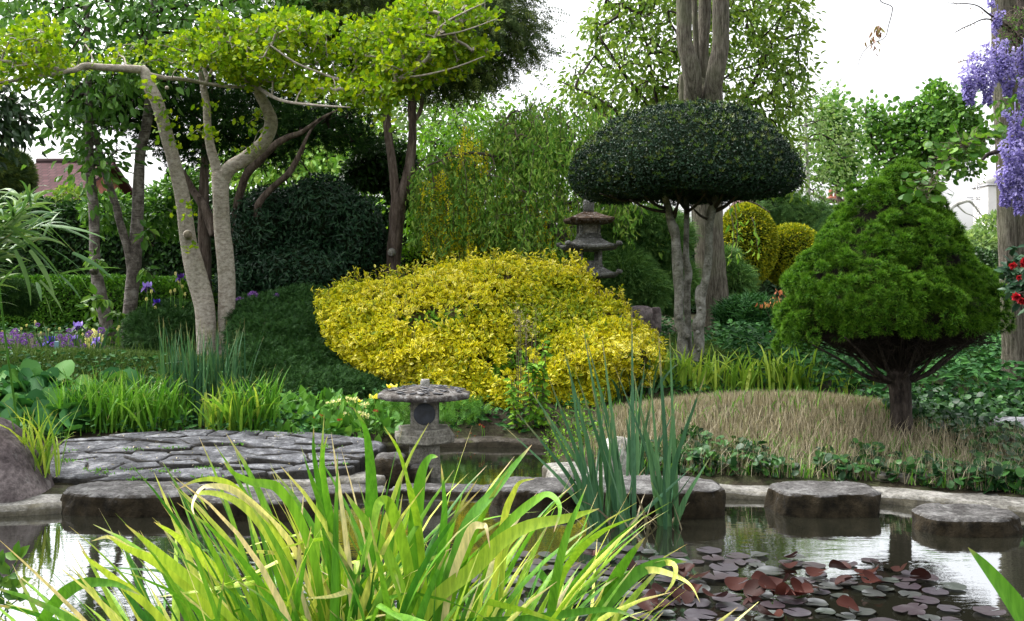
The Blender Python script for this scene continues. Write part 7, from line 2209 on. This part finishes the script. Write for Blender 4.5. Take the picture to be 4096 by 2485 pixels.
cover('round-leaved violets spilling over the right kerb', b, 'violet_leaf', RND, .03, .068, .12)
b = scatter_world(12000, 2.75, 6.5, 5.4, 8.2, lambda x, y: x > 2.85 + .15 * np.sin(y * 5)); cover('dark leafy ground cover sloping to the pond right of the spruce trunk', b, 'violet_leaf', RND, .03, .07, .12)
b = scatter_world(900, 3.3, 6, 5.6, 6.4); cover('round leaves at the lower right edge beside the boulder', b, 'violet_leaf', RND, .04, .08, .2)
b = scatter_world(14000, 2.2, 9, 8.15, 11.2, lambda x, y: (x > 2.6 + .3 * np.sin(y * 4)) | (y > 8.9))
cover('dense dark leafy ground cover behind the spruce trunk', b, 'ground_leaf', OV, .06, .11, .32)
b = scatter_world(5000, .6, 2.8, 8.8, 10.0, lambda x, y: R.random(len(x)) < .5); cover('low dark leaves among the lime irises', b, 'ground_leaf', OV, .03, .07, .08)
b = scatter_world(6000, -5, .6, 7.2, 9.4, lambda x, y: True | (x > 0)); cover('low mixed leaves under the plants behind the paving', b, 'ground_leaf', OV, .03, .08, .1)
b = scatter_world(9000, -9, 9, 11, 16.5); cover('dim woodland floor leaves under the back trees', b, 'ground_leaf', OV, .05, .11, .12)

# ================================================================== POND PLANTS
# blue-green reeds standing in the water
def reed(label, bx, by, d, tips, extra=26, hgt=(.35, .75), az=None):
    base = P(bx, by, d); base[2] = -.05
    t = thing('water_iris', label, 'plant', base, 'blue-green water irises in the pond')
    mb = MB()
    for (a, b, o_) in tips:
        tip = P(a, b, d + o_); b0 = base + R.normal(size=3) * [.035, .03, 0]
        v = tip - b0
        m_ = b0 + v * .5 + np.array([v[0] * -.06, 0, .015])
        ribbon(mb, [b0, b0 + (m_ - b0) * .5, m_, tip], R.uniform(.026, .038), rn=R.random(), face=np.array([R.normal() * .5, -1, .2]), fold=.12)
    n_ = extra; bb = base + R.normal(size=(n_, 3)) * [.05, .04, 0]
    blades(mb, bb, R.uniform(*hgt, n_), R.uniform(.014, .026, n_), R.uniform(0, 6.28, n_), np.abs(R.normal(size=n_)) * .22, R.uniform(-.05, .35, n_), 1.6, 6)
    mb.build('foliage', M['iris_blue'], t)
    mb = MB(); n_ = 7; bb = base + R.normal(size=(n_, 3)) * [.06, .04, 0]
    blades(mb, bb, R.uniform(.15, .32, n_), R.uniform(.012, .02, n_), R.uniform(0, 6.28, n_), R.uniform(.3, .8, n_), R.uniform(.2, .9, n_), 1.5, 5); mb.build('dead_leaves', M['dry_leaf'], t)
reed('water iris fan rooted in front of the large block stepping stone', 2665, 2105, 5.35, [(2828, 1480, 0), (2600, 1504, .1), (2678, 1330, .15), (2633, 1336, .2), (2527, 1462, 0), (2455, 1456, .1), (2700, 1560, -.1), (2840, 1830, -.1), (2790, 1870, -.05), (2560, 1640, 0), (2600, 1920, -.1)], 4)
reed('leaning water iris between the other two fans', 2490, 2110, 5.3, [(2347, 1360, .1), (2329, 1294, .15), (2407, 1342, .2), (2395, 1565, 0), (2527, 1230, .4), (2300, 1480, 0), (2365, 1534, 0), (2440, 1640, 0)], 6)
reed('leftmost water iris fan leaning toward the short lantern', 2400, 2085, 5.35, [(2100, 1528, 0), (2190, 1498, 0), (2250, 1378, .1), (2010, 1700, 0), (2270, 1420, .1), (2310, 1560, 0), (2060, 1640, .05), (2150, 1600, 0)], 8, (.4, .85))
reed('water iris tuft growing on the kerb in front of the pale rock', 2560, 1925, 6.2, [(2540, 1500, 0), (2580, 1440, .1), (2610, 1560, 0), (2500, 1620, 0)], 14)

# lily pads: every pad its own object
def pad_mesh(name, mat, r, cup, seed, notch=.35):
    rr_ = np.random.default_rng(seed)
    na, nr_ = 30, 5
    a = np.linspace(notch / 2, 2 * math.pi - notch / 2, na)
    V, t_ = [(0, 0, 0)], [0]
    for q in range(1, nr_ + 1):
        s_ = q / nr_
        wob = 1 + .03 * np.sin(a * 3 + seed) + .015 * np.sin(a * 7 + seed * 2)
        x, y = np.cos(a) * s_ * r * wob, np.sin(a) * s_ * r * wob
        z = cup * r * (x / r * math.cos(seed) + y / r * math.sin(seed)) ** 2 * 1.0 + .02 * r * np.sin(a * 5 + seed) * s_ ** 2
        V += list(zip(x, y, z)); t_ += [s_] * na
    L, S = [], []
    for j in range(na - 1):
        L += [0, 1 + j, 2 + j]; S.append(3)
    for q in range(nr_ - 1):
        for j in range(na - 1):
            b = 1 + q * na
            L += [b + j, b + na + j, b + na + j + 1, b + j + 1]; S.append(4)
    o = MB().add(V, L, S, rr_.random(), t_).build(name, mat)
    return o
flat_l = 'flat round bronze-green lily pad floating in the pond'
cup_l = 'curled red-brown lily pad raised above the flat pads'
protos = [pad_mesh('lily_pad', M['pad_top'], 1.0, .0 + .03 * i_, i_ + 1) for i_ in range(5)]
cups = [pad_mesh('lily_pad', M['pad_cup'], 1.0, .3 + .1 * i_, i_ + 11) for i_ in range(5)]
area = [(1900, 2300), (1950, 2230), (2250, 2215), (2400, 2195), (2700, 2200), (3000, 2205), (3200, 2240), (3350, 2290), (3700, 2290), (3740, 2330), (3800, 2400), (3850, 2485), (3860, 2600), (1700, 2600), (1800, 2400)]
pads = []
tries = 0
while len(pads) < 180 and tries < 30000:
    tries += 1
    q = sample_poly(area, 1)[0]
    w0 = wpt(q[0], q[1])
    if q[0] > 3100 and R.random() < .35: continue
    r = R.uniform(.036, .068)
    if all(np.hypot(*(w0 - p[:2])) > (r + p[2]) * .83 for p in pads): pads.append((w0[0], w0[1], r))
pads += [(*wpt(3810, 2330 + 25), .055), (*wpt(3955, 2455), .06), (*wpt(3480, 2185 + 60), .04), (*wpt(3660, 2300), .06), (*wpt(3380, 2260), .055), (*wpt(4080, 2405), .06)]
ci = set()
cup_px = [(3140, 2265), (3270, 2300), (3380, 2330), (3520, 2260), (3600, 2285), (3470, 2300), (3680, 2320), (3020, 2370), (3080, 2370), (3180, 2370), (3220, 2390), (3140, 2400), (3080, 2470), (2750, 2300), (2800, 2320), (2700, 2290), (2780, 2370), (2650, 2370), (2720, 2390), (2440, 2225), (2370, 2230), (2540, 2290), (2600, 2420), (2640, 2440), (3390, 2440), (3160, 2240), (2950, 2340), (3010, 2420), (3250, 2350), (2860, 2400), (3490, 2340), (3360, 2290), (3050, 2330), (3120, 2350), (2900, 2440), (2560, 2350), (3700, 2340)]
first_f, first_c = set(), set()
def put_pad(pr, used, x, y, z, r, label, grp, tilt):
    i_ = R.integers(0, len(pr)); o = pr[i_]
    if i_ in used:
        o2 = o.copy(); C.objects.link(o2)
    else:
        o2 = o; used.add(i_)
    o2.location = (x, y, z); o2.scale = (r, r, r * (1 if pr is protos else R.uniform(.8, 1.3)))
    o2.rotation_euler = (R.normal() * tilt, R.normal() * tilt, R.uniform(0, 6.28))
    tag(o2, label, 'lily pad', grp)
for q, (x, y, r) in enumerate(pads):
    put_pad(protos, first_f, x, y, .004 + (q % 7) * .0012, r, flat_l, 'flat lily pads on the pond', .012)
for (a, b) in cup_px[:34]:
    w0 = wpt(a, b + 20); put_pad(cups, first_c, w0[0], w0[1], .022 + R.random() * .02, R.uniform(.036, .057), cup_l, 'raised curled lily pads', .35)
# dead leaves and petals blown onto the paving
q = sample_poly(terr, 150)
pp = np.hstack([q, (tz(q[:, 0], q[:, 1]) + .022)[:, None]]); n_ = len(pp); mb = MB()
place(mb, OVN, pp, nrm(R.normal(size=(n_, 3)) * [1, 1, .15]), nrm(R.normal(size=(n_, 3)) * .25 + [0, 0, 1]), R.uniform(.008, .03, n_))
tag(mb.build('fallen_leaves', M['dry_leaf'], smooth=False), 'small dead leaves and bits scattered on the crazy paving', kind='stuff')
# fallen petals on the water by the last stepping stone
for i_, (a, b) in enumerate(((3810, 2028), (3868, 2030), (2935, 1975))):
    mb = MB(); w0 = wpt(a, b); c = np.array([w0[0], w0[1], .006]); place(mb, T_oval(.8, .25, .1), c + R.normal(size=(5, 3)) * [.02, .012, .001], nrm(rdir(5) * [1, 1, .3]), np.tile([[0, 0, 1.0]], (5, 1)), .028)
    o = mb.build('fallen_petals', M['wisteria_petal']); rebase(o, tuple(c))
    tag(o, ['fallen lilac petals floating left of two clusters by the last stepping stone', 'fallen lilac petals floating behind the last stepping stone, to the right', 'tiny fallen lilac petal near the kerb by the block stepping stone'][i_], 'petals')
# bogbean at lower left
t = thing('bogbean', 'sprigs of oval bogbean leaves at the lower left corner', 'plant', (wpt(20, 2460)[0], wpt(20, 2460)[1], -.02))
mb, ms = MB(), MB()
for (x, y) in ((40, 2300), (70, 2240), (10, 2330), (60, 2350), (5, 2260), (-30, 2330), (70, 2400), (20, 2420), (-40, 2260)):
    c = P(x, y, 3.6); b0 = np.array([wpt(20, 2470)[0] + R.normal() * .05, 3.7, -.02]); tube(ms, [b0, (b0 + c) / 2 + [0, 0, .03], c], [.004, .0035, .003], 6, 4, 0)
    place(mb, T_oval(.55, .1, .1), np.tile(c, (3, 1)), nrm(np.array([[-.7, -.2, .5], [.7, -.3, .5], [.1, -.3, 1.0]]) + R.normal(size=(3, 3)) * .25), np.array([[0, -.8, .6]] * 3) + R.normal(size=(3, 3)) * .2, R.uniform(.05, .075, 3))
mb.build('foliage', M['lime_leaf'], t); ms.build('stems', M['iris_green'], t)

# ================================================================== FRONT IRIS CLUMP
t = thing('front_iris_clump', 'big clump of pale green and yellowing iris leaves in the front of the pond', 'plant', (-.45, 2.7, -.1))
mb = MB()
def hero(pts, wpx, rn, d0=2.75, d1=2.45, **kw):
    """pts from tip to base in photo px."""
    pts = pts[::-1]
    m_ = len(pts)
    a = np.column_stack([np.array(pts, float), np.linspace(d0, d1, m_)])
    p = PA(a)
    ribbon(mb, p, wpx * d0 / FPX, rn=rn, **kw)
H = [
 ([(1414, 1630), (1462, 1718), (1480, 1837), (1488, 1985), (1485, 2150), (1495, 2400), (1500, 2700)], 52, .15),
 ([(1536, 1706), (1592, 1795), (1622, 1884), (1645, 1970), (1680, 2150), (1700, 2450), (1690, 2700)], 32, .5),
 ([(1752, 1828), (1720, 1832), (1690, 1890), (1672, 2014), (1657, 2192), (1640, 2450), (1640, 2700)], 62, .28),
 ([(2127, 1780), (2060, 1860), (1977, 1967), (1888, 2074), (1829, 2222), (1770, 2430), (1740, 2700)], 62, .2),
 ([(1379, 1967), (1420, 2030), (1474, 2103), (1550, 2222), (1622, 2430), (1650, 2700)], 46, .42),
 ([(1456, 2269), (1475, 2180), (1494, 2103), (1512, 2020), (1540, 2003), (1565, 2040), (1598, 2133), (1630, 2260), (1655, 2450), (1660, 2700)], 46, .45),
 ([(1764, 1855), (1772, 1950), (1775, 2040), (1764, 2192), (1745, 2400), (1740, 2700)], 44, .1),
 ([(2397, 2035), (2330, 2055), (2266, 2074), (2118, 2103), (2000, 2170), (1888, 2280), (1740, 2400), (1620, 2600), (1560, 2800)], 60, .55),
 ([(2746, 2248), (2690, 2245), (2622, 2257), (2533, 2304), (2450, 2387), (2385, 2482), (2330, 2700)], 56, .18),
 ([(2580, 2150), (2521, 2221), (2462, 2310), (2420, 2420), (2380, 2600)], 50, .25),
 ([(2349, 1937), (2320, 2014), (2272, 2133), (2230, 2300), (2200, 2500), (2180, 2700)], 44, .3),
 ([(2545, 2068), (2470, 2095), (2400, 2130), (2300, 2220), (2230, 2350), (2180, 2600)], 34, .45),
 ([(560, 2380), (480, 2342), (414, 2330), (330, 2334), (262, 2370), (215, 2420), (172, 2490), (150, 2600)], 50, .22),
 ([(323, 2198), (360, 2240), (414, 2281), (470, 2325), (533, 2370), (650, 2480), (800, 2650)], 34, .62),
 ([(365, 2165), (440, 2150), (533, 2204), (651, 2245), (799, 2340), (950, 2500), (1050, 2700)], 34, .93),
 ([(426, 2139), (500, 2190), (590, 2230), (700, 2300), (850, 2450), (980, 2650)], 40, .6),
 ([(500, 2097), (592, 2174), (680, 2250), (800, 2350), (950, 2500)], 36, .55),
 ([(616, 2088), (680, 2125), (740, 2168), (858, 2281), (960, 2420), (1060, 2600)], 42, .6),
 ([(710, 1958), (780, 1925), (858, 1917), (930, 1945), (1006, 2026), (1100, 2133), (1180, 2300), (1230, 2600)], 32, .62),
 ([(894, 1846), (925, 1885), (959, 1908), (1010, 1930), (1066, 1937), (1118, 1960), (1200, 2080), (1270, 2300), (1300, 2600)], 38, .35),
 ([(1204, 1783), (1237, 1884), (1278, 2002), (1305, 2130), (1330, 2300), (1350, 2600)], 44, .22),
 ([(1255, 1707), (1256, 1807), (1275, 1926), (1310, 2080), (1340, 2300), (1340, 2600)], 34, .12),
 ([(1310, 1740), (1290, 1830), (1300, 1960), (1330, 2130), (1350, 2350), (1360, 2600)], 32, .3),
 ([(830, 2040), (800, 1990), (790, 1975), (860, 1975), (950, 2010), (1040, 2100), (1130, 2260), (1180, 2500)], 28, .65),
 ([(780, 2070), (770, 2020), (800, 1960), (850, 1945), (940, 1965), (1060, 2060), (1180, 2200), (1270, 2450)], 26, .96),
 ([(1960, 2195), (1945, 2110), (1930, 2103), (1890, 2110), (1850, 2200), (1800, 2350), (1760, 2600)], 34, .97),
 ([(2800, 2410), (2760, 2340), (2690, 2300), (2600, 2280), (2500, 2310), (2400, 2400), (2300, 2600)], 28, .8),
 ([(2655, 2380), (2690, 2330), (2700, 2270), (2660, 2250), (2580, 2280)], 24, .75),
 ([(2090, 2130), (2030, 2190), (2010, 2300), (2000, 2500)], 30, .6),
 ([(2140, 1915), (2080, 1930), (2050, 1980), (2020, 2060), (1990, 2250), (1950, 2500)], 28, .7),
 ([(2215, 2130), (2240, 2040), (2215, 1990), (2170, 1985), (2080, 2050), (2000, 2130), (1900, 2250), (1830, 2450)], 38, .35),
 ([(1605, 2375), (1580, 2290), (1555, 2270), (1500, 2300), (1440, 2390), (1400, 2600)], 30, .5),
 ([(1220, 2395), (1330, 2385), (1400, 2365), (1440, 2375)], 22, .94),
 ([(2560, 2480), (2450, 2440), (2300, 2450), (2100, 2480), (1800, 2500), (1600, 2580)], 34, .15),
 ([(1640, 2370), (1580, 2385), (1500, 2410), (1420, 2450), (1350, 2550)], 24, .3),
]
for pts, wpx, rn in H:
    hero(pts, wpx, rn, d0=2.62 + R.normal() * .1, d1=2.42 + R.normal() * .12)
# fill leaves
n_ = 560
u = R.random(n_)
bx = -1.12 + 1.36 * u + R.normal(size=n_) * .04
by = 2.62 + R.uniform(-.22, .3, n_)
b0 = np.stack([bx, by, np.full(n_, -.05)], 1)
fan = (u - .5) * 2
az_ = np.where(R.random(n_) < .78, np.where(fan + R.normal(size=n_) * .7 > 0, 0, math.pi), R.uniform(0, 6.28, n_)) + R.normal(size=n_) * .5
th = np.abs(fan) * np.where(fan < 0, .85, .62) + np.abs(R.normal(size=n_)) * .18
ln = R.uniform(.6, 1.02, n_) * (1 - .36 * np.abs(fan) ** 1.6)
kk = np.where(R.random(n_) < .2, R.uniform(.8, 2.0, n_), 0)
blades(mb, b0, ln, R.uniform(.022, .042, n_), az_, th, R.uniform(.05, 1.0, n_), 1.9, 10, kink=kk, fold=.22, rn=np.clip(R.normal(.45, .27, n_), 0, 1))
mb.build('foliage', M['iris_front'], t)
# near right blade
t = thing('near_iris_blade', 'single broad green iris leaf poking in at the lower right corner', 'plant', (.95, 1.75, -.1))
mb = MB()
p = PA(np.array([(4400, 3300, 1.75), (4230, 2700, 1.75), (4080, 2450, 1.75), (3960, 2290, 1.75), (3872, 2190, 1.75)]))
ribbon(mb, p, .042, rn=.4, face=np.array([.15, -1, .3]), per=10)
p2 = PA(np.array([(4420, 3300, 1.8), (4300, 2700, 1.8), (4230, 2300, 1.8), (4200, 2000, 1.8)])); ribbon(mb, p2, .04, rn=.6)
mb.build('foliage', M['iris_green'], t)
